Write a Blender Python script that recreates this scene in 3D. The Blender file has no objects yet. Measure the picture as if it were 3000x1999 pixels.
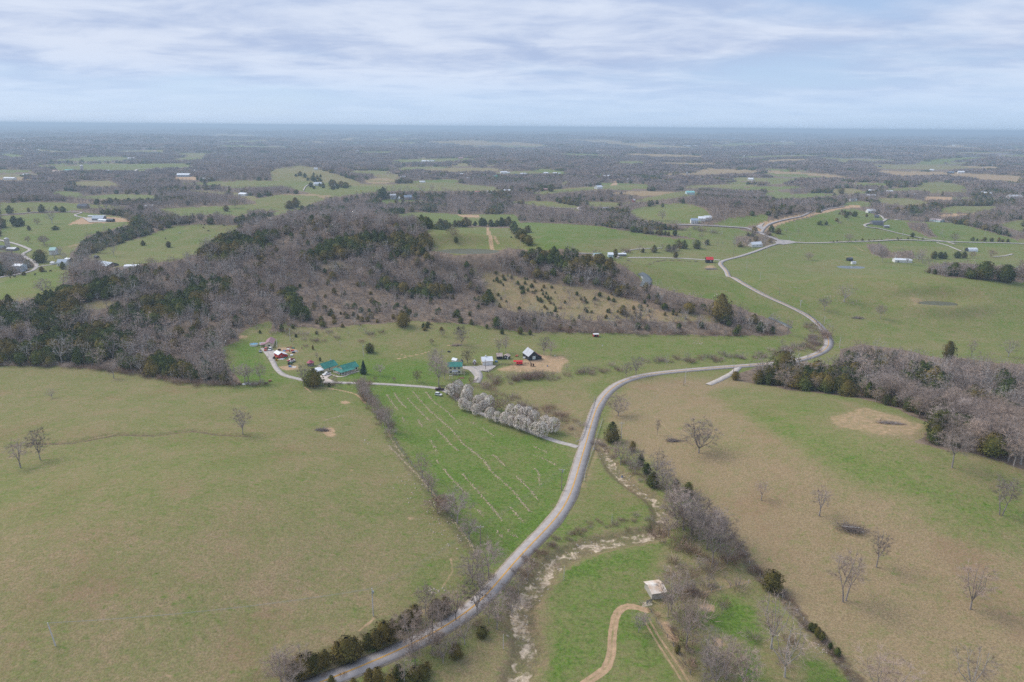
import bpy, math, random
import numpy as np
from mathutils import Vector, Matrix
R = math.radians
rnd = random.Random(7)
sc = bpy.context.scene
col = sc.collection

# ------------------------------------------------------------------ camera
FPX, CH = 2080.0, 160.0                # focal length in photo pixels (3000 wide), camera height
PITCH, ROLL = math.atan(628.5 / FPX) - R(0.03), R(0.477)
fw = Vector((0, math.cos(PITCH), -math.sin(PITCH)))
r0 = Vector((1, 0, 0)); u0 = Vector((0, math.sin(PITCH), math.cos(PITCH)))
rt = r0 * math.cos(ROLL) + u0 * math.sin(ROLL)
up = u0 * math.cos(ROLL) - r0 * math.sin(ROLL)
cam = bpy.data.objects.new('camera', bpy.data.cameras.new('camera'))
col.objects.link(cam)
cam.matrix_world = Matrix(((rt.x, up.x, -fw.x, 0), (rt.y, up.y, -fw.y, 0), (rt.z, up.z, -fw.z, CH), (0, 0, 0, 1)))
cam.data.sensor_width = 36.0
cam.data.lens = 36.0 * FPX / 3000.0
cam.data.clip_start = 1.0
cam.data.clip_end = 120000.0
sc.camera = cam

# ------------------------------------------------------------------ light
SUN_EL, SUN_AZ = R(43), R(-62)         # azimuth from +y towards +x
w = bpy.data.worlds.new("World"); sc.world = w; w.use_nodes = True
nt = w.node_tree; nt.nodes.clear()
def N(t, typ, **kw):
    n = t.nodes.new(typ)
    for k, v in kw.items(): setattr(n, k, v)
    return n
def mixc(t, a, b, f, mode='MIX'):
    m = N(t, 'ShaderNodeMix', data_type='RGBA', blend_type=mode)
    for sock, v in ((m.inputs[0], f), (m.inputs[6], a), (m.inputs[7], b)):
        if isinstance(v, bpy.types.NodeSocket): t.links.new(v, sock)
        elif isinstance(v, (int, float)): sock.default_value = v
        else: sock.default_value = (*v, 1)
    return m.outputs[2]
def mth(t, op, a, b=None, c=None, clamp=False):
    m = N(t, 'ShaderNodeMath', operation=op, use_clamp=clamp)
    for i, v in enumerate((a, b, c)):
        if v is None: continue
        if isinstance(v, bpy.types.NodeSocket): t.links.new(v, m.inputs[i])
        else: m.inputs[i].default_value = v
    return m.outputs[0]
def mapr(t, v, a, b, c=0.0, d=1.0, kind='SMOOTHSTEP'):
    m = N(t, 'ShaderNodeMapRange', interpolation_type=kind)
    t.links.new(v, m.inputs[0])
    for i, x in enumerate((a, b, c, d)): m.inputs[i + 1].default_value = x
    return m.outputs[0]
def noise(t, vec, scale, detail=4, rough=0.55, dist=0.0, ntype='FBM'):
    n = N(t, 'ShaderNodeTexNoise')
    if vec is not None: t.links.new(vec, n.inputs['Vector'])
    n.inputs['Scale'].default_value = scale; n.inputs['Detail'].default_value = detail
    n.inputs['Roughness'].default_value = rough; n.inputs['Distortion'].default_value = dist
    return n.outputs[0]
def vscale(t, vec, s, off=(0, 0, 0)):
    m = N(t, 'ShaderNodeMapping'); t.links.new(vec, m.inputs[0])
    m.inputs['Scale'].default_value = s; m.inputs['Location'].default_value = off
    return m.outputs[0]

sky = N(nt, 'ShaderNodeTexSky', sky_type='NISHITA', sun_disc=False)
sky.sun_elevation = SUN_EL; sky.sun_rotation = SUN_AZ
sky.altitude = 300; sky.air_density = 1.0; sky.dust_density = 1.2; sky.ozone_density = 1.6
tc = N(nt, 'ShaderNodeTexCoord')
sep = N(nt, 'ShaderNodeSeparateXYZ'); nt.links.new(tc.outputs['Generated'], sep.inputs[0])
zz = mth(nt, 'MAXIMUM', sep.outputs[2], 0.0)
den = mth(nt, 'ADD', zz, 0.11)
comb = N(nt, 'ShaderNodeCombineXYZ')
nt.links.new(mth(nt, 'DIVIDE', sep.outputs[0], den), comb.inputs[0])
nt.links.new(mth(nt, 'DIVIDE', sep.outputs[1], den), comb.inputs[1])
cv = comb.outputs[0]
big = noise(nt, vscale(nt, cv, (0.5, 0.9, 1), (3.1, 1.7, 0)), 0.40, 3, 0.5, 0.2)
med = noise(nt, vscale(nt, cv, (0.8, 0.9, 1), (1.2, 7.7, 0)), 0.6, 8, 0.55, 0.25)
fin = noise(nt, vscale(nt, cv, (0.9, 1.15, 1), (9, 2.7, 0)), 1.7, 9, 0.58, 0.3)
side = mapr(nt, mth(nt, 'DIVIDE', sep.outputs[0], mth(nt, 'ADD', sep.outputs[1], 0.01)), -0.75, 0.75)
amt = mth(nt, 'ADD', mth(nt, 'MULTIPLY', big, 0.55), mth(nt, 'MULTIPLY', med, 0.65))
amt = mth(nt, 'SUBTRACT', amt, mth(nt, 'MULTIPLY', side, 0.06))
cover = mapr(nt, amt, 0.36, 0.60)
low = mapr(nt, zz, 0.0, 0.07)
cover = mth(nt, 'MULTIPLY', cover, mth(nt, 'ADD', mth(nt, 'MULTIPLY', low, 0.65), 0.35))
thick = mapr(nt, mth(nt, 'ADD', mth(nt, 'MULTIPLY', fin, 0.55), mth(nt, 'MULTIPLY', med, 0.45)), 0.38, 0.61)
SKY_ST = 0.096
bluegap = mixc(nt, (1.85, 2.65, 4.1), (2.6, 3.55, 4.9), mapr(nt, zz, 0.20, 0.0))
clear = mixc(nt, sky.outputs[0], bluegap, 0.85)
cloudc = mixc(nt, (2.4, 2.95, 4.15), (3.75, 4.15, 4.95), thick)
cloudc = mixc(nt, cloudc, (3.1, 4.05, 5.4), mapr(nt, zz, 0.10, 0.0, 0.0, 0.65))
skyc = mixc(nt, clear, cloudc, cover)
bg = N(nt, 'ShaderNodeBackground'); bg.inputs[1].default_value = SKY_ST
nt.links.new(skyc, bg.inputs[0])
wo = N(nt, 'ShaderNodeOutputWorld'); nt.links.new(bg.outputs[0], wo.inputs[0])

sd = bpy.data.lights.new('sun', 'SUN'); sd.energy = 1.5; sd.angle = R(36); sd.color = (1.0, 0.95, 0.88)
so = bpy.data.objects.new('sun', sd); col.objects.link(so)
so.location = (0, 0, 400)
sdir = Vector((math.sin(SUN_AZ) * math.cos(SUN_EL), math.cos(SUN_AZ) * math.cos(SUN_EL), math.sin(SUN_EL)))
so.rotation_euler = sdir.to_track_quat('Z', 'Y').to_euler()
sc.view_settings.view_transform = 'Standard'; sc.view_settings.look = 'None'
sc.view_settings.exposure = 0.97; sc.view_settings.gamma = 1.0
cy = sc.cycles
cy.max_bounces = 4; cy.diffuse_bounces = 2; cy.glossy_bounces = 2; cy.volume_bounces = 0
cy.transparent_max_bounces = 8; cy.caustics_reflective = False; cy.caustics_refractive = False
cy.use_denoising = False

# ------------------------------------------------------------------ numpy noise and terrain
_rs = np.random.RandomState(11)
_P = _rs.permutation(4096); _G = _rs.uniform(0, 2 * np.pi, 4096)
_GX, _GY = np.cos(_G), np.sin(_G)
def perlin(x, y):
    x = np.asarray(x, float); y = np.asarray(y, float)
    xi = np.floor(x).astype(np.int64); yi = np.floor(y).astype(np.int64)
    fx, fy = x - xi, y - yi
    u = fx * fx * fx * (fx * (fx * 6 - 15) + 10); v = fy * fy * fy * (fy * (fy * 6 - 15) + 10)
    def g(ix, iy, dx, dy):
        h = _P[(_P[ix & 4095] + iy) & 4095]
        return _GX[h] * dx + _GY[h] * dy
    a = g(xi, yi, fx, fy); b = g(xi + 1, yi, fx - 1, fy)
    c = g(xi, yi + 1, fx, fy - 1); d = g(xi + 1, yi + 1, fx - 1, fy - 1)
    return 1.4 * ((a + u * (b - a)) + v * ((c + u * (d - c)) - (a + u * (b - a))))
def fbm(x, y, o=3, p=0.5):
    s, a = 0, 1.0
    for k in range(o):
        s = s + a * perlin(x * 2 ** k + 17.3 * k, y * 2 ** k - 9.1 * k); a *= p
    return s
def sst(a, b, x):
    t = np.clip((x - a) / (b - a), 0, 1); return t * t * (3 - 2 * t)

FW, RT, UP = (np.array(v) for v in (fw, rt, up))
def ray(x, y):
    d = FW + RT * ((x - 1500.0) / FPX) - UP * ((y - 999.5) / FPX)
    return d
def anchor(x, y, z=0.0):
    d = ray(x, y); t = (CH - z) / -d[2]
    return d[0] * t, d[1] * t
# hills: photo pixel of the top, height, spreads (across, along view)
HILLS = []
for (x, y, z, sx, sy) in (
    (120, 900, 12, 150, 70), (430, 820, 20, 150, 80), (760, 750, 24, 130, 85), (1010, 715, 30, 120, 80),
    (1280, 735, 31, 130, 75), (1560, 765, 28, 120, 70), (1800, 830, 15, 110, 55), (2020, 905, 8, 70, 35),
    (1700, 672, 12, 210, 110), (2080, 620, 18, 170, 120), (2450, 640, 16, 260, 120), (2720, 815, 24, 260, 75),
    (2900, 905, 6, 120, 50), (2560, 1260, 16, 110, 80), (2950, 1500, 10, 80, 80), (430, 1480, 21, 120, 85),
    (60, 1250, 6, 80, 60), (700, 1270, 4, 80, 40), (760, 655, 14, 190, 110), (250, 650, 12, 260, 110),
    (300, 590, 12, 360, 160), (1200, 940, 6, 110, 40), (1850, 1700, 2, 50, 60),
    (850, 505, 22, 380, 260), (1500, 560, 16, 450, 200), (2900, 600, 12, 300, 150)):
    cx, cyy = anchor(x, y, z); HILLS.append((cx, cyy, z, sx, sy))
CARVE = []          # world polylines carved into the ground: (points, half width, depth)
DIPS = []
def Hraw(x, y):
    x = np.asarray(x, float); y = np.asarray(y, float)
    d = np.hypot(x, y)
    a1 = 1.5 + 13 * sst(500, 1500, d) + 8 * sst(2500, 7000, d)
    z = fbm(x / 640 + 3.3, y / 640 + 1.2, 3) * a1
    z = z + fbm(x / 2600 + 9, y / 2600, 2) * 44 * sst(2500, 9000, d)
    z = z + fbm(x / 170 + 5, y / 170 + 8, 2) * 1.3
    z = z + 0.22 * fbm(x / 28, y / 28, 2) * (1 - sst(500, 1200, d))
    for (cx, cyy, h, sx, sy) in HILLS:
        z = z + h * np.exp(-((x - cx) / sx) ** 2 - ((y - cyy) / sy) ** 2)
    az = x / np.maximum(y, 1)
    z = z + sst(20000, 26000, d) * (0.55 - az) * 70 * np.clip(fbm(x / 5200, y / 30000, 3) + 0.35, 0, 1.2) * (1 - sst(33000, 42000, d))
    return np.minimum(z, 150)
def seg_dist(x, y, pts):
    best = np.full(x.shape, 1e9)
    for (ax, ay), (bx, by) in zip(pts[:-1], pts[1:]):
        vx, vy = bx - ax, by - ay; L = vx * vx + vy * vy + 1e-9
        t = np.clip(((x - ax) * vx + (y - ay) * vy) / L, 0, 1)
        best = np.minimum(best, np.hypot(x - ax - t * vx, y - ay - t * vy))
    return best
def Hf(x, y):
    x = np.asarray(x, float); y = np.asarray(y, float); sh = x.shape
    x = np.atleast_1d(x).ravel(); y = np.atleast_1d(y).ravel()
    z = Hraw(x, y)
    for (pts, hw, dep) in CARVE:
        P_ = np.array(pts); m = (x > P_[:, 0].min() - 4 * hw) & (x < P_[:, 0].max() + 4 * hw) & (y > P_[:, 1].min() - 4 * hw) & (y < P_[:, 1].max() + 4 * hw)
        if m.any():
            sd_ = seg_dist(x[m], y[m], pts); z[m] -= dep * np.exp(-(sd_ / hw) ** 4)
    for (cx, cyy, rx, ry, dep, lvl) in DIPS:
        q = ((x - cx) / rx) ** 2 + ((y - cyy) / ry) ** 2
        m = q < 12
        f = 1 - sst(1.5, 3.2, np.sqrt(q[m])); z[m] = z[m] * (1 - f) + lvl * f
        z[m] -= dep * (1 - sst(0.8, 1.45, np.sqrt(q[m])))
    if GRADE: 
        gx, gy, gz, cells = GRADE; key = np.floor(x / 25).astype(np.int64) * 100003 + np.floor(y / 25).astype(np.int64)
        m = np.where(np.isin(key, cells))[0]
        for c0 in range(0, len(m), 20000):
            i = m[c0:c0 + 20000]; X, Y = x[i][:, None], y[i][:, None]
            vx, vy = np.diff(gx)[None], np.diff(gy)[None]; t = np.clip(((X - gx[None, :-1]) * vx + (Y - gy[None, :-1]) * vy) / (vx * vx + vy * vy + 1e-9), 0, 1)
            D2 = (X - gx[None, :-1] - t * vx) ** 2 + (Y - gy[None, :-1] - t * vy) ** 2; k = np.argmin(D2, 1); r_ = np.arange(len(i))
            dd = np.sqrt(D2[r_, k]); tt = t[r_, k]; pz = gz[k] * (1 - tt) + gz[k + 1] * tt
            w_ = np.hypot(x[i], y[i]) * .004; f = 1 - sst(4.0 + w_, 11 + 2 * w_, dd); z[i] = z[i] * (1 - f) + pz * f
    return z.reshape(sh)
GRADE = []
def hit(x, y, fn=None):
    """photo pixel -> point of the ground seen there"""
    fn = fn or Hf
    d = ray(x, y)
    if d[2] > -0.002: d = d.copy(); d[2] = -0.002
    hd = math.hypot(d[0], d[1])
    t = np.geomspace(60, 60000, 700) / hd
    zr = CH + d[2] * t; zg = fn(d[0] * t, d[1] * t)
    k = np.argmax(zr < zg)
    if not (zr < zg).any(): k = len(t) - 1
    a, b = t[max(k - 1, 0)], t[k]
    for _ in range(4):
        tt = np.linspace(a, b, 8); below = (CH + d[2] * tt) < fn(d[0] * tt, d[1] * tt)
        j = np.argmax(below) if below.any() else 7
        a, b = tt[max(j - 1, 0)], tt[j]
    return (d[0] * b, d[1] * b, CH + d[2] * b)
def proj(x, y, z):
    vx, vy, vz = x, y, z - CH
    c = vx * FW[0] + vy * FW[1] + vz * FW[2]; c = np.where(c > 1, c, 1e-3)
    px = 1500 + FPX * (vx * RT[0] + vy * RT[1] + vz * RT[2]) / c
    py = 999.5 - FPX * (vx * UP[0] + vy * UP[1] + vz * UP[2]) / c
    return px, py
# views of the photo in which the layout was read: origin and scale
VW = dict(A=(0, 340, 3.137), B=(750, 340, 3.137), C=(1500, 340, 3.137), D=(2250, 340, 3.137), E=(0, 700, 3.136),
          F=(700, 900, 4.706), G=(1150, 950, 4.706), H=(1600, 700, 2.941), I=(2300, 680, 3.361), J=(2200, 1050, 2.941),
          K=(1600, 1150, 3.485), L=(800, 1550, 2.614), M=(1650, 1550, 3.137), N=(2300, 1500, 3.143), O=(0, 1150, 1.847),
          P=(950, 1100, 2.851), Q=(700, 700, 2.139), R=(0, 580, 2.353), T=(2100, 860, 2.614), U=(1800, 540, 1.961),
          V=(0, 0, 0.78433), S=(0, 0, 1.0), W=(800, 980, 13.07), X=(890, 1040, 11.765), Y=(1280, 1040, 11.765), Z=(1480, 1000, 14.706))
def ph(v, pts):
    x0, y0, s = VW[v]; return [(x0 + x / s, y0 + y / s) for x, y in pts]
def at(v, x, y):
    (p,) = ph(v, [(x, y)]); return Vector(hit(*p))
def mpp(p):
    """metres per photo pixel at a point"""
    return ((p[0] * FW[0] + p[1] * FW[1] + (p[2] - CH) * FW[2])) / FPX
def smooth(pts, step=4.0):
    P_ = [np.array(p[:2], float) for p in pts]
    P_ = [2 * P_[0] - P_[1]] + P_ + [2 * P_[-1] - P_[-2]]
    out = []
    for i in range(1, len(P_) - 2):
        p0, p1, p2, p3 = P_[i - 1:i + 3]
        t0 = 0; t1 = max(np.linalg.norm(p1 - p0), .1) ** .5; t2 = t1 + max(np.linalg.norm(p2 - p1), .1) ** .5; t3 = t2 + max(np.linalg.norm(p3 - p2), .1) ** .5
        n = max(2, int(np.linalg.norm(p2 - p1) / step))
        for k in range(n):
            t = t1 + (t2 - t1) * k / n
            a1 = (t1 - t) / (t1 - t0) * p0 + (t - t0) / (t1 - t0) * p1; a2 = (t2 - t) / (t2 - t1) * p1 + (t - t1) / (t2 - t1) * p2; a3 = (t3 - t) / (t3 - t2) * p2 + (t - t2) / (t3 - t2) * p3
            b1 = (t2 - t) / (t2 - t0) * a1 + (t - t0) / (t2 - t0) * a2; b2 = (t3 - t) / (t3 - t1) * a2 + (t - t1) / (t3 - t1) * a3
            c = (t2 - t) / (t2 - t1) * b1 + (t - t1) / (t2 - t1) * b2
            out.append((float(c[0]), float(c[1])))
    out.append(tuple(map(float, P_[-2]))); return out
def line(v, pts, step=4.0):
    return smooth([hit(*p) for p in ph(v, pts)], step)

# creek beds are cut into the ground before anything is placed on it
CREEK1 = smooth([hit(*p, Hraw) for p in ph('V', [(1205, 1620), (1190, 1560), (1215, 1500), (1195, 1430), (1200, 1385), (1235, 1340), (1265, 1300), (1320, 1268), (1390, 1245), (1450, 1235), (1510, 1222)])], 6)
CREEK2 = smooth([hit(*p, Hraw) for p in ph('V', [(1372, 1012), (1390, 1040), (1415, 1080), (1455, 1115), (1500, 1145), (1522, 1180), (1515, 1215)])], 5)
CREEK3 = smooth([hit(*p, Hraw) for p in ph('V', [(1335, 1000), (1305, 985), (1290, 980)])], 5)
CARVE += [(CREEK1, 5.0, 1.6), (CREEK2, 4.0, 1.6), (CREEK3, 3.0, 1.2)]
gul = smooth([hit(*p, Hraw) for p in ph('O', [(60, 285), (250, 270), (400, 268), (520, 245), (650, 225), (850, 228), (1050, 205), (1200, 225), (1350, 232)])], 5)
CARVE.append((gul, 2.2, 1.0))
def dip(v, x, y, rx, ry, dep):
    p = hit(*ph(v, [(x, y)])[0], Hraw); DIPS.append((p[0], p[1], rx, ry, dep, p[2])); return p
POND = dip('I', 1510, 690, 17, 9, 2.0)
POND2 = dip('I', 650, 343, 15, 8, 1.2)
POND3 = dip('B', 1960, 1238, 26, 14, 1.6)

# ------------------------------------------------------------------ land cover, read off the photo as outlines on the ground
# each layer: view, outline, greenness, bare dirt, bare-tree density, cedar density, tree size, name of the stand
LAY = []
def F(v, pts, g, d=0.0): LAY.append((ph(v, pts), g, d, 0, 0, 1, ''))
def Wd(v, pts, b, c, size=1.0, name='', g=0.18, d=0.0): LAY.append((ph(v, pts), g, d, b, c, size, name))
Wd('S', [(-900, 300), (3900, 300), (3900, 700), (-900, 700)], .95, .16, 1, 'distant woodland')
_rf = random.Random(21)
for _k in range(95):
    _y = 392 + 190 * _rf.random() ** 1.15; _x = _rf.uniform(-50, 3050); _w = _rf.uniform(35, 150); _h = _rf.uniform(.25, .8) * (1.5 + (_y - 385) * .065)
    _sl = _rf.uniform(-.05, .05); _t = _rf.random()
    F('S', [(_x + _w * math.cos(a_) * _rf.uniform(.75, 1.1), _y + _h * math.sin(a_) * _rf.uniform(.7, 1.1) + _sl * _w * math.cos(a_)) for a_ in [6.283 * q / 11 for q in range(11)]], *((_rf.uniform(.5, .75), 0) if _t < .62 else (_rf.uniform(.2, .4), _rf.uniform(.1, .3)) if _t < .85 else (.1, .45)))
F('S', [(-900, 700), (3900, 700), (3900, 3500), (-900, 3500)], .55)
# far fields
F('A', [(560, 400), (800, 375), (1100, 375), (1300, 400), (1000, 418), (600, 415)], .6)
F('A', [(490, 465), (900, 445), (1700, 437), (1820, 465), (1450, 485), (1250, 512), (900, 492), (480, 512)], .65)
F('A', [(1040, 318), (1500, 312), (1520, 330), (1080, 332)], .5)
F('A', [(560, 620), (800, 597), (1000, 597), (1120, 645), (900, 650), (760, 640)], .35)
F('A', [(1480, 562), (1750, 550), (1850, 575), (1830, 590), (1650, 585)], .2, .85)
F('A', [(2100, 600), (2353, 590), (2353, 655), (2050, 650), (1900, 605)], .5)
F('A', [(1650, 670), (2150, 700), (2353, 745), (2353, 790), (2150, 730), (1800, 700)], .35)
F('A', [(1960, 232), (2353, 228), (2353, 245), (1990, 243)], .6)
F('B', [(1130, 212), (1330, 210), (1330, 226), (1150, 228)], .6)
for v, p in (('B', [(1580, 235), (1900, 222), (2353, 245), (2353, 268), (1900, 272)]), ('C', [(0, 235), (290, 262), (270, 275), (0, 272)]),
             ('C', [(450, 210), (880, 222), (1400, 270), (1700, 290), (1200, 292), (900, 255)]), ('A', [(1900, 165), (2353, 170), (2353, 190), (1950, 185)]),
             ('D', [(20, 240), (150, 228), (260, 240), (240, 252)]), ('B', [(320, 280), (400, 280), (400, 292), (320, 292)])):
    F(v, p, .12, .38)
F('B', [(120, 500), (400, 455), (560, 480), (900, 590), (1000, 640), (560, 612), (150, 597)], .34, .1)
F('B', [(0, 600), (350, 588), (560, 608), (1000, 652), (1450, 622), (1700, 610), (2200, 652), (2290, 682), (1700, 692), (1150, 692), (750, 742), (560, 722), (450, 700), (250, 650), (0, 630)], .6)
F('B', [(1240, 632), (1500, 612), (1750, 612), (2200, 655), (2290, 682), (1700, 680)], .42)
F('B', [(1000, 592), (1400, 598), (1430, 610), (1050, 606)], .3, .2)
F('B', [(1740, 462), (1900, 428), (1990, 462)], .35, .2); F('B', [(1470, 390), (1560, 380), (1600, 412)], .3, .2)
F('B', [(1650, 408), (1790, 390), (1800, 398), (1680, 418)], .5); F('B', [(2100, 450), (2200, 440), (2220, 456), (2120, 462)], .6)
F('B', [(0, 760), (200, 725), (560, 738), (640, 765), (450, 832), (230, 870), (0, 865)], .55)
F('B', [(60, 912), (230, 868), (420, 846), (420, 860), (230, 905), (100, 935)], .6)
F('B', [(1095, 772), (1250, 765), (1560, 770), (1560, 782), (1300, 790), (1200, 808)], .72)
F('B', [(660, 1035), (900, 1002), (1150, 985), (1460, 1005), (1300, 1045), (950, 1055)], .6)
F('B', [(1480, 882), (1850, 903), (2353, 905), (2353, 1010), (1920, 1000), (1700, 1015), (1550, 1025), (1530, 965), (1270, 935), (1300, 905)], .7)
F('B', [(1560, 1050), (1800, 1018), (2100, 1022), (2353, 1030), (2353, 1260), (1640, 1260), (1610, 1130)], .56)
F('C', [(40, 920), (0, 900), (0, 1255), (1000, 1255), (1500, 1230), (1860, 1182), (1750, 1165), (1200, 1082), (800, 1012), (200, 978), (80, 985)], .78)
F('C', [(0, 990), (60, 1010), (200, 1150), (120, 1255), (0, 1255)], .42, .1)
F('C', [(600, 1180), (1000, 1120), (1500, 1175), (1200, 1240), (800, 1255), (600, 1255)], .5, .05)
F('C', [(1060, 880), (1150, 848), (1400, 808), (1600, 803), (1760, 850), (1840, 925), (1700, 985), (1430, 992), (1170, 945)], .62)
F('C', [(130, 705), (600, 665), (900, 642), (1250, 652), (1240, 670), (800, 670), (450, 708), (280, 722)], .6)
F('C', [(660, 788), (880, 790), (1000, 800), (1560, 690), (1800, 712), (1600, 742), (1100, 803), (950, 835), (720, 835)], .52)
F('C', [(0, 778), (350, 785), (600, 830), (625, 872), (500, 852), (0, 800)], .55)
F('C', [(1850, 990), (2000, 940), (2200, 918), (2353, 898), (2353, 962), (2130, 1032), (1950, 1020)], .7)
F('C', [(1180, 1045), (1500, 1050), (1700, 1008), (2050, 1030), (2353, 1110), (2353, 1155), (1900, 1150), (1300, 1080)], .64)
F('C', [(160, 490), (300, 485), (550, 520), (480, 532), (250, 522)], .72)
F('C', [(860, 570), (930, 590), (975, 605), (960, 640), (900, 640), (940, 610)], .1, .95)
F('C', [(430, 640), (490, 600), (520, 600), (500, 630)], .5)
F('C', [(1300, 535), (1640, 525), (1790, 482), (2270, 500), (2250, 525), (1950, 540), (1500, 545)], .08, .42)
F('C', [(1850, 595), (2100, 565), (2353, 572), (2353, 600), (2100, 600)], .45)
F('D', [(0, 502), (300, 515), (560, 535), (780, 575), (700, 580), (400, 548), (0, 527)], .08, .5)
F('D', [(620, 585), (740, 590), (740, 602), (640, 598)], .1, .5)
F('D', [(980, 500), (1500, 512), (2000, 535), (2353, 555), (2353, 607), (2000, 592), (1650, 540), (1300, 557), (1150, 552)], .06, .5)
F('D', [(930, 440), (1400, 450), (2200, 470), (2200, 480), (1600, 495), (1000, 485)], .32, .1)
F('D', [(1800, 462), (2240, 468), (2240, 480), (1800, 472)], .06, .5)
F('D', [(610, 400), (700, 393), (780, 430), (640, 420)], .45, .1); F('D', [(0, 568), (350, 580), (150, 622), (0, 632)], .58)
F('D', [(1370, 612), (1600, 603), (1800, 640), (1830, 672), (1500, 690), (1380, 662)], .5); F('D', [(1430, 670), (1830, 680), (1830, 700), (1500, 705)], .55)
F('D', [(790, 700), (900, 690), (1000, 705), (850, 718)], .6); F('D', [(900, 570), (1030, 575), (1040, 590), (920, 585)], .6)
F('D', [(1560, 862), (1700, 828), (2200, 828), (1900, 890), (1600, 892)], .5); F('D', [(1000, 745), (1300, 760), (1560, 800), (1250, 825), (1020, 800)], .42)
F('D', [(1430, 735), (1720, 747), (1680, 780), (1440, 772)], .05, .9); F('D', [(1560, 912), (1700, 898), (2030, 900), (1950, 925), (1620, 947)], .05, .95)
F('D', [(1190, 878), (1480, 912), (1470, 925), (1240, 897)], .05, .9); F('D', [(1690, 745), (1850, 745), (2100, 752), (2100, 765), (1700, 765)], .5)
F('D', [(0, 665), (90, 670), (90, 690), (0, 690)], .6); F('D', [(40, 722), (300, 735), (300, 750), (60, 742)], .62)
F('U', [(880, 290), (950, 230), (1080, 200), (1260, 150), (1380, 140), (1450, 160), (1560, 200), (1800, 215), (2000, 230), (2280, 310), (2353, 345), (2353, 360), (1800, 360), (1010, 345), (900, 305)], .72)
F('U', [(2353, 198), (2353, 262), (2280, 232), (2180, 212)], .6)
F('D', [(680, 800), (850, 780), (950, 800), (950, 830), (700, 830)], .68)
# left side
F('A', [(0, 797), (500, 792), (1160, 828), (1150, 850), (820, 852), (640, 872), (300, 882), (0, 905)], .6)
F('A', [(1400, 855), (1900, 832), (2353, 812), (2353, 872), (2200, 922), (1950, 900), (1650, 922), (1500, 885)], .62)
F('A', [(0, 920), (400, 893), (690, 890), (770, 888), (1100, 925), (1210, 985), (1180, 1000), (900, 1070), (700, 1160), (560, 1215), (300, 1262), (0, 1262)], .64)
F('A', [(620, 1000), (740, 940), (800, 935), (960, 930), (1190, 940), (1205, 972), (900, 985)], .05, .9)
F('R', [(700, 410), (800, 330), (1040, 252), (1200, 190), (1330, 182), (1750, 190), (1812, 240), (1790, 255), (1500, 325), (1320, 345), (1300, 400), (1150, 422), (1100, 470), (960, 470), (760, 460)], .58)
F('E', [(0, 388), (350, 310), (520, 295), (850, 320), (700, 360), (560, 400), (480, 480), (400, 540), (200, 602), (50, 560), (0, 590)], .74)
F('E', [(50, 560), (100, 520), (400, 480), (450, 500), (400, 540), (200, 602)], .4)
F('A', [(620, 1190), (800, 1155), (800, 1165), (640, 1210)], .15, .5)
# woods nearer than the middle distance
Wd('R', [(0, 372), (130, 385), (220, 440), (232, 472), (130, 532), (0, 545)], .9, .1, 1, 'left edge wood')
Wd('R', [(470, 410), (600, 262), (850, 200), (1000, 190), (1070, 235), (900, 292), (740, 340), (640, 385), (560, 425)], .3, .8, 1, 'diagonal cedar belt')
Wd('R', [(690, 460), (640, 490), (480, 500), (500, 450), (600, 420)], .3, .1, 1, 'farmyard trees')
Wd('V', [(-60, 690), (60, 690), (130, 668), (180, 617), (270, 614), (330, 607), (400, 600), (450, 585), (490, 555), (530, 535), (600, 508), (660, 495), (760, 495), (900, 500), (975, 515), (990, 575), (1060, 588), (1180, 575), (1290, 572), (1370, 590), (1430, 605), (1480, 650), (1560, 672), (1680, 700), (1750, 722), (1800, 745), (1835, 762), (1790, 772), (1700, 772), (1600, 771), (1450, 768), (1260, 758), (1235, 765), (1190, 762), (1100, 748), (950, 738), (870, 742), (800, 748), (740, 760), (690, 770), (640, 762), (590, 772), (540, 785), (508, 800), (520, 840), (560, 884), (500, 884), (440, 880), (300, 855), (130, 840), (-60, 838)], 1.0, .12, 1, 'central wooded hill')
Wd('V', [(640, 770), (655, 740), (700, 745), (800, 748), (1000, 742), (1100, 752), (1190, 765), (1240, 768), (1200, 780), (1000, 790), (850, 790), (740, 800), (680, 792)], .16, .04, .45, 'scrubby slope above the ranch house', g=.42)
Wd('V', [(690, 640), (900, 660), (1050, 680), (1180, 700), (1200, 735), (1100, 745), (950, 735), (870, 740), (740, 758), (660, 750), (660, 700)], .8, .12, .6, 'scrubby slope above the ranch house', g=.32, d=.06)
F('F', [(0, 390), (120, 300), (330, 200), (440, 190), (440, 270), (420, 330), (620, 330), (700, 480), (640, 640), (540, 620), (0, 640)], .42, .15)
F('F', [(0, 440), (150, 420), (300, 450), (320, 600), (480, 860), (650, 980), (420, 1060), (0, 1080)], .9)
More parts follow.
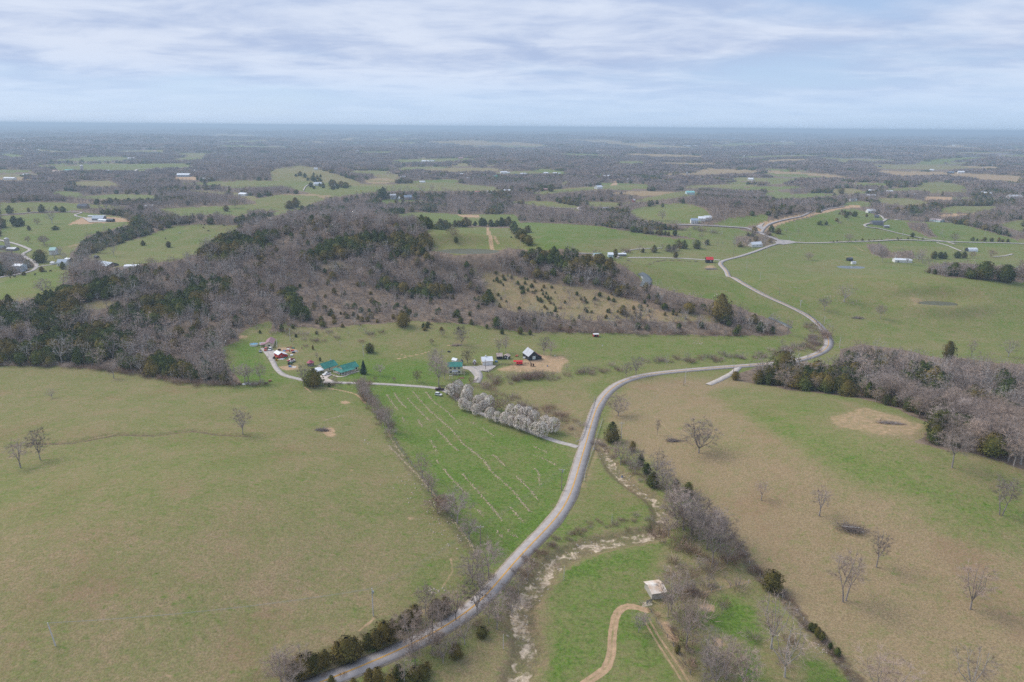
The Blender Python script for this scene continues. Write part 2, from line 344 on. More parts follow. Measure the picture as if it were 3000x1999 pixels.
for v, p, c in (('E', [(500, 560), (640, 490), (1000, 450), (1330, 450), (1200, 520), (900, 560), (600, 585)], 1), ('E', [(-30, 660), (0, 640), (450, 590), (650, 600), (820, 700), (650, 800), (680, 900), (400, 960), (200, 900), (0, 860)], .95),
                ('E', [(1000, 700), (1500, 590), (1700, 500), (2100, 440), (2200, 500), (1900, 640), (1700, 740), (1500, 800), (1200, 840), (1050, 800)], .95), ('E', [(0, 1020), (250, 1040), (650, 880), (750, 860), (1000, 880), (1250, 1000), (1150, 1120), (1200, 1180), (900, 1180), (450, 1165), (0, 1158)], .9),
                ('E', [(-60, 1020), (0, 1020), (500, 1080), (1150, 1110), (1230, 1200), (900, 1190), (450, 1170), (-60, 1165)], .8), ('E', [(1200, 1150), (1500, 1150), (1760, 1290), (1450, 1270)], .8),
                ('E', [(1750, 180), (1900, 60), (2150, 0), (2250, 60), (2200, 220), (2000, 250)], .9),
                ('Q', [(500, 60), (850, 0), (1180, 0), (1210, 60), (1100, 125), (900, 70), (700, 110), (560, 155), (400, 170), (450, 110)], .85), ('Q', [(1400, 105), (1700, 60), (2050, 80), (2300, 150), (2360, 215), (2200, 235), (2000, 205), (1800, 130), (1550, 100)], 1.1),
                ('Q', [(880, 290), (1000, 320), (1100, 330), (1300, 350), (1200, 375), (1000, 372)], .7), ('Q', [(290, 430), (330, 400), (450, 500), (380, 530)], .5), ('Q', [(1550, 370), (1640, 350), (1720, 400), (1700, 440), (1560, 420)], .6),
                ('V', [(440, 590), (560, 560), (640, 540), (600, 572), (480, 612)], .6)):
    Wd(v, p, .08, c * 1.25, 1.3, 'central wooded hill', g=.22)
Wd('Q', [(1440, 190), (1650, 215), (1850, 250), (2000, 290), (2353, 360), (2353, 520), (2100, 530), (1900, 520), (1750, 470), (1620, 430), (1560, 330)], .45, .5, .42, 'tan slope dotted with little cedars', g=.14, d=.3)
Wd('H', [(60, 400), (400, 430), (700, 520), (850, 560), (1000, 620), (1450, 660), (1500, 720), (1100, 720), (500, 690), (300, 680), (0, 640), (0, 420)], .45, .45, .42, 'tan slope dotted with little cedars', g=.14, d=.3)
Wd('Q', [(460, 150), (620, 130), (740, 190), (620, 200), (470, 190)], .1, .4, .5, 'central wooded hill', g=.14, d=.3)
Wd('H', [(0, 690), (300, 700), (500, 705), (1100, 735), (1500, 735), (1500, 830), (1100, 830), (0, 800)], .9, .12, .6, 'lower edge of the wooded hill')
F('E', [(650, 590), (1000, 565), (1150, 600), (900, 640), (700, 640)], .25, .2)
Wd('T', [(120, 645), (180, 610), (460, 565), (470, 515), (620, 510), (800, 545), (880, 545), (940, 480), (950, 430), (1100, 395), (1400, 425), (1550, 465), (1740, 495), (1900, 515), (2100, 525), (2353, 545), (2700, 560), (2700, 1500), (2353, 1370), (2200, 1300), (1950, 1220), (1700, 1190), (1510, 1130), (1660, 1000), (1500, 940), (1400, 890), (1280, 850), (1100, 800), (850, 760), (550, 740), (300, 690), (180, 670)], .95, .30, .95, 'wood on the right edge')
for p, b, c in (([(120, 640), (470, 500), (620, 520), (700, 600), (900, 590), (1100, 600), (1300, 700), (1400, 880), (1100, 800), (700, 750), (300, 690)], .4, .55), ([(1480, 600), (1700, 650), (1720, 800), (1520, 820), (1400, 740)], .2, .8),
                ([(1510, 1128), (1640, 1020), (1740, 1060), (1720, 1185)], .2, 1), ([(1900, 830), (2130, 900), (2000, 950)], .2, .9), ([(2100, 1190), (2230, 1200), (2250, 1290), (2080, 1260)], .2, .9), ([(1740, 440), (1850, 490), (2100, 520), (2353, 560), (2353, 640), (1900, 600)], .4, .5), ([(2100, 680), (2250, 700), (2250, 820), (2130, 800)], .2, .8)):
    Wd('T', p, b * .8, c, 1.25, 'wood on the right edge')
F('D', [(0, 1020), (90, 945), (480, 872), (700, 828), (840, 820), (860, 840), (700, 850), (500, 895), (200, 965), (60, 1020), (0, 1040)], .05, .9)
F('U', [(810, 248), (842, 222), (950, 196), (1000, 200), (900, 240), (860, 278), (830, 278)], .05, .9)
# greener and browner parts of the near fields
F('V', [(-60, 838), (130, 842), (300, 858), (440, 884), (560, 888), (700, 890), (800, 895), (850, 940), (905, 1010), (990, 1120), (1090, 1275), (1040, 1400), (900, 1480), (640, 1600), (-200, 1700), (-200, 838)], .40)
F('V', [(-60, 1075), (300, 1010), (560, 1000), (700, 1040), (800, 1100), (600, 1160), (300, 1180), (-60, 1190)], .44)
F('V', [(-60, 1180), (400, 1240), (900, 1230), (980, 1290), (880, 1420), (600, 1568), (-200, 1660), (-200, 1180)], .27)
F('V', [(540, 885), (700, 888), (800, 893), (850, 930), (760, 960), (620, 930)], .55)
F('V', [(700, 880), (830, 884), (1000, 892), (1030, 905), (1060, 940), (1170, 980), (1325, 1032), (1310, 1110), (1290, 1160), (1250, 1210), (1180, 1270), (1130, 1320), (1100, 1280), (1055, 1220), (1000, 1140), (940, 1060), (880, 990), (850, 940), (800, 893)], .80)
F('V', [(835, 884), (1000, 892), (1040, 915), (880, 925)], .92); F('V', [(1325, 1035), (1310, 1120), (1270, 1185), (1200, 1250), (1130, 1310), (1180, 1230), (1250, 1130), (1290, 1080)], .95)
F('V', [(770, 830), (830, 825), (1000, 830), (1020, 850), (1010, 886), (900, 880), (770, 872)], .95); F('V', [(1050, 855), (1095, 860), (1085, 885), (1030, 888)], .85)
F('V', [(640, 830), (700, 850), (690, 868), (660, 862), (635, 845)], .75)
F('V', [(800, 752), (1000, 760), (1240, 775), (1260, 800), (1180, 815), (1000, 825), (830, 825), (700, 830), (660, 795)], .48)
F('V', [(1260, 768), (1600, 775), (1780, 775), (1830, 765), (1825, 800), (1700, 818), (1500, 828), (1420, 838), (1330, 830), (1260, 820)], .66)
F('V', [(1210, 822), (1290, 818), (1310, 832), (1260, 848), (1170, 855), (1150, 848)], .2, .75); F('V', [(1240, 815), (1300, 820), (1290, 828), (1230, 828)], .05, .9)
F('V', [(1150, 905), (1300, 880), (1430, 858), (1400, 890), (1350, 960), (1325, 995), (1290, 970), (1240, 950), (1180, 935)], .26, .1)
F('V', [(1340, 895), (1420, 862), (1440, 868), (1370, 920)], .6)
F('V', [(1440, 880), (1530, 870), (1680, 865), (1700, 880), (1850, 905), (1980, 930), (2130, 1000), (2100, 1015), (2353, 1080), (2700, 1200), (2700, 2000), (2050, 1700), (1960, 1568), (1830, 1420), (1700, 1280), (1600, 1160), (1500, 1060), (1430, 1020), (1400, 960)], .08, .08)
F('V', [(1650, 885), (1850, 905), (1980, 935), (1940, 960), (2000, 1000), (2120, 1020), (2353, 1095), (2700, 1200), (2700, 1420), (2353, 1290), (2200, 1240), (2050, 1160), (1900, 1080), (1780, 1000), (1680, 940), (1640, 905)], .48)
F('V', [(1700, 925), (1800, 960), (1950, 1040), (2150, 1120), (2353, 1180), (2353, 1215), (2150, 1160), (1950, 1080), (1780, 985), (1700, 940)], .68)
F('V', [(1900, 960), (1990, 935), (2130, 975), (2100, 1000), (2020, 1000), (1930, 985)], .14, .48)
F('V', [(1480, 600), (1640, 602), (1665, 640), (1760, 690), (1860, 740), (1880, 770), (1840, 780), (1800, 745), (1680, 700), (1560, 665), (1500, 640)], .66)
F('V', [(1670, 610), (1800, 565), (2353, 575), (2600, 590), (2600, 860), (2353, 830), (2150, 815), (1960, 790), (1905, 780), (1880, 735), (1790, 690), (1690, 630)], .60)
Wd('I', [(1400, 340), (1700, 300), (2353, 370), (2700, 390), (2700, 540), (2353, 500), (2000, 470), (1600, 440), (1420, 405)], .9, .15, .9, 'tree belt behind the pond pasture')
Wd('I', [(790, 120), (950, 115), (1050, 200), (1250, 185), (1290, 262), (950, 255), (850, 215)], .9, .02, .8, 'copse behind the long white barn')
Wd('U', [(700, 300), (860, 290), (930, 305), (960, 325), (870, 355), (700, 362)], .6, .05, .9, 'trees around the white cottage')
Wd('D', [(0, 880), (0, 945), (200, 900), (480, 850), (700, 815), (680, 800), (400, 850)], .4, .7, .9, 'belt behind the graded road')
Wd('D', [(1265, 975), (1460, 985), (1480, 1040), (1560, 1110), (1480, 1115), (1300, 1030)], .9, .0, .8, 'copse on the right hill')
Wd('D', [(1500, 950), (1900, 900), (2353, 880), (2353, 1000), (2300, 1150), (2200, 1090), (1880, 1010), (1700, 960)], .8, .2, .9, 'belt over the right hill')
F('D', [(2100, 1000), (2353, 945), (2353, 1080), (2250, 1040)], .6)
F('I', [(900, 560), (1500, 540), (2200, 560), (2100, 640), (1500, 640), (1200, 620), (950, 640)], .40, .06); F('I', [(1100, 750), (1500, 740), (1800, 730), (2000, 830), (1800, 950), (1450, 850), (1150, 800)], .5, .05)
F('I', [(1190, 620), (1350, 650), (1400, 700), (1750, 690), (1800, 705), (1400, 730), (1250, 715)], .1, .45)
F('I', [(200, 290), (600, 330), (1100, 370), (1000, 480), (500, 450), (150, 400)], .52)
# bottom middle fields
F('V', [(1345, 1045), (1370, 1035), (1440, 1110), (1515, 1165), (1520, 1200), (1400, 1215), (1320, 1240), (1250, 1260), (1220, 1290), (1180, 1300), (1280, 1190), (1330, 1110)], .6)
F('V', [(1270, 1330), (1320, 1290), (1420, 1265), (1510, 1255), (1500, 1340), (1480, 1370), (1500, 1400), (1600, 1568), (1650, 1640), (1230, 1640), (1275, 1500), (1262, 1400)], .70)
F('V', [(1290, 1320), (1330, 1285), (1510, 1258), (1505, 1300), (1400, 1310), (1330, 1330)], .92)
F('V', [(1170, 1350), (1235, 1300), (1262, 1330), (1262, 1400), (1275, 1500), (1230, 1640), (1050, 1640), (1000, 1560), (1100, 1480), (1150, 1420)], .3, .15)
F('V', [(1510, 1258), (1700, 1280), (1780, 1345), (1730, 1350), (1640, 1370), (1590, 1400), (1510, 1400), (1490, 1350)], .35, .08)
F('V', [(1590, 1390), (1720, 1350), (1780, 1350), (1850, 1450), (1960, 1568), (2000, 1640), (1640, 1640), (1600, 1500), (1570, 1440)], .42, .05)
F('V', [(1600, 1395), (1680, 1365), (1740, 1400), (1760, 1440), (1740, 1500), (1760, 1568), (1700, 1568), (1720, 1480), (1640, 1450)], .97)
F('V', [(1830, 1500), (1890, 1520), (1950, 1568), (1990, 1640), (1870, 1640), (1850, 1568)], .97)
F('V', [(1490, 1400), (1520, 1400), (1560, 1470), (1625, 1600), (1590, 1640), (1560, 1568), (1520, 1480)], .15, .3)
F('K', [(520, 530), (440, 700), (345, 985), (420, 985), (500, 700), (530, 600)], .1, .45); F('K', [(560, 0), (500, 60), (430, 250), (360, 400), (390, 400), (480, 200), (530, 60)], .15, .4)
F('V', [(640, 1568), (860, 1495), (1000, 1430), (1080, 1380), (1120, 1330), (1150, 1310), (1170, 1290), (1200, 1250), (1210, 1262), (1130, 1380), (1060, 1450), (900, 1520), (700, 1600)], .18, .12)
# worn dirt
for v, pts in (('M', [(1250, 700), (1330, 685), (1400, 710), (1410, 770), (1340, 765), (1260, 730)]), ('M', [(1375, 1020), (1440, 1005), (1510, 1060), (1510, 1095), (1420, 1090)]), ('M', [(950, 970), (1010, 968), (1075, 1020), (1040, 1050), (960, 1020)]), ('M', [(890, 870), (960, 850), (1030, 950), (940, 960)]),
               ('P', [(110, 215), (170, 210), (215, 230), (170, 242), (120, 232)]), ('P', [(680, 1185), (720, 1180), (770, 1195), (710, 1210)]), ('P', [(200, 785), (235, 782), (252, 795), (220, 805)]), ('P', [(0, 435), (60, 440), (120, 495), (60, 515), (0, 490)]), ('F', [(1360, 1300), (1500, 1290), (1530, 1315), (1440, 1340)]),
               ('P', [(1395, 575), (1420, 590), (1400, 600)]), ('P', [(670, 165), (705, 170), (690, 185)]), ('O', [(0, 155), (22, 170), (0, 210)]), ('L', [(745, 670), (800, 668), (795, 695), (750, 692)]), ('O', [(870, 1520), (930, 1530), (915, 1548)]), ('F', [(530, 820), (800, 790), (820, 860), (600, 870)]), ('F', [(540, 560), (820, 560), (830, 620), (560, 640)]),
               ('G', [(1400, 620), (1900, 580), (2000, 560), (2100, 450), (2353, 470), (2353, 650), (1900, 670), (1500, 650)]), ('H', [(1360, 235), (1440, 222), (1480, 255), (1390, 272)]), ('F', [(0, 400), (100, 380), (150, 410), (0, 440)]), ('B', [(1840, 1225), (1940, 1218), (2100, 1232), (2080, 1240), (1900, 1232), (1850, 1245)]),
               ('B', [(1850, 908), (2050, 908), (2060, 935), (1900, 930)]), ('G', [(1450, 720), (1580, 714), (1680, 740), (1600, 735), (1480, 735)]), ('L', [(1000, 700), (1400, 470), (1420, 480), (1050, 720)])):
    F(v, pts, .1, .62 if v in 'GLH' else .78)
# every dirt streak that is a line on the ground: view, points, half width m, strength, greenness
DIRT = [('P', [(520, 160), (560, 220), (615, 290)], 0.33, 0.54), ('P', [(585, 145), (625, 210), (690, 275)], 0.33, 0.59), ('P', [(695, 190), (770, 270), (885, 385)], 0.37, 0.59), ('P', [(745, 140), (820, 230), (900, 310), (985, 385), (1060, 450), (1165, 575), (1245, 640), (1330, 710), (1400, 810), (1490, 885), (1590, 985), (1640, 1050), (1720, 1140)], 0.42, 0.65),
        ('P', [(850, 140), (925, 230), (1010, 290), (1080, 360), (1135, 415)], 0.33, 0.59), ('P', [(940, 450), (1010, 520), (1060, 580), (1115, 630)], 0.39, 0.65), ('P', [(995, 780), (1060, 860), (1120, 920), (1190, 995)], 0.39, 0.62), ('P', [(1155, 825), (1220, 900), (1300, 990), (1370, 1070), (1430, 1140), (1495, 1225)], 0.39, 0.65),
        ('P', [(1405, 655), (1450, 700), (1520, 765)], 0.33, 0.54), ('P', [(1610, 850), (1680, 920), (1740, 980), (1790, 1055)], 0.37, 0.59), ('P', [(1555, 1100), (1600, 1160), (1655, 1215)], 0.37, 0.59), ('P', [(1245, 1090), (1290, 1130), (1330, 1180)], 0.30, 0.47), ('P', [(1765, 780), (1795, 830), (1795, 880), (1805, 915)], 0.39, 0.62), ('P', [(1210, 390), (1290, 420)], 0.30, 0.54),
        ('P', [(1320, 435), (1370, 475), (1425, 510)], 0.30, 0.54), ('P', [(1750, 595), (1860, 645)], 0.30, 0.51), ('P', [(1750, 665), (1850, 705), (1945, 755)], 0.30, 0.51), ('P', [(780, 370), (820, 430)], 0.33, 0.54), ('P', [(885, 540), (945, 640)], 0.30, 0.47), ('P', [(930, 700), (965, 745)], 0.30, 0.47), ('P', [(650, 350), (665, 390)], 0.30, 0.47), ('P', [(1530, 1290), (1620, 1360)], 0.30, 0.47), ('P', [(1440, 1300), (1500, 1370)], 0.30, 0.39),
        ('P', [(540, 590), (640, 690), (740, 790), (850, 910), (950, 1035)], .9, .7), ('P', [(540, 480), (560, 530), (660, 680)], .5, .5), ('P', [(1050, 1190), (1130, 1280), (1220, 1400), (1275, 1505)], 1.3, .65), ('P', [(0, 380), (80, 355), (155, 335)], .5, .6), ('F', [(1000, 1095), (1300, 1130), (1600, 1200), (1750, 1330)], .9, .7), ('F', [(900, 1100), (1000, 1180)], .6, .7),
        ('G', [(60, 480), (250, 440), (400, 410), (500, 380)], .7, .85), ('G', [(0, 405), (120, 420), (220, 440)], .6, .7), ('G', [(670, 305), (900, 285)], .6, .7), ('L', [(660, 780), (770, 690)], .5, .7), ('L', [(1360, 230), (1370, 330), (1300, 440)], .5, .5), ('O', [(0, 920), (260, 895), (600, 870), (800, 830)], .8, .3), ('O', [(40, 285), (250, 268), (400, 262), (640, 224)], .5, .5),
        ('K', [(930, 25), (1020, 25)], .6, .5), ('G', [(1700, 655), (1800, 648), (1920, 655)], .6, .7), ('B', [(2130, 1020), (2130, 1080), (2160, 1170), (2190, 1255)], 2.5, .7), ('B', [(2150, 1060), (2200, 1130), (2230, 1170)], 1.8, .6), ('B', [(1930, 910), (2050, 950), (2120, 1000)], 2, .5), ('A', [(1480, 840), (2353, 812)], 3, .6),
        ('D', [(780, 1185), (900, 1255)], 1.2, .5), ('I', [(10, 190), (160, 215), (450, 235), (770, 250)], .8, .55), ('I', [(680, 130), (760, 185), (900, 240)], .9, .5), ('I', [(760, 275), (900, 290)], .9, .5), ('I', [(0, 290), (350, 275)], .9, .4), ('I', [(350, 275), (560, 330)], .8, .4), ('J', [(0, 860), (300, 1000), (560, 1100), (800, 1220), (1100, 1340)], .5, .3), ('J', [(60, 900), (400, 1060), (700, 1190), (1000, 1310)], .4, .3),
        ('M', [(740, 830), (830, 990), (930, 1150), (1030, 1300), (1100, 1420)], .45, .6), ('M', [(790, 830), (880, 990), (990, 1150), (1090, 1300), (1160, 1420)], .45, .6), ('M', [(1210, 600), (1400, 560), (1560, 520), (1720, 480)], .6, .5), ('C', [(2200, 1255), (2240, 1120)], 1, .2),
        ('O', [(750, 900), (790, 1050), (795, 1250), (810, 1420)], .7, .3), ('O', [(960, 350), (1000, 290)], .5, .35), ('O', [(0, 740), (300, 700), (640, 760), (1000, 720)], .5, .25), ('O', [(1600, 900), (1300, 1200), (1000, 1500)], .5, .22), ('O', [(200, 1568), (420, 1200), (640, 1000), (1000, 860)], .5, .2),
        ('V', [(1480, 930), (1560, 1010), (1700, 1100), (1900, 1210), (2100, 1290), (2353, 1370)], .6, .35), ('V', [(1500, 925), (1580, 1000), (1720, 1088), (1920, 1196), (2120, 1278), (2353, 1355)], .5, .3), ('V', [(1600, 1150), (1750, 1260), (1900, 1400), (2050, 1520)], .6, .3), ('V', [(2100, 1568), (2250, 1480), (2353, 1440)], .5, .25), ('V', [(1450, 900), (1600, 890), (1640, 900)], .5, .4),
        ('V', [(1280, 790), (1450, 800), (1650, 800), (1800, 790)], .6, .3), ('V', [(860, 800), (1000, 780), (1150, 790)], .6, .35), ('V', [(1500, 620), (1600, 650), (1750, 700)], .7, .3), ('V', [(2000, 740), (2150, 760), (2353, 745)], .8, .3), ('V', [(1780, 600), (1950, 640), (2100, 690)], .8, .3), ('P', [(0, 800), (200, 700), (420, 640), (560, 600)], .5, .3)]
RUTS = [('M', [(190, 1425), (300, 1350), (385, 1290), (440, 1150), (450, 1000), (470, 860), (500, 770), (560, 720), (640, 712), (770, 750)], 1.35)]
ROCKS = [(CREEK1, 3.9, 1.08), (CREEK2, 2.8, 1.04), (CREEK3, 3.2, .95)]

def inside(px, py, poly):
    P_ = np.array(poly); x0, y0 = P_.min(0); x1, y1 = P_.max(0)
    res = np.zeros(px.shape, bool)
    m = (px >= x0) & (px <= x1) & (py >= y0) & (py <= y1)
    if not m.any(): return res
    X, Y = px[m], py[m]; c = np.zeros(X.shape, bool)
    n = len(P_)
    for i in range(n):
        (ax, ay), (bx, by) = P_[i], P_[i - 1]
        if ay == by: continue
        k = ((ay > Y) != (by > Y)) & (X < (bx - ax) * (Y - ay) / (by - ay) + ax)
        c ^= k
    res[m] = c; return res
def landcover(px, py, wood_only=False):
    out = np.zeros((6,) + px.shape)
    for i, (poly, g, d, b, c, s, nm) in enumerate(LAY):
        m = inside(px, py, poly)
        if m.any():
            for k, v in enumerate((g, d, b, c, s, i)): out[k][m] = v
    return out

# ------------------------------------------------------------------ materials
MATS = {}
def mat(name, c, rough=0.85, metal=0.0, var=0.0, vscale_=1.0, c2=None, spec=0.3):
    if name in MATS: return MATS[name]
    m = bpy.data.materials.new(name); m.use_nodes = True; t = m.node_tree
    b = t.nodes['Principled BSDF']; b.inputs['Roughness'].default_value = rough; b.inputs['Metallic'].default_value = metal
    b.inputs['Specular IOR Level'].default_value = spec
    if var or c2:
        tcn = N(t, 'ShaderNodeTexCoord')
        nz = mapr(t, noise(t, tcn.outputs['Object'], vscale_, 5, 0.6), 0.35, 0.65)
        lo = c2 or tuple(v * (1 - var) for v in c)
        t.links.new(mixc(t, lo, c, nz), b.inputs['Base Color'])
    else: b.inputs['Base Color'].default_value = (*c, 1)
    MATS[name] = m; return m
def foliage(name, dark, light, tip, sc_=0.35, rnd_amt=0.35, transl=0.0):
    """leaf or twig colour: varies from tree to tree and through the crown"""
    m = bpy.data.materials.new(name); m.use_nodes = True; t = m.node_tree
    b = t.nodes['Principled BSDF']; b.inputs['Roughness'].default_value = 0.9; b.inputs['Specular IOR Level'].default_value = 0.1
    g = N(t, 'ShaderNodeNewGeometry'); oi = N(t, 'ShaderNodeObjectInfo')
    n1 = mapr(t, noise(t, g.outputs['Position'], sc_, 4, 0.65), 0.36, 0.64)
    n2 = mapr(t, noise(t, g.outputs['Position'], 0.035, 3, 0.5), 0.40, 0.62)
    c = mixc(t, dark, light, n1)
    f2 = mth(t, 'MULTIPLY', mapr(t, mth(t, 'ADD', mth(t, 'MULTIPLY', oi.outputs['Random'], 0.6), mth(t, 'MULTIPLY', n2, 0.6)), 0.35, 0.95), 0.75)
    c = mixc(t, c, tip, f2)
    hsv = N(t, 'ShaderNodeHueSaturation'); t.links.new(c, hsv.inputs['Color'])
    t.links.new(mth(t, 'ADD', 1 - rnd_amt / 2, mth(t, 'MULTIPLY', oi.outputs['Random'], rnd_amt)), hsv.inputs['Value'])
    t.links.new(hsv.outputs[0], b.inputs['Base Color']); MATS[name] = m; return m

GREEN, TAN, DIRTC = (0.100, 0.170, 0.028), (0.315, 0.232, 0.130), (0.50, 0.335, 0.20)
def ground_material():
    m = bpy.data.materials.new('ground'); m.use_nodes = True; t = m.node_tree
    b = t.nodes['Principled BSDF']; b.inputs['Roughness'].default_value = 0.95; b.inputs['Specular IOR Level'].default_value = 0.05
    at_ = N(t, 'ShaderNodeAttribute', attribute_name='cover'); sp = N(t, 'ShaderNodeSeparateColor'); t.links.new(at_.outputs['Color'], sp.inputs[0])
    a2 = N(t, 'ShaderNodeAttribute', attribute_name='cover2'); sp2 = N(t, 'ShaderNodeSeparateColor'); t.links.new(a2.outputs['Color'], sp2.inputs[0])
    g = N(t, 'ShaderNodeNewGeometry').outputs['Position']
    green, dirt, wood = sp.outputs[0], sp.outputs[1], sp.outputs[2]; rock, dark, far = sp2.outputs[0], sp2.outputs[1], sp2.outputs[2]
    tuft = noise(t, vscale(t, g, (1, 1, 0.2)), 0.55, 5, 0.72)
    patch = noise(t, vscale(t, g, (1, 1, 0.2)), 0.045, 5, 0.6, 0.6)
    wide = noise(t, vscale(t, g, (1, 0.8, 0.2)), 0.008, 3, 0.5, 0.5)
    k = mth(t, 'ADD', mth(t, 'MULTIPLY', mth(t, 'SUBTRACT', tuft, 0.5), 1.25), mth(t, 'MULTIPLY', mth(t, 'SUBTRACT', patch, 0.5), 0.95))
    k = mth(t, 'ADD', k, mth(t, 'MULTIPLY', mth(t, 'SUBTRACT', noise(t, vscale(t, g, (1, 1.6, 0.2)), 0.16, 4, 0.7, 1.2), 0.5), 1.0))
    k = mth(t, 'ADD', k, mth(t, 'MULTIPLY', mth(t, 'SUBTRACT', wide, 0.5), 0.4))
    k = mth(t, 'ADD', k, mth(t, 'MULTIPLY', mapr(t, noise(t, vscale(t, g, (1, 1.4, 0.2), (33, 7, 0)), 0.30, 3, 0.6), 0.60, 0.72), 0.38))
    k = mth(t, 'ADD', green, k)
    gf = mapr(t, k, -0.02, 1.0, kind='LINEAR')
    fine = noise(t, g, 1.7, 3, 0.6)
    tan = mixc(t, tuple(v * 0.72 for v in TAN), tuple(v * 1.18 for v in TAN), mapr(t, fine, 0.3, 0.7))
    tan = mixc(t, tan, (0.27, 0.15, 0.095), mth(t, 'MULTIPLY', mapr(t, noise(t, g, 0.02, 4, 0.6), 0.5, 0.75), 0.45))
    grn = mixc(t, tuple(v * 0.78 for v in GREEN), (0.155, 0.235, 0.042), mapr(t, noise(t, g, 0.9, 4, 0.65), 0.3, 0.7))
    c = mixc(t, tan, grn, gf)
    df = mapr(t, mth(t, 'ADD', dirt, mth(t, 'MULTIPLY', mth(t, 'SUBTRACT', noise(t, g, 0.35, 5, 0.7), 0.5), 1.1)), 0.22, 0.80)
    dc = mixc(t, tuple(v * 0.75 for v in DIRTC), tuple(v * 1.1 for v in DIRTC), mapr(t, noise(t, g, 0.6, 4, 0.7), 0.3, 0.7))
    c = mixc(t, c, dc, df)
    wf = mapr(t, mth(t, 'ADD', wood, mth(t, 'MULTIPLY', mth(t, 'SUBTRACT', noise(t, g, 0.06, 4, 0.65), 0.5), 0.7)), 0.3, 0.85)
    litter = mixc(t, (0.14, 0.104, 0.075), (0.28, 0.205, 0.145), mapr(t, noise(t, g, 0.22, 5, 0.7), 0.32, 0.68))
    farw = mixc(t, (0.085, 0.095, 0.075), (0.25, 0.205, 0.19), mapr(t, noise(t, vscale(t, g, (1, 0.6, 0.2)), 0.0045, 7, 0.66), 0.40, 0.60))
    farw = mixc(t, farw, (0.36, 0.29, 0.22), mth(t, 'MULTIPLY', mapr(t, noise(t, vscale(t, g, (1, 0.5, 0.2)), 0.0013, 5, 0.6), 0.56, 0.64), 0.7))
    farw = mixc(t, farw, (0.17, 0.24, 0.08), mth(t, 'MULTIPLY', mapr(t, noise(t, vscale(t, g, (1, 0.45, 0.2), (900, 0, 0)), 0.0016, 4, 0.6), 0.57, 0.63), 0.75))
    litter = mixc(t, litter, farw, far)
    c = mixc(t, c, litter, wf)
    rf = mapr(t, mth(t, 'ADD', rock, mth(t, 'MULTIPLY', mth(t, 'SUBTRACT', noise(t, g, 0.20, 6, 0.65, 0.2), 0.5), 1.15)), 0.60, 0.76)
    c = mixc(t, c, mixc(t, (0.44, 0.33, 0.22), (0.76, 0.61, 0.44), mapr(t, noise(t, g, 0.8, 5, 0.7), 0.3, 0.6)), rf)
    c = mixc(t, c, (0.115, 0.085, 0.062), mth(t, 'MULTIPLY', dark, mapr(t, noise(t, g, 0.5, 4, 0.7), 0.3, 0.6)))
    t.links.new(c, b.inputs['Base Color'])
    bp = N(t, 'ShaderNodeBump'); bp.inputs['Strength'].default_value = 0.5; bp.inputs['Distance'].default_value = 0.5
    t.links.new(tuft, bp.inputs['Height']); t.links.new(bp.outputs[0], b.inputs['Normal'])
    return m

def mesh_np(name, V_, faces, mats=(), smooth_=False, matidx=None):
    """faces: int array (n,3) or (n,4)"""
    me = bpy.data.meshes.new(name); V_ = np.asarray(V_, np.float32); faces = np.asarray(faces, np.int32)
    k = faces.shape[1]
    me.vertices.add(len(V_)); me.vertices.foreach_set('co', V_.ravel())
    me.loops.add(faces.size); me.loops.foreach_set('vertex_index', faces.ravel())
    me.polygons.add(len(faces)); me.polygons.foreach_set('loop_start', np.arange(0, faces.size, k, dtype=np.int32))
    for m in mats: me.materials.append(m)
    if matidx is not None: me.polygons.foreach_set('material_index', np.asarray(matidx, np.int32))
    me.update(calc_edges=True)
    if smooth_: me.polygons.foreach_set('use_smooth', np.ones(len(faces), bool))
    return me
def tag(o, label=None, cat=None, group=None, kind=None):
    if label: o['label'] = label
    if cat: o['category'] = cat
    if group: o['group'] = group
    if kind: o['kind'] = kind
    return o
def link(name, me, parent=None, loc=None):
    o = bpy.data.objects.new(name, me); col.objects.link(o)
    if parent is not None: o.parent = parent
    if loc is not None: o.location = loc
    return o

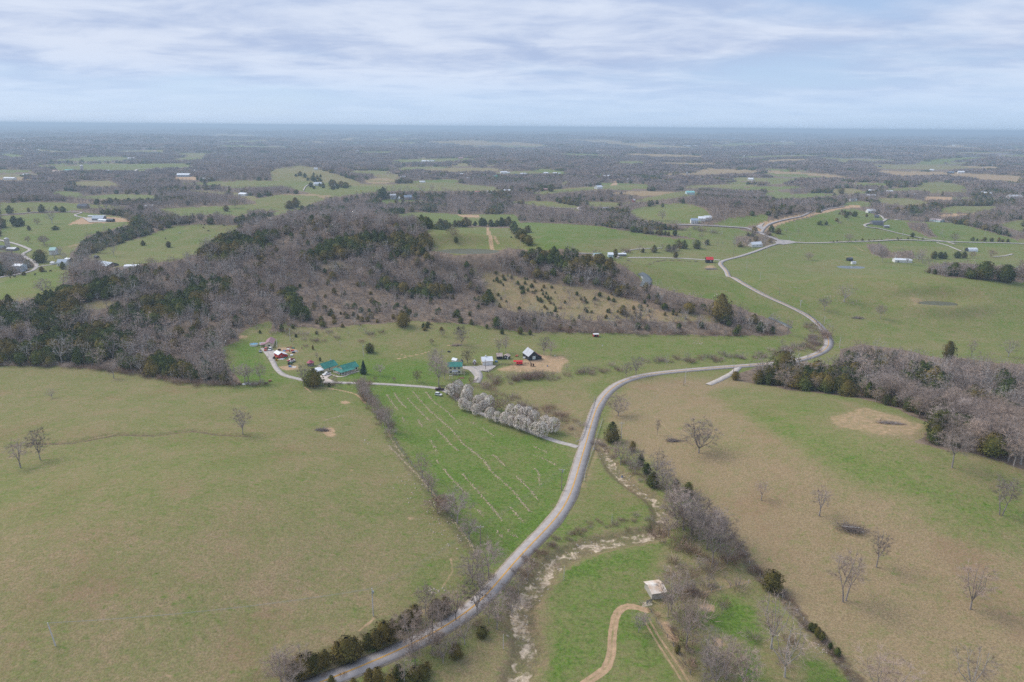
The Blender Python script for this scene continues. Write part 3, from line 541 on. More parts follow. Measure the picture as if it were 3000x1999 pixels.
# ------------------------------------------------------------------ ground: one sheet out to the horizon
def build_ground():
    a = np.concatenate([np.radians(np.arange(-180, -44, 6.0)), np.radians(np.linspace(-44, 44, 1500)), np.radians(np.arange(50, 180, 6.0))])
    tmax, tmin = 1.15, CH / 46000.0
    s = np.linspace(1, 0, 900)
    tt = tmin + (tmax - tmin) * s ** 1.35
    D_ = np.concatenate([[8, 40, 90], CH / tt])
    na, nd = len(a), len(D_)
    A_, DD = np.meshgrid(a, D_)
    x = DD * np.sin(A_); y = DD * np.cos(A_)
    z = Hf(x, y)
    front = (np.abs(A_) < R(43)) & (DD > 120)
    jn = perlin(x / 9, y / 9); jm = perlin(x / 31 + 40, y / 31)
    px, py = proj(x, y, z)
    jit = np.clip(9000 / DD, 1, 14)
    pxj = px + jit * (jn * .6 + jm) * .5; pyj = py + jit * .4 * (perlin(x / 14 + 9, y / 14) + perlin(x / 45, y / 45 + 7)) * .5
    L_ = landcover(np.where(front, pxj, -9999), pyj)
    g, d, b, c = L_[0], L_[1], L_[2], L_[3]
    fieldm = ((b + c) <= 0)
    def soft(arr, k):
        w_ = fieldm.astype(float) + 1e-4; o_ = arr * w_
        for ax in (0, 1):
            for _ in range(2):
                k2 = max(1, int(k * (1 if ax else .55)))
                def box(q):
                    cs = np.cumsum(np.concatenate([np.repeat(np.take(q, [0], ax), k2 + 1, ax), q, np.repeat(np.take(q, [-1], ax), k2, ax)], ax), ax)
                    n_ = q.shape[ax]; return (np.take(cs, range(2 * k2 + 1, n_ + 2 * k2 + 1), ax) - np.take(cs, range(0, n_), ax)) / (2 * k2 + 1)
                o_ = box(o_); w_ = box(w_)
        return np.where(fieldm, o_ / np.maximum(w_, 1e-6), arr)
    nearw = 1 - sst(700, 1500, DD)
    g = g * (1 - nearw) + soft(g, 9) * nearw; d = d * (1 - nearw * .8) + soft(d, 3) * nearw * .8
    back = ~front
    g[back] = .5
    wood = np.clip(b + c, 0, 1)
    wood = np.where(L_[4] < .5, wood * .35, wood)
    far = sst(3500, 5500, DD)
    wood = np.where(back & (DD > 900), .9, wood)
    xf, yf = x.ravel(), y.ravel()
    def stroke(v, pts, hw, arr, val, jitter=1.0):
        pl = line(v, pts, 3.0) if isinstance(v, str) else v
        P_ = np.array(pl); pad = hw * 3
        m = (x > P_[:, 0].min() - pad) & (x < P_[:, 0].max() + pad) & (y > P_[:, 1].min() - pad) & (y < P_[:, 1].max() + pad)
        if m.any():
            sdv = seg_dist(x[m], y[m], pl) + jitter * hw * .5 * perlin(x[m] / 2.5, y[m] / 2.5)
            arr[m] = np.maximum(arr[m], val * (1 - sst(hw * .6, hw * 1.3, sdv)))
    for q_, (v, pts, hw, st) in enumerate(DIRT):
        stroke(v, pts, hw, d, st * (.45 if q_ < 27 and v == 'P' else 1), .5)
    for v, pts, hw in RUTS:
        pl = line(v, pts, 2.0); P_ = np.array(pl); n = np.gradient(P_, axis=0); n = np.stack([-n[:, 1], n[:, 0]], 1); n /= np.linalg.norm(n, axis=1)[:, None]
        for off in (-.85, .85): stroke([tuple(q) for q in P_ + n * off], None, .6, d, .95, .4)
        stroke(pl, None, hw, d, .6)
    rock = np.zeros_like(x); dark = np.zeros_like(x)
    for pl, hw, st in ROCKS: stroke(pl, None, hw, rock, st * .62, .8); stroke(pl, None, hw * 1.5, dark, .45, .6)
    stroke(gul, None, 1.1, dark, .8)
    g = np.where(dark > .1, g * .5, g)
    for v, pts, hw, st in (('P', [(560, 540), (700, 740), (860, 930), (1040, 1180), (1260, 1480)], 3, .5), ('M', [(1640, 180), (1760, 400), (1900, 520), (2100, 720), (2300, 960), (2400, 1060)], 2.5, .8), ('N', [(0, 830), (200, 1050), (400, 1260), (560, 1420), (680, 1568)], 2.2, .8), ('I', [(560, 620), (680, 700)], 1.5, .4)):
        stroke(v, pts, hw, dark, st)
    V_ = np.stack([x.ravel(), y.ravel(), z.ravel()], 1)
    i = np.arange(nd - 1)[:, None] * na; j = np.arange(na)[None, :]; j2 = (j + 1) % na
    Fc = np.stack([i + j, i + na + j, i + na + j2, i + j2], -1).reshape(-1, 4)[:, ::-1]
    me = mesh_np('ground', V_, Fc, [ground_material()], True)
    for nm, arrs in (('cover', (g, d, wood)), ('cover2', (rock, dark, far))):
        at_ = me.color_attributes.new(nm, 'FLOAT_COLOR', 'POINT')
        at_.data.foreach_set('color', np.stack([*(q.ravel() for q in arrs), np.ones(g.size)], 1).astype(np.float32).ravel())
    o = link('ground', me); tag(o, 'rolling pasture and woodland ground', 'ground', kind='structure')

# ------------------------------------------------------------------ roads
def zoff(d): return 0.10 + 0.05 * (d / 400.0) ** 2
PROFILE = {}
def ribbon(name, pts, width, m, parent=None, lift=0.0, skirt_=False, level=False, deep=.3, shift=0.0, wob=0.0, label=None, cat='road', dash=None):
    P_ = np.array(pts, float); n = np.gradient(P_, axis=0); n = np.stack([-n[:, 1], n[:, 0]], 1); n /= np.maximum(np.linalg.norm(n, axis=1), 1e-6)[:, None]
    wv = np.full(len(P_), width / 2.0)
    if callable(width): wv = width(np.linspace(0, 1, len(P_))) / 2.0
    if wob: wv = wv * (1 + wob * perlin(np.arange(len(P_)) / 4.0, np.zeros(len(P_))))
    cols_ = [P_ + n * (shift + k * wv[:, None] if False else (shift + k * wv)[:, None]) for k in (-1, 0, 1)]
    hc = np.max([Hf(q[:, 0], q[:, 1]) for q in cols_], axis=0); d = np.hypot(P_[:, 0], P_[:, 1])
    if level and 'z' in PROFILE: hc = PROFILE['z'][:len(P_)]
    elif level:                   # a graded road: level across, its profile smoothed along its length
        pad = np.pad(hc, 6, 'edge'); mx = np.max([pad[i:i + len(hc)] for i in range(4, 9)], axis=0); mx = np.pad(mx, 6, 'edge'); hc = np.maximum(np.mean([mx[i:i + len(P_)] for i in range(13)], axis=0), hc); PROFILE['z'] = hc
    V_ = []
    for k, q in zip((-1, 0, 1), cols_):
        hz = hc if level else Hf(q[:, 0], q[:, 1]) * .3 + hc * .7
        V_.append(np.stack([q[:, 0], q[:, 1], hz + zoff(d) + lift + (0.05 if k == 0 else 0)], 1))
    skirt = [np.stack([cols_[k][:, 0], cols_[k][:, 1], V_[k][:, 2] - deep], 1) for k in (0, 2)] if (not lift or skirt_) else []
    rows = ([skirt[0]] + V_ + [skirt[1]]) if skirt else V_
    V_ = np.concatenate(rows); L_ = len(P_); Fc = []
    i = np.arange(L_ - 1)
    for r_ in range(len(rows) - 1): Fc.append(np.stack([r_ * L_ + i, (r_ + 1) * L_ + i, (r_ + 1) * L_ + i + 1, r_ * L_ + i + 1], 1)[:, ::-1])
    o = link(name, mesh_np(name, V_, np.concatenate(Fc), [m], False), parent)
    if parent is None: tag(o, label, cat, kind='structure')
    return o
def patch_sheet(name, v, pts, m, label, cat='ground', lift=0.02):
    P_ = [hit(*p) for p in ph(v, pts)]
    V_ = []; n = len(P_); cx = sum(p[0] for p in P_) / n; cyy = sum(p[1] for p in P_) / n
    rings = 6; Fc = []
    for r_ in range(rings + 1):
        f = r_ / rings
        for p in P_:
            x, y = cx + (p[0] - cx) * f, cyy + (p[1] - cyy) * f; V_.append((x, y, float(Hf(x, y)) + zoff(math.hypot(x, y)) + lift))
    for r_ in range(rings):
        for k in range(n): Fc.append((r_ * n + k, (r_ + 1) * n + k, (r_ + 1) * n + (k + 1) % n, r_ * n + (k + 1) % n))
    o = link(name, mesh_np(name, V_, np.array(Fc), [m])); tag(o, label, cat, kind='structure'); return o
ASPH = mat('asphalt', (0.43, 0.385, 0.36), .9, var=.16, vscale_=.35)
GRAV = mat('gravel', (0.52, 0.46, 0.41), .95, var=.22, vscale_=.5)
YEL = mat('yellow_paint', (0.80, 0.42, 0.05), .7, var=.2, vscale_=.3)
CONC = mat('concrete', (0.62, 0.52, 0.44), .9, var=.12, vscale_=.5)
main_px = [(560, 1640), (640, 1604), (700, 1583), (775, 1555), (860, 1521), (950, 1481), (1035, 1438), (1090, 1400), (1140, 1345), (1175, 1298), (1215, 1257), (1250, 1222), (1285, 1185), (1310, 1140), (1325, 1092), (1340, 1040), (1355, 990), (1368, 945), (1385, 915), (1415, 885), (1460, 867), (1530, 856), (1600, 850), (1680, 843), (1760, 838), (1820, 832), (1870, 818), (1900, 803), (1905, 785), (1893, 760), (1870, 735), (1830, 712), (1780, 690), (1730, 665), (1690, 640), (1668, 622), (1655, 609), (1659, 601), (1700, 590), (1740, 577), (1775, 564), (1803, 557)]
ROAD = line('V', main_px, 3.0)
_R = np.pad(np.array(ROAD), ((5, 5), (0, 0)), 'edge'); ROAD = [tuple(q) for q in np.mean([_R[i:i + len(ROAD)] for i in range(11)], axis=0)]
ROAD_LEN = len(ROAD)
_ra = np.array(ROAD); _h = np.pad(Hf(_ra[:, 0], _ra[:, 1]), 9, 'edge'); _h = np.mean([_h[i:i + ROAD_LEN] for i in range(19)], axis=0)
_cx, _cy = np.floor(_ra[:, 0] / 25).astype(np.int64), np.floor(_ra[:, 1] / 25).astype(np.int64)
GRADE[:] = [_ra[:, 0][::2], _ra[:, 1][::2], _h[::2], np.unique(np.concatenate([(_cx + a_) * 100003 + _cy + b_ for a_ in (-1, 0, 1) for b_ in (-1, 0, 1)]))]
PROFILE['z'] = _h
build_ground()
ribbon('road', ROAD, 5.7, ASPH, lift=.05, skirt_=True, level=True, deep=.02, label='grey two lane country road winding up the valley')
ribbon('road_shoulder', ROAD[:int(ROAD_LEN * .5)], 7.3, mat('gravel_shoulder', (.38, .31, .235), .95, var=.3, vscale_=.6), label='gravelly shoulder along the country road', lift=-.045, wob=.10, skirt_=True, level=True, deep=.15)

yl = ROAD[: int(ROAD_LEN * .8)]
def painted(name, pts, width, m, shift):
    o = ribbon(name, pts, width, m, lift=0.14, shift=shift, level=True); tag(o, 'double yellow centre line painted on the road', 'road marking', kind='structure')
painted('road_marking', yl, 0.22, YEL, 0.17); painted('road_marking', yl, 0.22, YEL, -0.17)
def road(v, pts, w_, m, label, **kw): return ribbon('road', line(v, pts, 4.0), w_, m, label=label, lift=0.0, **kw)
road('V', [(1803, 557), (1775, 547), (1740, 533), (1716, 525), (1690, 523), (1620, 519), (1575, 517), (1555, 517)], 8, ASPH, 'grey road bending left beyond the junction')
road('V', [(1803, 557), (1860, 559), (1930, 557), (2000, 555), (2060, 552), (2110, 553), (2180, 556), (2260, 558), (2353, 561), (2450, 566)], 5.5, GRAV, 'straight pale road running right from the junction')
road('D', [(0, 1003), (40, 985), (190, 948), (330, 915), (480, 882), (600, 850), (700, 837)], 4.5, ASPH, 'new road on the graded dirt strip')
road('U', [(845, 280), (855, 262), (880, 238), (930, 218), (1000, 200)], 4.5, ASPH, 'start of the new road at the junction')
road('V', [(1328, 1028), (1290, 1018), (1240, 1001), (1170, 972), (1120, 956), (1080, 938), (1050, 915), (1030, 902), (1005, 893), (940, 887), (850, 882), (780, 880), (720, 878), (680, 870), (652, 862), (636, 848), (625, 828), (614, 812), (604, 800)], 3.6, GRAV, 'pale gravel drive from the road to the farms', wob=.08)
road('V', [(1095, 880), (1101, 865), (1095, 852), (1080, 843)], 5, GRAV, 'gravel spur up to the garage yard')
road('V', [(1700, 842), (1683, 858), (1655, 873), (1628, 885)], 4.5, GRAV, 'short gravel turnout beside the road')
road('E', [(-60, 0), (0, 15), (130, 45), (230, 80), (275, 105), (215, 140), (260, 185), (310, 210), (335, 255), (280, 300), (150, 330), (30, 350), (-40, 365)], 4.5, GRAV, 'pale lane curving past the silo')
road('E', [(325, 268), (400, 250), (480, 240)], 3, GRAV, 'pale drive to the farmyard houses')
road('A', [(-60, 920), (0, 915), (200, 897), (400, 884), (600, 882), (745, 888), (690, 913), (730, 930), (790, 940)], 4, GRAV, 'pale lane to the new house')
road('A', [(-50, 412), (200, 402), (560, 400), (760, 382), (1060, 376)], 6, GRAV, 'far pale road above the green field')
road('A', [(80, 552), (430, 548)], 5, GRAV, 'far left drive'); road('A', [(1000, 520), (1210, 520), (1300, 492), (1560, 490), (1900, 460), (2353, 470)], 7, GRAV, 'far pale road over the brown ridge')
road('C', [(655, 795), (672, 815), (640, 835), (612, 852), (660, 875)], 8, GRAV, 'pale bend of road in the far middle'); road('C', [(345, 845), (500, 852), (612, 850)], 5, GRAV, 'thin far road left of the bend')
road('H', [(700, 165), (800, 163), (1000, 165), (1200, 172), (1380, 182), (1500, 185)], 5, GRAV, 'lane running left from the sharp bend')
road('H', [(230, 132), (420, 128), (700, 105), (1000, 80)], 3, GRAV, 'farm lane under the bright green hill')
road('U', [(1960, 345), (1900, 330), (1820, 320), (1700, 298), (1600, 275), (1530, 258), (1450, 246), (1437, 238), (1460, 228), (1520, 222), (1560, 204), (1540, 190), (1520, 176)], 4.2, GRAV, 'pale lane up to the houses on the right hill')
road('U', [(1560, 204), (1650, 203), (1810, 210), (1900, 216), (1990, 222)], 4, GRAV, 'pale lane to the metal barn')
road('D', [(1550, 1165), (1640, 1190), (1780, 1245)], 3, GRAV, 'thin lane to the quonset barn')
road('B', [(435, 690), (455, 655), (490, 630), (555, 610)], 3, GRAV, 'farm track over the left far hill')
road('I', [(2050, 245), (2140, 240), (2240, 220)], 3, GRAV, 'pale track right of the quonset barn')
patch_sheet('concrete_pad', 'X', [(510, 730), (700, 690), (900, 640), (1000, 690), (850, 750), (830, 800), (880, 850), (1010, 880), (1050, 930), (900, 955), (520, 945), (480, 850)], CONC, 'pinkish concrete parking pad in front of the green roofed ranch house')
patch_sheet('gravel_yard', 'Y', [(880, 395), (1400, 395), (1480, 370), (1920, 350), (2060, 385), (1950, 470), (1850, 550), (1760, 600), (1690, 500), (1400, 490), (1330, 530), (1400, 680), (1440, 770), (1350, 880), (1260, 900), (1300, 760), (1180, 600), (1080, 520), (900, 490)], GRAV, 'pale gravel yard in front of the white garage', lift=.03)
patch_sheet('gravel_yard', 'F', [(305, 590), (460, 590), (520, 620), (520, 660), (420, 720), (360, 640)], GRAV, 'gravel parking area below the mobile home', lift=.03)
patch_sheet('gravel_yard', 'A', [(760, 940), (900, 935), (1000, 975), (820, 980)], GRAV, 'gravel apron of the new house', lift=.03)
patch_sheet('road', 'V', [(1795, 552), (1812, 553), (1835, 558), (1800, 563), (1785, 561), (1780, 556)], ASPH, 'paved middle of the road junction', 'road', lift=.03)
patch_sheet('road', 'D', [(-115, 1020), (-30, 980), (-55, 1015), (-20, 1035), (-60, 1045)], ASPH, 'paved fork where the roads part', 'road', lift=.03)
path_pts = line('X', [(1020, 705), (1150, 745), (1250, 760), (1400, 735), (1600, 650), (1910, 560)], 1.5)
ribbon('path', path_pts, 1.4, CONC, label='curved pale path round the ranch house porch', cat='path')

# ponds and a glimpse of river
WAT = mat('pond_water', (0.10, 0.095, 0.045), .5, spec=.5); RIV = mat('river_water', (0.13, 0.14, 0.13), .3, spec=.5)
def pond(p, rx, ry, lv, label, m=WAT):
    n = 28; V_ = [(p[0], p[1], lv)] + [(p[0] + rx * math.cos(2 * math.pi * k / n) * (1 + .08 * math.sin(3 * k)), p[1] + ry * math.sin(2 * math.pi * k / n), lv) for k in range(n)]
    me = bpy.data.meshes.new('pond'); me.from_pydata(V_, [], [(0, 1 + k, 1 + (k + 1) % n) for k in range(n)]); me.materials.append(m)
    o = link('pond', me); tag(o, label, 'pond', kind='structure')
pond(POND, 16.5, 9, POND[2] - 1.3, 'brown pond in the right pasture'); pond(POND2, 19, 10, POND2[2] - .5, 'small blue pond by the little sheds', RIV); pond(POND3, 34, 18, POND3[2] - .7, 'pond with a pale rim behind the wooded hill')
ribbon('river', line('H', [(810, 300), (845, 320), (868, 350), (860, 390), (840, 420)], 4), 9, RIV, label='glimpse of river beside the bare wood', cat='river')
ribbon('river', line('H', [(1920, 680), (1980, 705), (2060, 740), (2110, 770)], 4), 4, RIV, label='thin stream at the tip of the wood', cat='river')

# ------------------------------------------------------------------ trees
BARK = foliage('bark', (0.26, 0.22, 0.20), (0.42, 0.37, 0.34), (0.34, 0.29, 0.26), .6, .3)
TWIG = foliage('twigs', (0.27, 0.21, 0.175), (0.50, 0.41, 0.36), (0.37, 0.275, 0.21), .12, .75)
BROWN = foliage('brown_twigs', (0.24, 0.16, 0.115), (0.40, 0.28, 0.205), (0.28, 0.18, 0.13), .2, .4)
YTWIG = foliage('budding_twigs', (0.24, 0.20, 0.10), (0.33, 0.29, 0.15), (0.28, 0.24, 0.12), .2, .3)
WBARK = foliage('pale_bark', (0.36, 0.325, 0.29), (0.52, 0.48, 0.44), (0.44, 0.40, 0.36), .6, .2)
CEDAR = foliage('cedar_foliage', (0.035, 0.054, 0.013), (0.115, 0.135, 0.030), (0.165, 0.108, 0.030), .55, .55)
SPRUCE = foliage('spruce_foliage', (0.018, 0.045, 0.030), (0.050, 0.095, 0.055), (0.035, 0.07, 0.04), .5, .2)
BLOSSOM = foliage('white_blossom', (0.46, 0.38, 0.31), (0.86, 0.80, 0.70), (0.66, 0.57, 0.48), .7, .15)
def tube(V_, Fc, pts, r0_, r1_, sides=4):
    """tapered limb along points, appended as quads"""
    base = len(V_); n = len(pts)
    for i, p in enumerate(pts):
        d = (pts[min(i + 1, n - 1)] - pts[max(i - 1, 0)]).normalized()
        a = d.orthogonal().normalized(); b = d.cross(a); r_ = r0_ + (r1_ - r0_) * i / (n - 1)
        for k in range(sides):
            an = 2 * math.pi * k / sides; V_.append(tuple(p + (a * math.cos(an) + b * math.sin(an)) * r_))
    for i in range(n - 1):
        for k in range(sides):
            Fc.append((base + i * sides + k, base + i * sides + (k + 1) % sides, base + (i + 1) * sides + (k + 1) % sides, base + (i + 1) * sides + k))
def blade(V_, Fc, p, q, w_, rg):
    """a twig: a sliver of a triangle kept as a quad"""
    d = q - p; s_ = d.cross(Vector((rg.gauss(0, 1), rg.gauss(0, 1), rg.gauss(0, 1))))
    if s_.length < 1e-6: return
    s_ = s_.normalized() * w_ * .5; b = len(V_)
    V_ += [tuple(p - s_), tuple(p + s_), tuple(q + s_ * .25), tuple(q - s_ * .25)]; Fc.append((b, b + 1, b + 2, b + 3))
def jit(rg, s_): return Vector((rg.gauss(0, s_), rg.gauss(0, s_), rg.gauss(0, s_)))
def bare_tree_meshes(seed, h=14, rr=5.5, nb=90, ntw=9, tw=.05, stem=.28, limbs=6, upright=1.0, twm=None, bkm=None, br=.07, double=False):
    rg = random.Random(seed); TV, TF, CV, CF = [], [], [], []
    cz = h * (.5 + stem * .5); ch = h * (1 - stem) * .5
    fork = Vector((rg.uniform(-.3, .3), rg.uniform(-.3, .3), h * stem))
    stems = [fork] if not double else [fork + Vector((-rr * .25, 0, 0)), fork + Vector((rr * .25, .3, 0))]
    for f_ in stems: tube(TV, TF, [Vector((f_.x * .3, f_.y * .3, -.5)), Vector((f_.x * .6, f_.y * .6, h * stem * .5)), f_], h * .022, h * .016, 5)
    LB = []
    for k in range(limbs):
        an = 2 * math.pi * (k + rg.uniform(-.3, .3)) / limbs; el = rg.uniform(.35, 1.0) if k else .95
        f_ = stems[k % len(stems)]
        e = Vector((math.cos(an) * rr * (1.05 - el * .75), math.sin(an) * rr * (1.05 - el * .75), cz + ch * (el * 1.1 - .2) * upright))
        mid = f_.lerp(e, .45) + Vector((math.cos(an), math.sin(an), 0)) * rr * .12 + jit(rg, rr * .04)
        pts = [f_, mid, mid.lerp(e, .5) + jit(rg, rr * .05), e]
        tube(TV, TF, pts, h * .011, h * .0035, 3); LB.append(pts)
    for k in range(nb):
        while True:
            v = Vector((rg.uniform(-1, 1), rg.uniform(-1, 1), rg.uniform(-.85, 1)))
            if .25 < v.length < 1: break
        v = v * (.62 + .38 * v.length); lump = 1 + .18 * math.sin(3 * math.atan2(v.y, v.x) + seed)
        e = Vector((v.x * rr * lump, v.y * rr * lump, cz + v.z * ch))
        best = min(((p.lerp(q, t) - e).length + 1.2 * max(0, p.lerp(q, t).z - e.z), i, j, t) for i, L_ in enumerate(LB) for j, (p, q) in enumerate(zip(L_[:-1], L_[1:])) for t in (.2, .6, .95))
        L_ = LB[best[1]]; s_ = L_[best[2]].lerp(L_[best[2] + 1], best[3])
        m_ = s_.lerp(e, .5) + Vector((0, 0, .06 * (e - s_).length)) + jit(rg, .12 * (e - s_).length * .5)
        blade(CV, CF, s_, m_, br, rg); blade(CV, CF, m_, e, br * .7, rg)
        for q in range(ntw):
            o_ = m_.lerp(e, rg.uniform(.1, 1)); d = (e - s_).normalized() * .6 + Vector((rg.gauss(0, .55), rg.gauss(0, .55), rg.gauss(.25, .5)))
            blade(CV, CF, o_, o_ + d * rg.uniform(.5, 1.15) * rr * .2, tw, rg)
    return mesh_np('trunk', TV, TF, [bkm or BARK]), mesh_np('crown', CV, CF, [twm or TWIG])
def cone_tree_meshes(seed, h=9, rr=2.4, n=420, sz=.55, m=None, shape='cedar', skirt=.06):
    rg = random.Random(seed); TV, TF, CV, CF = [], [], [], []
    tube(TV, TF, [Vector((0, 0, -.5)), Vector((0, 0, h * .5)), Vector((0, 0, h * .9))], h * .018, h * .006, 5)
    ph_ = [rg.uniform(0, 6.28) for _ in range(5)]
    def rad(f, an):
        if shape == 'cedar': b = (math.sin(math.pi * min(1, (f * .93 + .07)) ** .62) ** .75) if seed % 2 else math.sin(math.pi * (f * .84 + .13)) ** .62 * 1.12
        elif shape == 'spruce': b = (1 - f) ** .85 * (1 - .22 * ((f * 11) % 1))
        else: b = math.sin(math.pi * (f * .9 + .06)) ** .6
        return rr * b * (1 + .16 * math.sin(3 * an + ph_[0] + 5 * f) + .13 * math.sin(5 * an + ph_[1] - 9 * f) + .08 * math.sin(8 * an + 17 * f + ph_[2]))
    for k in range(n):
        f = rg.random() ** .9; an = rg.uniform(0, 6.283); inner = rg.random() < .3
        r_ = rad(f, an) * (rg.uniform(.35, .8) if inner else rg.uniform(.85, 1.06)); z = h * (skirt + f * (1 - skirt))
        c = Vector((math.cos(an) * r_, math.sin(an) * r_, z))
        nrm = (Vector((math.cos(an), math.sin(an), .55)) + jit(rg, .45)).normalized(); a = nrm.orthogonal().normalized(); b = nrm.cross(a)
        th = rg.uniform(0, 6.28); a, b = a * math.cos(th) + b * math.sin(th), b * math.cos(th) - a * math.sin(th)
        s_ = sz * rg.uniform(.5, 1.2) * (.6 + .4 * (1 - f)); q = len(CV)
        CV += [tuple(c - a * s_ - b * s_ * .5), tuple(c + a * s_ * .6 - b * s_ * .7), tuple(c + a * s_ + b * s_ * .5 + nrm * s_ * .3), tuple(c - a * s_ * .5 + b * s_ * .8)]
        CF.append((q, q + 1, q + 2, q + 3))
    # dark inner mass so that the sky does not show straight through
    rings, sd_ = 6, 7; q = len(CV)
    for i in range(rings):
        f = i / (rings - 1)
        for k in range(sd_): an = 6.283 * k / sd_; r_ = max(.03, rad(f * .97 + .015, an) * .72); CV.append((math.cos(an) * r_, math.sin(an) * r_, h * (skirt + f * (.94 - skirt))))
    for i in range(rings - 1):
        for k in range(sd_): CF.append((q + i * sd_ + k, q + i * sd_ + (k + 1) % sd_, q + (i + 1) * sd_ + (k + 1) % sd_, q + (i + 1) * sd_ + k))
    return mesh_np('trunk', TV, TF, [BARK]), mesh_np('crown', CV, CF, [m or CEDAR])
def pear_meshes(seed, h=8.5, rr=3.7, n=1500):
    rg = random.Random(seed); TV, TF, CV, CF, BV, BF = [], [], [], [], [], []
    tube(TV, TF, [Vector((0, 0, -.5)), Vector((0, 0, h * .12)), Vector((0, 0, h * .3))], .17, .13, 6)
    tips = []
    for k in range(26):
        an = rg.uniform(0, 6.28); el = rg.uniform(.05, 1); e = Vector((math.cos(an) * rr * .92 * math.sin(math.pi * (1 - el * .62)) ** .8, math.sin(an) * rr * .92 * math.sin(math.pi * (1 - el * .62)) ** .8, h * (.32 + .62 * el)))
        s_ = Vector((0, 0, h * rg.uniform(.14, .3))); m_ = s_.lerp(e, .5) + Vector((math.cos(an), math.sin(an), 0)) * rr * .16
        tube(TV, TF, [s_, m_, e], .07, .02, 3); tips.append((s_, m_, e))
    lob = [(rg.uniform(0, 6.28), rg.uniform(.2, .9), rg.uniform(.1, .2)) for _ in range(9)]
    for k in range(n):
        an = rg.uniform(0, 6.28); f = rg.random() ** .8
        r_ = rr * math.sin(math.pi * (.10 + .86 * f) ** .78) ** .62
        r_ *= 1 + sum(am * math.exp(-((((an - a + 3.14) % 6.28) - 3.14) / .55) ** 2 - ((f - ff) / .2) ** 2) for a, ff, am in lob) - .08
        streak = math.sin(an * 9 + 4 * math.sin(an * 3 + seed))
        if streak > .45 and rg.random() < .75: continue
        r_ *= rg.uniform(.80, 1.04) if rg.random() < .8 else rg.uniform(.4, .8)
        c = Vector((math.cos(an) * r_, math.sin(an) * r_, h * (.16 + .84 * f)))
        nrm = (Vector((math.cos(an), math.sin(an), .7)) + jit(rg, .5)).normalized(); a = nrm.orthogonal().normalized(); b = nrm.cross(a); th = rg.uniform(0, 6.28)
        a, b = a * math.cos(th) + b * math.sin(th), b * math.cos(th) - a * math.sin(th); s_ = rg.uniform(.13, .27); q = len(CV)
        CV += [tuple(c - a * s_ - b * s_ * .6), tuple(c + a * s_ * .8 - b * s_ * .5), tuple(c + a * s_ * .7 + b * s_), tuple(c - a * s_ * .9 + b * s_ * .5)]; CF.append((q, q + 1, q + 2, q + 3))
    nw = len(CF)
    for k in range(420):
        s_, m_, e = rg.choice(tips); p = m_.lerp(e, rg.random()); blade(CV, CF, p, p + Vector((p.x, p.y, (p.z - h * .45))).normalized() * rg.uniform(.6, 1.8) + jit(rg, .25), .06, rg)
    return mesh_np('trunk', TV, TF, [BARK]), mesh_np('crown', CV, CF, [BLOSSOM, BROWN], matidx=[0] * nw + [1] * (len(CF) - nw))
def bush_mesh(seed, rr=1.6, h=1.8, n=260, tw=.05, m=None):
    rg = random.Random(seed); V_, F_ = [], []
    for k in range(n):
        an = rg.uniform(0, 6.28); b = Vector((math.cos(an), math.sin(an), 0)) * rg.uniform(0, rr * .6); d = Vector((math.cos(an) * rg.uniform(.2, 1), math.sin(an) * rg.uniform(.2, 1), rg.uniform(.4, 1.3))).normalized()
        p = b + d * rg.uniform(0, h * .4); blade(V_, F_, p, p + d * rg.uniform(.4, .8) * h + jit(rg, .12), tw, rg)
    return mesh_np('bush', V_, F_, [m or BROWN])

class Kind: pass
def kind(name, meshes):
    k = Kind(); k.name = name; k.variants = meshes; return k
NEAR = dict(
    bare=kind('bare_tree', [bare_tree_meshes(i, 14, 6.2 + (i % 3) * .6, 110, 26, .05, .2 + .06 * (i % 3), 6 + i % 2) for i in range(6)]),
    spread=kind('bare_tree', [bare_tree_meshes(20 + i, 14, 7.8, 140, 26, .05, .14, 7, .9) for i in range(2)]),
    white=kind('bare_tree', [bare_tree_meshes(30 + i, 14, 6.8, 80, 16, .05, .2, 7, 1, TWIG, WBARK, .12) for i in range(2)]),
    young=kind('bare_tree', [bare_tree_meshes(40 + i, 14, 4.8, 80, 24, .05, .25, 5) for i in range(2)]),
    double=kind('bare_tree', [bare_tree_meshes(50, 14, 6.8, 110, 26, .05, .3, 6, 1, double=True)]),
    yellow=kind('budding_tree', [bare_tree_meshes(60 + i, 11, 6, 110, 18, .09, .14, 7, .9, YTWIG) for i in range(2)]),
    brown=kind('brown_tree', [bare_tree_meshes(70 + i, 7, 3.6, 80, 16, .07, .12, 6, .9, BROWN) for i in range(3)]),
    cedar=kind('cedar_tree', [cone_tree_meshes(i, 9, 2.7 + .4 * (i % 4), 900, .34) for i in range(6)]),
    spruce=kind('spruce_tree', [cone_tree_meshes(90, 11, 3.0, 900, .4, SPRUCE, 'spruce')]),
    pear=kind('flowering_pear_tree', [pear_meshes(i) for i in range(4)]))
def thing(name, loc, rz=0.0, label=None, cat=None, group=None):
    o = bpy.data.objects.new(name, None); col.objects.link(o); o.empty_display_size = .5
    o.location = loc; o.rotation_euler = (0, 0, rz); return tag(o, label, cat, group)
PROTO = {}
def place_tree(kd, vi, loc, scl, label, group, rz=None, cat='tree', name=None):
    k = NEAR[kd]; vi %= len(k.variants)
    root = thing(name or k.name, loc, rnd.uniform(0, 6.28) if rz is None else rz, label, cat, group)
    root.scale = (scl[0], scl[0], scl[1])
    for nm, me in zip(('trunk', 'crown'), k.variants[vi]): link(nm, me, root)
    return root
NAT_H = dict(bare=14, spread=14, white=14, young=14, double=14, yellow=11, brown=7, cedar=9, spruce=11, pear=8.5)
USED = []                                    # (x, y, keep-clear radius) of trees placed by hand
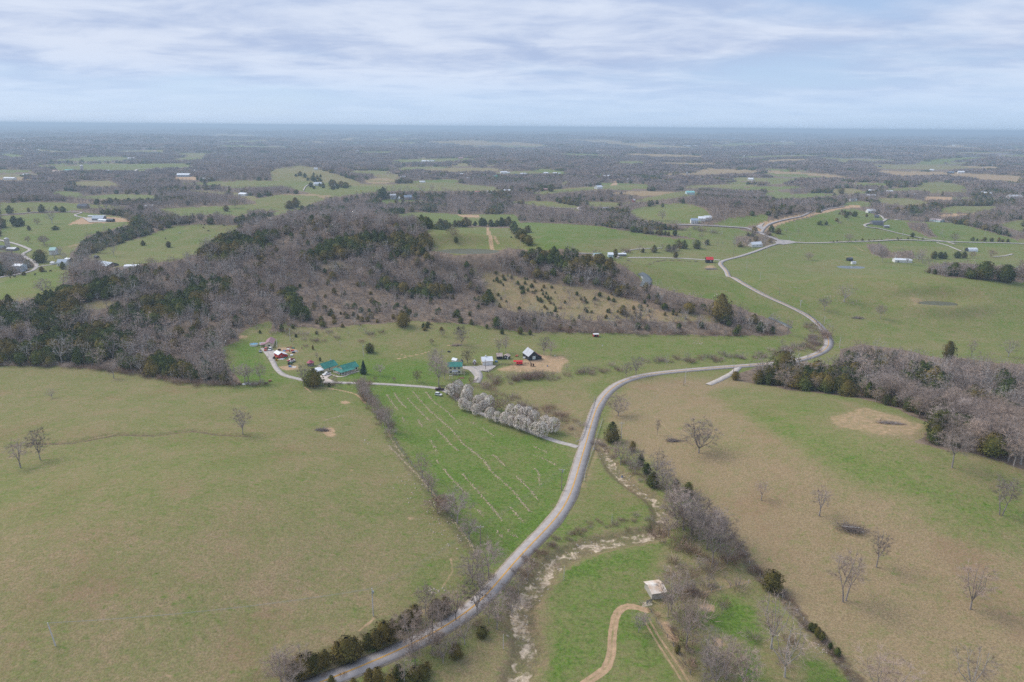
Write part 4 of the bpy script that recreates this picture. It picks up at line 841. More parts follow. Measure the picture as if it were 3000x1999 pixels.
def tree(v, x, y, kd, h, label, group=None, wide=1.0, vi=None, cat='tree'):
    p = at(v, x, y); h = h * (1.16 if kd in ('bare', 'spread', 'young', 'double', 'white') else 1.0); s_ = h / NAT_H[kd]; USED.append((p.x, p.y, 3.0))
    p.z = float(Hf(p.x, p.y)); return place_tree(kd, rnd.randrange(9) if vi is None else vi, p, (s_ * wide, s_), label, group, cat=cat)

# trees one can point at
tree('V', 48, 1075, 'young', 12, 'bare tree, left one of the pair in the left pasture', wide=1.1)
tree('V', 93, 1057, 'bare', 14, 'bare tree, right one of the pair in the left pasture', wide=.75)
tree('V', 558, 999, 'bare', 13, 'bare tree standing alone beside the gully of the left pasture', wide=.8, vi=0)
tree('V', 262, 870, 'young', 10, 'bare tree in front of the dark cedar edge on the left', wide=1.2)
tree('V', 120, 915, 'white', 5, 'fallen whitish dead tree lying in the upper left pasture', wide=1.5)
tree('V', 1606, 1042, 'spread', 16, 'largest bare spreading tree in the tan right pasture', wide=.95, vi=0)
tree('V', 1749, 1150, 'young', 8.5, 'smallest bare tree in the middle of the tan right pasture', wide=1.1)
tree('V', 1882, 1186, 'young', 12, 'vase shaped bare tree left of the brush pile pasture slope', wide=1)
tree('V', 2188, 1075, 'bare', 17, 'tall bare tree just in front of the right edge wood', wide=.85)
tree('V', 2300, 1184, 'double', 15, 'bare tree with two leaning trunks by the right edge', wide=.65)
tree('V', 2013, 1303, 'young', 14, 'slim pale bare tree below the brush pile', wide=.8)
tree('V', 1940, 1382, 'double', 17, 'pale twin stemmed bare tree in the lower right pasture', wide=.75)
tree('V', 2230, 1400, 'bare', 15, 'bare tree with forked trunk low in the right pasture', wide=.85)
tree('V', 2025, 1610, 'spread', 14, 'whitish bare tree cut by the bottom edge on the right')
tree('V', 2228, 1600, 'white', 15, 'bare tree cut by the bottom edge near the right corner', wide=.8)
tree('V', 2345, 1068, 'white', 17, 'white barked bare tree at the right edge wood', wide=1.1)
tree('K', 735, 240, 'spread', 11.5, 'dark bare tree leaning over the road near the guardrail', wide=1.05)
tree('K', 670, 505, 'cedar', 11.5, 'tall brown green cedar right of the road bridge', wide=.95)
tree('K', 1132, 440, 'young', 9, 'thin bare sapling beside the utility pole right of the bridge', wide=.5)
tree('K', 760, 740, 'bare', 11, 'bare tree first along the rocky creek', wide=1); tree('K', 905, 830, 'spread', 12, 'pale bare tree second along the rocky creek', wide=.7)
tree('K', 880, 600, 'cedar', 5.5, 'small cedar behind the first creek trees'); tree('K', 965, 740, 'cedar', 6, 'low cedar among the pale creek trees')
tree('K', 1090, 960, 'cedar', 7.5, 'dark cedar in the middle of the creek trees', wide=1.25); tree('K', 1130, 870, 'white', 13, 'whitish bare tree leaning over the middle creek cedar', wide=.7)
tree('K', 1030, 830, 'cedar', 5.5, 'cedar under the whitish creek tree'); tree('K', 1320, 1010, 'cedar', 6, 'dull cedar left of the orange tinged one'); tree('K', 1445, 1050, 'cedar', 6.5, 'orange tinged cedar at the end of the creek row', wide=1.3)
for i, (x, y, h, kd) in enumerate(((1190, 960, 12, 'bare'), (1230, 1060, 11, 'bare'), (1300, 1200, 12, 'bare'), (1400, 1400, 15, 'bare'), (1480, 1460, 15, 'spread'), (1330, 1380, 12, 'bare'), (1560, 1500, 13, 'bare'), (1640, 1600, 14, 'bare'), (1700, 1500, 13, 'bare'), (1250, 1480, 9, 'bare'), (1500, 1250, 10, 'bare'), (1780, 1640, 14, 'bare'), (1700, 1740, 13, 'bare'), (1850, 1750, 11, 'bare'))):
    tree('K', x, y, kd, h, 'bare grey tree in the thicket where the two creeks meet', 'trees of the creek thicket', wide=.95)
tree('M', 990, 750, 'spread', 15, 'broad bare tree beside the white roofed shed', wide=.62, vi=1); tree('M', 1130, 1090, 'bare', 15, 'bare tree between the hay patches below the shed', wide=.8)
tree('M', 960, 810, 'young', 9, 'thin bare tree just below the white roofed shed', wide=.7)
tree('M', 1905, 1100, 'white', 18, 'whitish twin topped tree in the lower paddock', wide=.8); tree('M', 2040, 1365, 'white', 17, 'whitish spreading tree low in the paddock corner', wide=.85)
tree('M', 1330, 1190, 'white', 10, 'stubby pale tree near the lower hay patch'); tree('M', 1920, 565, 'cedar', 8, 'round dark cedar in the fence line of the paddock', wide=1.4)
tree('M', 1500, 1380, 'bare', 13, 'bare grey tree at the bottom edge of the paddock'); tree('M', 1640, 1480, 'bare', 12, 'second bare grey tree at the bottom edge of the paddock'); tree('M', 1050, 1140, 'cedar', 3, 'tiny round cedar on the paddock fence'); tree('M', 1390, 1480, 'bare', 12, 'leftmost bare tree at the bottom edge of the paddock')
for x, y, h in ((2275, 930, 3), (2305, 945, 3), (2340, 985, 3.5)): tree('M', x, y, 'cedar', h, 'small cedar bush on the right fence line', 'cedar bushes on the right fence line')
for x, y, h in ((235, 1085, 2.5), (270, 1100, 3), (305, 1150, 3), (340, 1180, 3.2), (415, 1265, 2.5), (480, 1325, 3)): tree('N', x, y, 'cedar', h, 'small cedar bush on the right fence line', 'cedar bushes on the right fence line')
# roadside row at the bottom
for i, (x, y, h, wd) in enumerate(((165, 1150, 8, 1.1), (230, 1120, 9, 1.1), (300, 1100, 8.5, 1.1), (340, 1080, 7, 1), (400, 1050, 7, 1.1), (500, 1000, 8, 1.2), (570, 1005, 10.5, 1.25), (625, 965, 8, 1.1), (730, 915, 7, 1.2), (790, 905, 8, 1.1), (850, 860, 9, 1.1), (915, 835, 9, 1), (985, 770, 7, 1.1), (1040, 735, 7, 1.1), (1090, 710, 8, 1.1), (1255, 660, 8, 1.3), (1320, 630, 7, 1.2))):
    tree('L', x, y, 'cedar', h * .8, 'dark green cedar in the row above the bottom road', 'cedars in the row above the bottom road', wide=wd)
for i, (x, y, h, wd) in enumerate(((740, 1150, 8, 1.1), (800, 1160, 9, 1.1), (960, 1130, 9, 1.1), (900, 1200, 8, 1.1), (1080, 1140, 8, 1.2), (1150, 1120, 8, 1.1), (1180, 1060, 5, 1), (1400, 960, 8, 1.1), (1600, 800, 6, 1.3), (450, 1190, 7, 1), (620, 1200, 6, 1))):
    tree('L', x, y + 25, 'cedar', h * .62, 'dark green cedar below the bottom road', 'cedars below the bottom road', wide=wd)
for i, (x, y, h, wd, kd) in enumerate(((1655, 385, 16, .8, 'bare'), (1525, 410, 12, .9, 'spread'), (1170, 640, 11, .7, 'bare'), (1220, 830, 14, .8, 'bare'), (1060, 900, 13, .9, 'spread'), (1560, 660, 15, .8, 'bare'), (1400, 700, 13, .9, 'bare'), (1290, 740, 11, .8, 'bare'), (1600, 470, 10, .9, 'bare'), (120, 1200, 13, 1, 'spread'), (60, 1180, 11, 1, 'bare'))):
    tree('L', x, y, kd, h * .85, 'bare tree on the upper bank of the bottom road', 'bare trees on the upper bank of the road', wide=wd)
for i, (x, y, h, wd, kd) in enumerate(((1210, 930, 12, .7, 'bare'), (1460, 860, 13, .8, 'white'), (1705, 745, 15, .8, 'bare'), (1820, 640, 11, .9, 'bare'), (1940, 370, 11, .8, 'bare'), (1290, 1000, 10, 1, 'bare'), (1380, 920, 9, 1, 'bare'), (1640, 700, 9, .9, 'bare'), (1000, 1150, 11, .8, 'white'), (1080, 1020, 10, .8, 'bare'), (1780, 560, 10, .8, 'bare'), (1870, 470, 9, .8, 'bare'))):
    tree('L', x + 10, y + 25, kd, h * .75, 'bare tree on the lower bank of the bottom road', 'bare trees on the lower bank of the road', wide=wd)
# fence line of the striped field
for x, y, h, kd in ((820, 865, 11, 'young'), (870, 970, 10, 'young'), (900, 1010, 9, 'young'), (1110, 1235, 13, 'bare'), (1210, 1370, 9, 'bare')):
    tree('P', x, y, kd, h, 'bare tree on the fence line of the striped field', 'bare trees on the striped field fence')
for i, (x, y, h) in enumerate(((320, 190, 9), (345, 200, 9), (370, 245, 9), (400, 290, 9), (420, 330, 10), (445, 370, 10), (470, 400, 10), (505, 445, 12), (535, 470, 13), (330, 160, 11), (440, 300, 9), (480, 440, 9))):
    tree('P', x, y, 'bare', h, 'bare tree in the upper hedge of the striped field', 'hedge trees above the striped field', wide=.6)
tree('P', 950, 1150, 'brown', 8, 'round reddish brown thicket on the striped field fence', wide=1.5, cat='tree'); tree('P', 1030, 1150, 'brown', 7, 'brown bush right of the reddish thicket', wide=1.3); tree('P', 990, 1110, 'brown', 6, 'brown bush behind the reddish thicket', wide=1.3)
# farm trees
tree('F', 893, 1090, 'bare', 13, 'bare tree left of the big bushy evergreen by the drive', wide=.6, vi=1); tree('F', 1030, 1085, 'cedar', 12, 'big bushy brown green evergreen by the drive', wide=1.35, vi=3)
tree('F', 925, 1070, 'cedar', 4, 'low dark cedar at the foot of the big evergreen', wide=1.3); tree('F', 1720, 922, 'spruce', 10, 'dark spruce at the right end of the ranch house')
tree('F', 1805, 625, 'cedar', 7, 'solitary dark cedar on the slope above the ranch house', wide=1.3); tree('F', 2262, 262, 'cedar', 12, 'largest round cedar at the top of the farm slope', wide=1.25, vi=2)
tree('F', 1945, 945, 'bare', 7, 'small grey tree on the ranch house lawn', wide=1.1); tree('F', 1880, 1020, 'brown', 3.5, 'rounded brown shrub on the lawn'); tree('F', 2140, 1030, 'brown', 3.5, 'brown shrub with a white marker on the lawn')
tree('F', 1245, 1100, 'cedar', 3, 'little cedar on the bank below the concrete pad'); tree('F', 1325, 1100, 'bare', 7, 'bare sapling below the concrete pad', wide=.6); tree('F', 590, 330, 'cedar', 6, 'dark cedar at the foot of the wooded hill near the pole'); tree('F', 570, 250, 'white', 14, 'grey twisted tree above the pole at the wood edge', wide=.7)
tree('F', 1080, 740, 'bare', 6, 'pale slender tree beside the red gazebo', wide=.4); tree('F', 1120, 745, 'cedar', 3, 'small cedar behind the gazebo'); tree('F', 1020, 585, 'cedar', 3.4, 'small upright cedar above the gazebo', wide=.8); tree('F', 290, 360, 'cedar', 2.6, 'little round cedar above the pool', wide=1.3)
tree('F', 80, 1040, 'bare', 11, 'bare tree over the junk along the wood edge'); tree('F', 135, 1050, 'young', 10, 'slender bare tree beside the junk row'); tree('F', 300, 1050, 'bare', 12, 'bare tree standing in the bright lawn', wide=.7); tree('F', 400, 730, 'young', 3, 'sapling tree on the bright lawn')
tree('G', 635, 860, 'bare', 19, 'very tall leaning walnut tree left of the yellow farmhouse', wide=.75, vi=4); tree('G', 600, 640, 'bare', 14, 'bare tree behind the tall walnut', wide=.8); tree('G', 340, 800, 'yellow', 9, 'budding yellowish tree on the green lawn', wide=.75)
tree('G', 1035, 540, 'yellow', 11, 'budding olive tree behind the farm outbuildings', wide=.95); tree('G', 950, 285, 'spread', 13, 'vase shaped pale bare tree above the farm', wide=.75); tree('G', 1560, 390, 'bare', 12, 'bare tree behind the rusty roofed shed', wide=.6); tree('G', 1470, 400, 'young', 10, 'thin bare tree left of the rusty shed tree')
tree('G', 2090, 430, 'bare', 13, 'bare tree right behind the black barn', wide=.8); tree('G', 2180, 430, 'bare', 10, 'smaller bare tree right of the black barn', wide=.9); tree('G', 540, 285, 'brown', 5, 'brown shrub on the slope above the farmhouse'); tree('G', 685, 165, 'brown', 5.5, 'brown shrub higher on the slope'); tree('G', 985, 735, 'white', 6, 'small white birch beside the farmhouse', wide=.5)
tree('G', 1510, 135, 'cedar', 5, 'small cedar behind the barn pasture on the left'); tree('G', 1760, 135, 'cedar', 6, 'pointed cedar behind the barn pasture'); tree('G', 1895, 145, 'cedar', 4.5, 'smallest cedar behind the barn pasture'); tree('G', 150, 30, 'cedar', 6, 'round cedar at the top left of the farm slope'); tree('G', 480, 45, 'cedar', 5, 'round cedar at the top of the farm slope', wide=1.2)
tree('G', 720, 760, 'bare', 10, 'bare tree at the corner of the farmhouse garden', wide=.8); tree('G', 1090, 850, 'brown', 6, 'brown tree at the garage drive entrance', wide=1.1)
# flowering pears along the drive
for x, y, h in ((1165, 292, 8), (1215, 306, 6.5), (1272, 337, 7.5), (1385, 376, 8), (1445, 396, 7), (1510, 416, 8), (1565, 432, 7), (1632, 456, 9), (1690, 474, 8.5), (1765, 502, 8), (1815, 520, 9.5)):
    tree('P', x, y, 'pear', h, 'white flowering pear in the front row', 'front row of flowering pears', cat='flowering tree')
for x, y, h in ((1085, 185, 9.5), (1120, 150, 9), (1195, 190, 9), (1188, 232, 9.5), (1285, 275, 8.5), (1330, 265, 9), (1375, 285, 9), (1330, 300, 7), (1555, 345, 8), (1620, 370, 9), (1660, 385, 9), (1705, 392, 9.5), (1745, 415, 9), (1850, 462, 9), (1905, 485, 9.5), (1060, 170, 8)):
    tree('P', x, y, 'pear', h, 'white flowering pear in the back row', 'back row of flowering pears', cat='flowering tree')
tree('P', 1430, 300, 'brown', 8, 'pinkish brown tree between the flowering pears'); tree('P', 1480, 300, 'brown', 8, 'second pinkish brown tree between the flowering pears'); tree('P', 1100, 240, 'brown', 8, 'brown tree at the left end of the flowering pears', wide=.8)
# single trees farther out
for v, x, y, kd, h, wd, lb in (('I', 580, 690, 'white', 15, 1.3, 'wide white barked tree in the rocky green pasture'), ('I', 385, 775, 'bare', 11, 1, 'bare tree near the road pole in the green pasture'), ('I', 935, 855, 'bare', 11, .8, 'dark leaning tree in the middle of the green pasture'), ('I', 230, 275, 'spread', 9, 1.2, 'spreading tree beside the far pasture track'),
    ('I', 960, 300, 'bare', 13, .8, 'bare tree left of the long white barn'), ('I', 1200, 320, 'bare', 15, 1, 'bare tree in front of the long white barn'), ('I', 1435, 410, 'white', 13, 1, 'bare tree right of the long white barn'), ('I', 1600, 1270, 'cedar', 15, .7, 'tall cedar sticking up at the right edge wood'), ('I', 1830, 1240, 'young', 13, .7, 'thin bare tree beside the tall cedar'), ('I', 2200, 1230, 'white', 12, 1.2, 'white barked tree at the right end of the wood'),
    ('I', 1665, 120, 'bare', 15, .8, 'large dark tree beside the straight lane'), ('I', 1253, 50, 'cedar', 7, 1.4, 'round cedar on the right hill lane'), ('I', 625, 105, 'bare', 12, 1, 'bare tree on the straight lane'), ('I', 1465, 265, 'cedar', 10, 1.3, 'first cedar in the row below the quonset barn'), ('I', 1525, 262, 'cedar', 9, 1.2, 'second cedar in the row below the quonset barn'), ('I', 1565, 262, 'cedar', 9, 1.2, 'third cedar in the row below the quonset barn'),
    ('I', 1695, 258, 'cedar', 9, 1.3, 'fourth cedar in the row below the quonset barn'), ('I', 1760, 256, 'cedar', 9, 1.3, 'fifth cedar in the row below the quonset barn'), ('I', 2030, 250, 'brown', 11, 1.3, 'brown tree right of the quonset barn'), ('I', 1840, 255, 'brown', 9, 1.2, 'brown tree in front of the quonset barn'), ('I', 1960, 465, 'cedar', 17, 1.5, 'biggest dark cedar of the pond pasture belt'), ('I', 2165, 490, 'cedar', 16, 1.6, 'broad dark cedar right in the pond pasture belt'),
    ('I', 1665, 430, 'cedar', 13, 1.1, 'leaning dark cedar of the pond pasture belt'), ('I', 1610, 430, 'cedar', 9, 1.4, 'low cedar left in the pond pasture belt'), ('I', 1830, 455, 'cedar', 8, 1.8, 'low wide cedar in the pond pasture belt'), ('I', 2340, 375, 'brown', 12, 1.3, 'reddish tree at the right edge beyond the belt'),
    ('H', 930, 115, 'cedar', 10, 1.3, 'rounded cedar of the hedge under the bright hill'), ('H', 1055, 100, 'cedar', 8, 1.2, 'second cedar of the hedge under the bright hill'), ('H', 1100, 98, 'cedar', 8, 1.2, 'third cedar of the hedge under the bright hill'), ('H', 1300, 85, 'cedar', 12, 1.4, 'largest cedar of the hedge under the bright hill'), ('H', 1115, 165, 'cedar', 8, 1, 'lone cedar on the thin lane'), ('H', 595, 160, 'cedar', 11, 1, 'cedar beside the small blue roofed house'),
    ('H', 2080, 830, 'young', 13, .8, 'bare tree near the tip of the wooded hill by the stream'), ('H', 1500, 690, 'cedar', 22, 1.1, 'tallest pointed cedar on the tip of the wooded hill'), ('H', 1530, 720, 'cedar', 17, 1.2, 'second pointed cedar on the tip of the wooded hill'), ('H', 690, 1195, 'bare', 9, .9, 'pale bare tree left of the creek bank tree'), ('H', 775, 1175, 'bare', 12, 1, 'bare tree on the creek bank above the road curve'),
    ('H', 660, 650, 'cedar', 8, 1.4, 'largest cedar on the tan slope'), ('H', 540, 430, 'cedar', 12, 1, 'tall cedar above the tan slope'), ('H', 1630, 1215, 'cedar', 6, 1.2, 'small pine at the end of the gravel turnout'), ('H', 2040, 1150, 'cedar', 15, 1.5, 'huge dark cedar at the left tip of the right wood'),
    ('C', 1380, 965, 'bare', 16, 1, 'bare tree on the knoll left of the pale blue barn'), ('C', 1383, 838, 'cedar', 9, 1.2, 'lone cedar on the far knoll'), ('C', 1265, 832, 'cedar', 8, 1.3, 'left lone cedar on the far knoll'), ('C', 355, 695, 'cedar', 17, 1.2, 'tall dark cedar right of the red roofed village house'), ('D', 670, 715, 'cedar', 16, 1.4, 'dark round cedar left of the far right farm'), ('D', 795, 925, 'cedar', 9, 1.4, 'round bush on the slope below the graded road'), ('D', 905, 930, 'cedar', 7, 1.2, 'small cedar below the far white farmhouse'),
    ('E', 1050, 160, 'white', 18, .7, 'tall white barked tree behind the black left barn'), ('E', 925, 130, 'yellow', 14, 1.1, 'round yellowish tree below the cedar belt'), ('E', 1315, 60, 'cedar', 7, 1.4, 'upper round cedar on the cattle hill'), ('E', 1550, 78, 'cedar', 8, 1.3, 'lower round cedar on the cattle hill'), ('E', 410, 65, 'bare', 12, 1.1, 'bare tree near the silo lane bend'), ('E', 260, 40, 'brown', 10, 1, 'brown tree by the silo lane'), ('E', 580, 280, 'cedar', 9, 1, 'cedar in front of the white left farmhouse'),
    ('E', 375, 215, 'cedar', 15, 1.7, 'dark cedar clump left of the white farmhouse'), ('E', 385, 300, 'cedar', 6, 1.5, 'low cedar on the lane bank'), ('E', 220, 335, 'cedar', 4, 1.5, 'low bush beside the left lane'), ('E', 410, 540, 'bare', 14, 1, 'bare tree at the tip of the left green field'), ('E', 650, 440, 'brown', 14, 1.4, 'orange brown tree at the edge of the left green field'), ('E', 90, 640, 'cedar', 12, 1.1, 'leaning cedar at the left edge of the hill wood'), ('E', 750, 280, 'bare', 14, 1, 'bare tree left of the black left barn'),
    ('A', 480, 990, 'white', 22, 1, 'pale bare tree in the field below the new house'), ('A', 510, 1045, 'cedar', 6, 2.2, 'dark bush under the pale tree below the new house'), ('A', 268, 1050, 'cedar', 7, 1.2, 'small round bush in the left far field'), ('A', 400, 1180, 'brown', 12, 1.3, 'brown bush clump in the left far field'), ('A', 340, 1000, 'brown', 10, 1.2, 'brown bush near the left edge field'), ('A', 1170, 975, 'yellow', 14, .8, 'yellowish tree at the dirt pad'), ('A', 1590, 1000, 'yellow', 18, 1.2, 'yellow tree on the hedge of the cattle hill'),
    ('A', 2160, 845, 'yellow', 18, 1, 'budding tree on the far green ridge'), ('A', 2080, 875, 'cedar', 11, 1.3, 'cedar on the far green ridge'), ('A', 1300, 915, 'cedar', 19, 1, 'tall cedar at the end of the far left hedge'), ('B', 365, 835, 'cedar', 18, 1.6, 'dark tree clump on the far left meadow'), ('B', 310, 850, 'cedar', 15, 1.8, 'left part of the dark clump on the far left meadow'), ('B', 505, 655, 'cedar', 12, 1.3, 'cedar beside the farm track over the far hill'), ('B', 695, 640, 'cedar', 16, 1.4, 'dark cedar on the shoulder of the far hill'),
    ('B', 1440, 1000, 'yellow', 17, 1.2, 'olive budding tree at the corner of the upper field'), ('B', 1240, 985, 'cedar', 13, 1.5, 'dark cedar clump left of the olive tree'), ('B', 1810, 1105, 'brown', 9, 1.6, 'brown bush in the field behind the hill'), ('B', 1838, 1162, 'cedar', 6, 1.2, 'small cedar bush in the field behind the hill')):
    tree(v, x, y, kd, h, lb, wide=wd)

# ------------------------------------------------------------------ woods: scattered on the ground, the nearest as single trees
STANDS = {i: l[6] for i, l in enumerate(LAY) if l[6]}
_rw = np.random.RandomState(5)
def band(d0, d1, sp_, clr=True):
    xs = np.arange(-d1 * .76, d1 * .76, sp_); ys = np.arange(d0 * .7, d1, sp_)
    X, Y = np.meshgrid(xs, ys); X = X.ravel(); Y = Y.ravel()
    X = X + _rw.uniform(-.5, .5, X.size) * sp_; Y = Y + _rw.uniform(-.5, .5, X.size) * sp_
    d = np.hypot(X, Y); m = (d >= d0) & (d < d1) & (np.abs(X) < Y * .78); X, Y = X[m], Y[m]
    Z = Hf(X, Y); px, py = proj(X, Y, Z)
    d = np.hypot(X, Y); jj = np.clip(2500 / d, .6, 6)
    px2 = px + jj * perlin(X / 17, Y / 17) * 2; py2 = py + jj * perlin(X / 19 + 5, Y / 19)
    L_ = landcover(px2, py2); qx, qy = proj(X, Y, Z + 7.5 * np.where(L_[4] < .5, .3, 1)); T_ = landcover(qx, qy)
    b, c = L_[2], L_[3]
    nz = fbm(X / 130 + 3, Y / 130, 3); dens = b + c
    nc = fbm(X / 55 + 60, Y / 55, 2)
    farf = sst(900, 1600, d)
    cc = np.where(L_[5] == 0, np.where(nz + .3 * nc > .22 + .1 * sst(3000, 6000, d), .75, .05), c * np.clip(1 + .9 * nc + .4 * nz, .12, 2.2))
    bb = np.where(L_[5] == 0, np.where(nz + .3 * nc > .22, .35, .95), b * .66 * np.clip(1 - .7 * nc, .12, 1.5))
    keep = (dens > 0) & (T_[2] + T_[3] > 0) & (_rw.rand(X.size) < bb + cc)
    cl_ = np.clip(.55 + 3.2 * fbm(X / 24 + 11, Y / 24, 2), .05, 2.6); cc = np.where((L_[4] < .5) & (c > .2), cc * cl_, cc); keep = (dens > 0) & (T_[2] + T_[3] > 0) & (_rw.rand(X.size) < bb + cc)
    isc = _rw.rand(X.size) < cc / np.maximum(bb + cc, 1e-6)
    if clr:
        bad = np.zeros(X.size, bool)
        for pl in CLEAR:
            P_ = np.array(pl); mm = keep & (X > P_[:, 0].min() - 9) & (X < P_[:, 0].max() + 9) & (Y > P_[:, 1].min() - 9) & (Y < P_[:, 1].max() + 9)
            if mm.any(): bad[np.where(mm)[0][seg_dist(X[mm], Y[mm], pl) < 6]] = True
        keep &= ~bad
    return dict(x=X[keep], y=Y[keep], z=Z[keep], c=isc[keep], s=L_[4][keep], lay=L_[5][keep].astype(int), d=d[keep], px=px[keep], py=py[keep])
CLEAR = [ROAD, line('V', [(1328, 1028), (1240, 1001), (1120, 956), (1030, 902), (940, 887), (780, 880), (636, 848), (604, 800)], 8)]
CLEAR += []
n1 = band(150, 1150, 5.0); n2 = band(1150, 2300, 8.5, False); n3 = band(2300, 5200, 26, False); n4 = band(5200, 13000, 62, False); n5 = band(13000, 30000, 170, False)
pts_b, pts_c, pts_u, pts_far = [], [], [], []        # (x, y, z, rot, sx, sz, idx)
cand = []
def ordinal(i): return ('first', 'second', 'third', 'fourth', 'fifth', 'sixth', 'seventh', 'eighth', 'ninth', 'tenth', 'eleventh', 'twelfth', 'thirteenth', 'fourteenth', 'fifteenth', 'sixteenth', 'seventeenth', 'eighteenth')[i]
def rank_labels():
    """the trees of a row get the place they hold in it, counted from the left of the photo"""
    rows = {}
    for o in col.objects:
        if o.parent is None and o.get('group') and o.get('category') in ('tree', 'flowering tree') : rows.setdefault(o['group'], []).append(o)
    for g_, os_ in rows.items():
        if len(os_) > 18: continue
        key = {o: float(proj(np.array([o.location.x]), np.array([o.location.y]), np.array([o.location.z]))[0][0]) for o in os_}
        for i, o in enumerate(sorted(os_, key=lambda q: key[q])): o['label'] = o['label'].replace('tree in the thicket', 'tree, thicket') + ', ' + ordinal(i) + ' from the left'
rank_labels()
def hedge(v, pts, spc, kinds, h, label, jitw=3.0, hv=.35):
    """rows of trees and brush along a line; kinds: string of letters b(are) c(edar) u(brush)"""
    pl = line(v, pts, 4.0); P_ = np.array(pl); seg = np.hypot(*np.diff(P_, axis=0).T); cum = np.concatenate([[0], np.cumsum(seg)])
    t = 0
    while t < cum[-1]:
        i = min(np.searchsorted(cum, t, 'right') - 1, len(seg) - 1); f = (t - cum[i]) / max(seg[i], 1e-6); q = P_[i] * (1 - f) + P_[i + 1] * f
        x, y = q[0] + rnd.gauss(0, jitw), q[1] + rnd.gauss(0, jitw); k = rnd.choice(kinds); z = float(Hf(x, y)); hh = h * rnd.uniform(1 - hv, 1 + hv)
        if k == 'u': pts_u.append((x, y, z, rnd.uniform(0, 6.3), hh / 2.2, hh / 2.2, rnd.randrange(4)))
        else: cand.append((math.hypot(x, y), x, y, z, k == 'c', hh / (9 if k == 'c' else 14), label))
        t += spc * rnd.uniform(.5, 1.5)
for i in range(len(n1['x'])):
    s_ = n1['s'][i]
    hh = (_rw.uniform(.5, 1.05) if n1['c'][i] else _rw.uniform(.45, 1.15)) * s_
    cand.append((n1['d'][i], n1['x'][i], n1['y'][i], n1['z'][i], bool(n1['c'][i]), hh, STANDS.get(n1['lay'][i], 'wood')))
hedge('V', [(1100, 893), (1180, 882), (1260, 866), (1340, 857), (1430, 848)], 2.6, 'uuuuub', 4, 'creek brush behind the flowering pears', 4)
hedge('V', [(1140, 880), (1190, 876), (1260, 868)], 2.0, 'uuub', 5, 'creek brush behind the flowering pears', 5)
hedge('V', [(1150, 910), (1200, 930), (1270, 955), (1330, 985)], 2.8, 'uuuub', 4, 'brush behind the flowering pears', 3)
hedge('V', [(1500, 832), (1570, 828), (1650, 826), (1720, 822), (1780, 815), (1830, 805), (1870, 790), (1880, 775)], 2.2, 'uuuub', 4, 'brush belt along the creek bend', 4)
hedge('V', [(1800, 808), (1850, 795), (1880, 770), (1875, 750)], 2, 'uub', 5, 'brush belt along the creek bend', 6)
hedge('V', [(1196, 1330), (1238, 1276), (1310, 1230), (1400, 1207), (1500, 1196)], 1.5, 'uuuuuu', 2.0, 'creek', 1.8)
hedge('V', [(1180, 1360), (1215, 1310), (1260, 1262)], 2.4, 'uuuuub', 2.6, 'brush on the creek bank', 3)
hedge('V', [(1385, 1015), (1415, 1050), (1445, 1082), (1495, 1110), (1540, 1145), (1550, 1200)], 1.8, 'uuuu', 2.2, 'creek', 2.5)
hedge('V', [(1540, 1180), (1600, 1250), (1660, 1300), (1720, 1340)], 2.4, 'uuub', 3.5, 'thicket where the two creeks meet', 7)
hedge('V', [(1560, 1220), (1640, 1320), (1600, 1350)], 2.6, 'uub', 5, 'thicket where the two creeks meet', 6)
hedge('V', [(1640, 1180), (1700, 1270), (1760, 1330), (1790, 1360), (1850, 1430), (1900, 1490), (1960, 1568)], 1.6, 'uuuu', 2.0, 'hedge', 1.0)
hedge('V', [(640, 1560), (760, 1520), (900, 1450), (1000, 1400), (1060, 1370), (1120, 1320)], 2.2, 'uuu', 1.8, 'bank', 2.5)
hedge('V', [(900, 1545), (1000, 1490), (1085, 1450), (1145, 1395), (1200, 1345)], 2.2, 'uuu', 2.0, 'bank', 2.5)
hedge('V', [(1480, 1390), (1530, 1440), (1580, 1500), (1620, 1568)], 2.5, 'uuu', 1.6, 'fence', 1)
hedge('M', [(1010, 690), (1080, 720), (1200, 650), (1150, 500), (1350, 480)], 2, 'uub', 4, 'thicket right of the white roofed shed', 5)
hedge('M', [(1000, 850), (1150, 1000), (1200, 1150), (1350, 1250), (1450, 1380)], 2.5, 'uub', 6, 'paddock trees at the bottom', 6)
hedge('M', [(1830, 1000), (1950, 1060), (2080, 1150)], 2, 'uuu', 3.5, 'x', 4)
hedge('V', [(826, 895), (850, 930), (880, 970), (900, 1005)], 2.6, 'uub', 3.5, 'upper hedge of the striped field', 2)
hedge('V', [(905, 1010), (960, 1085), (1010, 1150), (1060, 1225)], 6, 'u', 1.4, 'x', .6)
hedge('V', [(-40, 838), (60, 839), (130, 842), (300, 858), (440, 884), (540, 888), (620, 884)], 2.6, 'uuuub', 4, 'edge of the hill wood', 2)
hedge('V', [(1250, 762), (1340, 763), (1450, 767), (1600, 770), (1760, 770)], 3, 'uub', 4.5, 'lower edge of the wooded hill', 3)
hedge('F', [(640, 330), (800, 400), (1000, 480), (1250, 520)], 3, 'uub', 4.5, 'scrubby slope above the ranch house', 8)
hedge('F', [(1300, 330), (1500, 380), (1700, 420), (2000, 380)], 6, 'ub', 4.5, 'scrubby slope above the ranch house', 8)
hedge('F', [(1150, 1080), (1400, 1060), (1240, 1090)], 2.5, 'uu', 2.5, 'x', 2); hedge('F', [(1650, 1080), (1750, 1200), (1830, 1330)], 2, 'uub', 5, 'upper hedge of the striped field', 2)
hedge('H', [(700, 190), (1000, 190), (1330, 200)], 3, 'uuu', 2, 'x', 1); hedge('H', [(700, 120), (900, 115), (1100, 95), (1300, 75), (1560, 60)], 8, 'bbuc', 9, 'hedge under the bright green hill', 5)
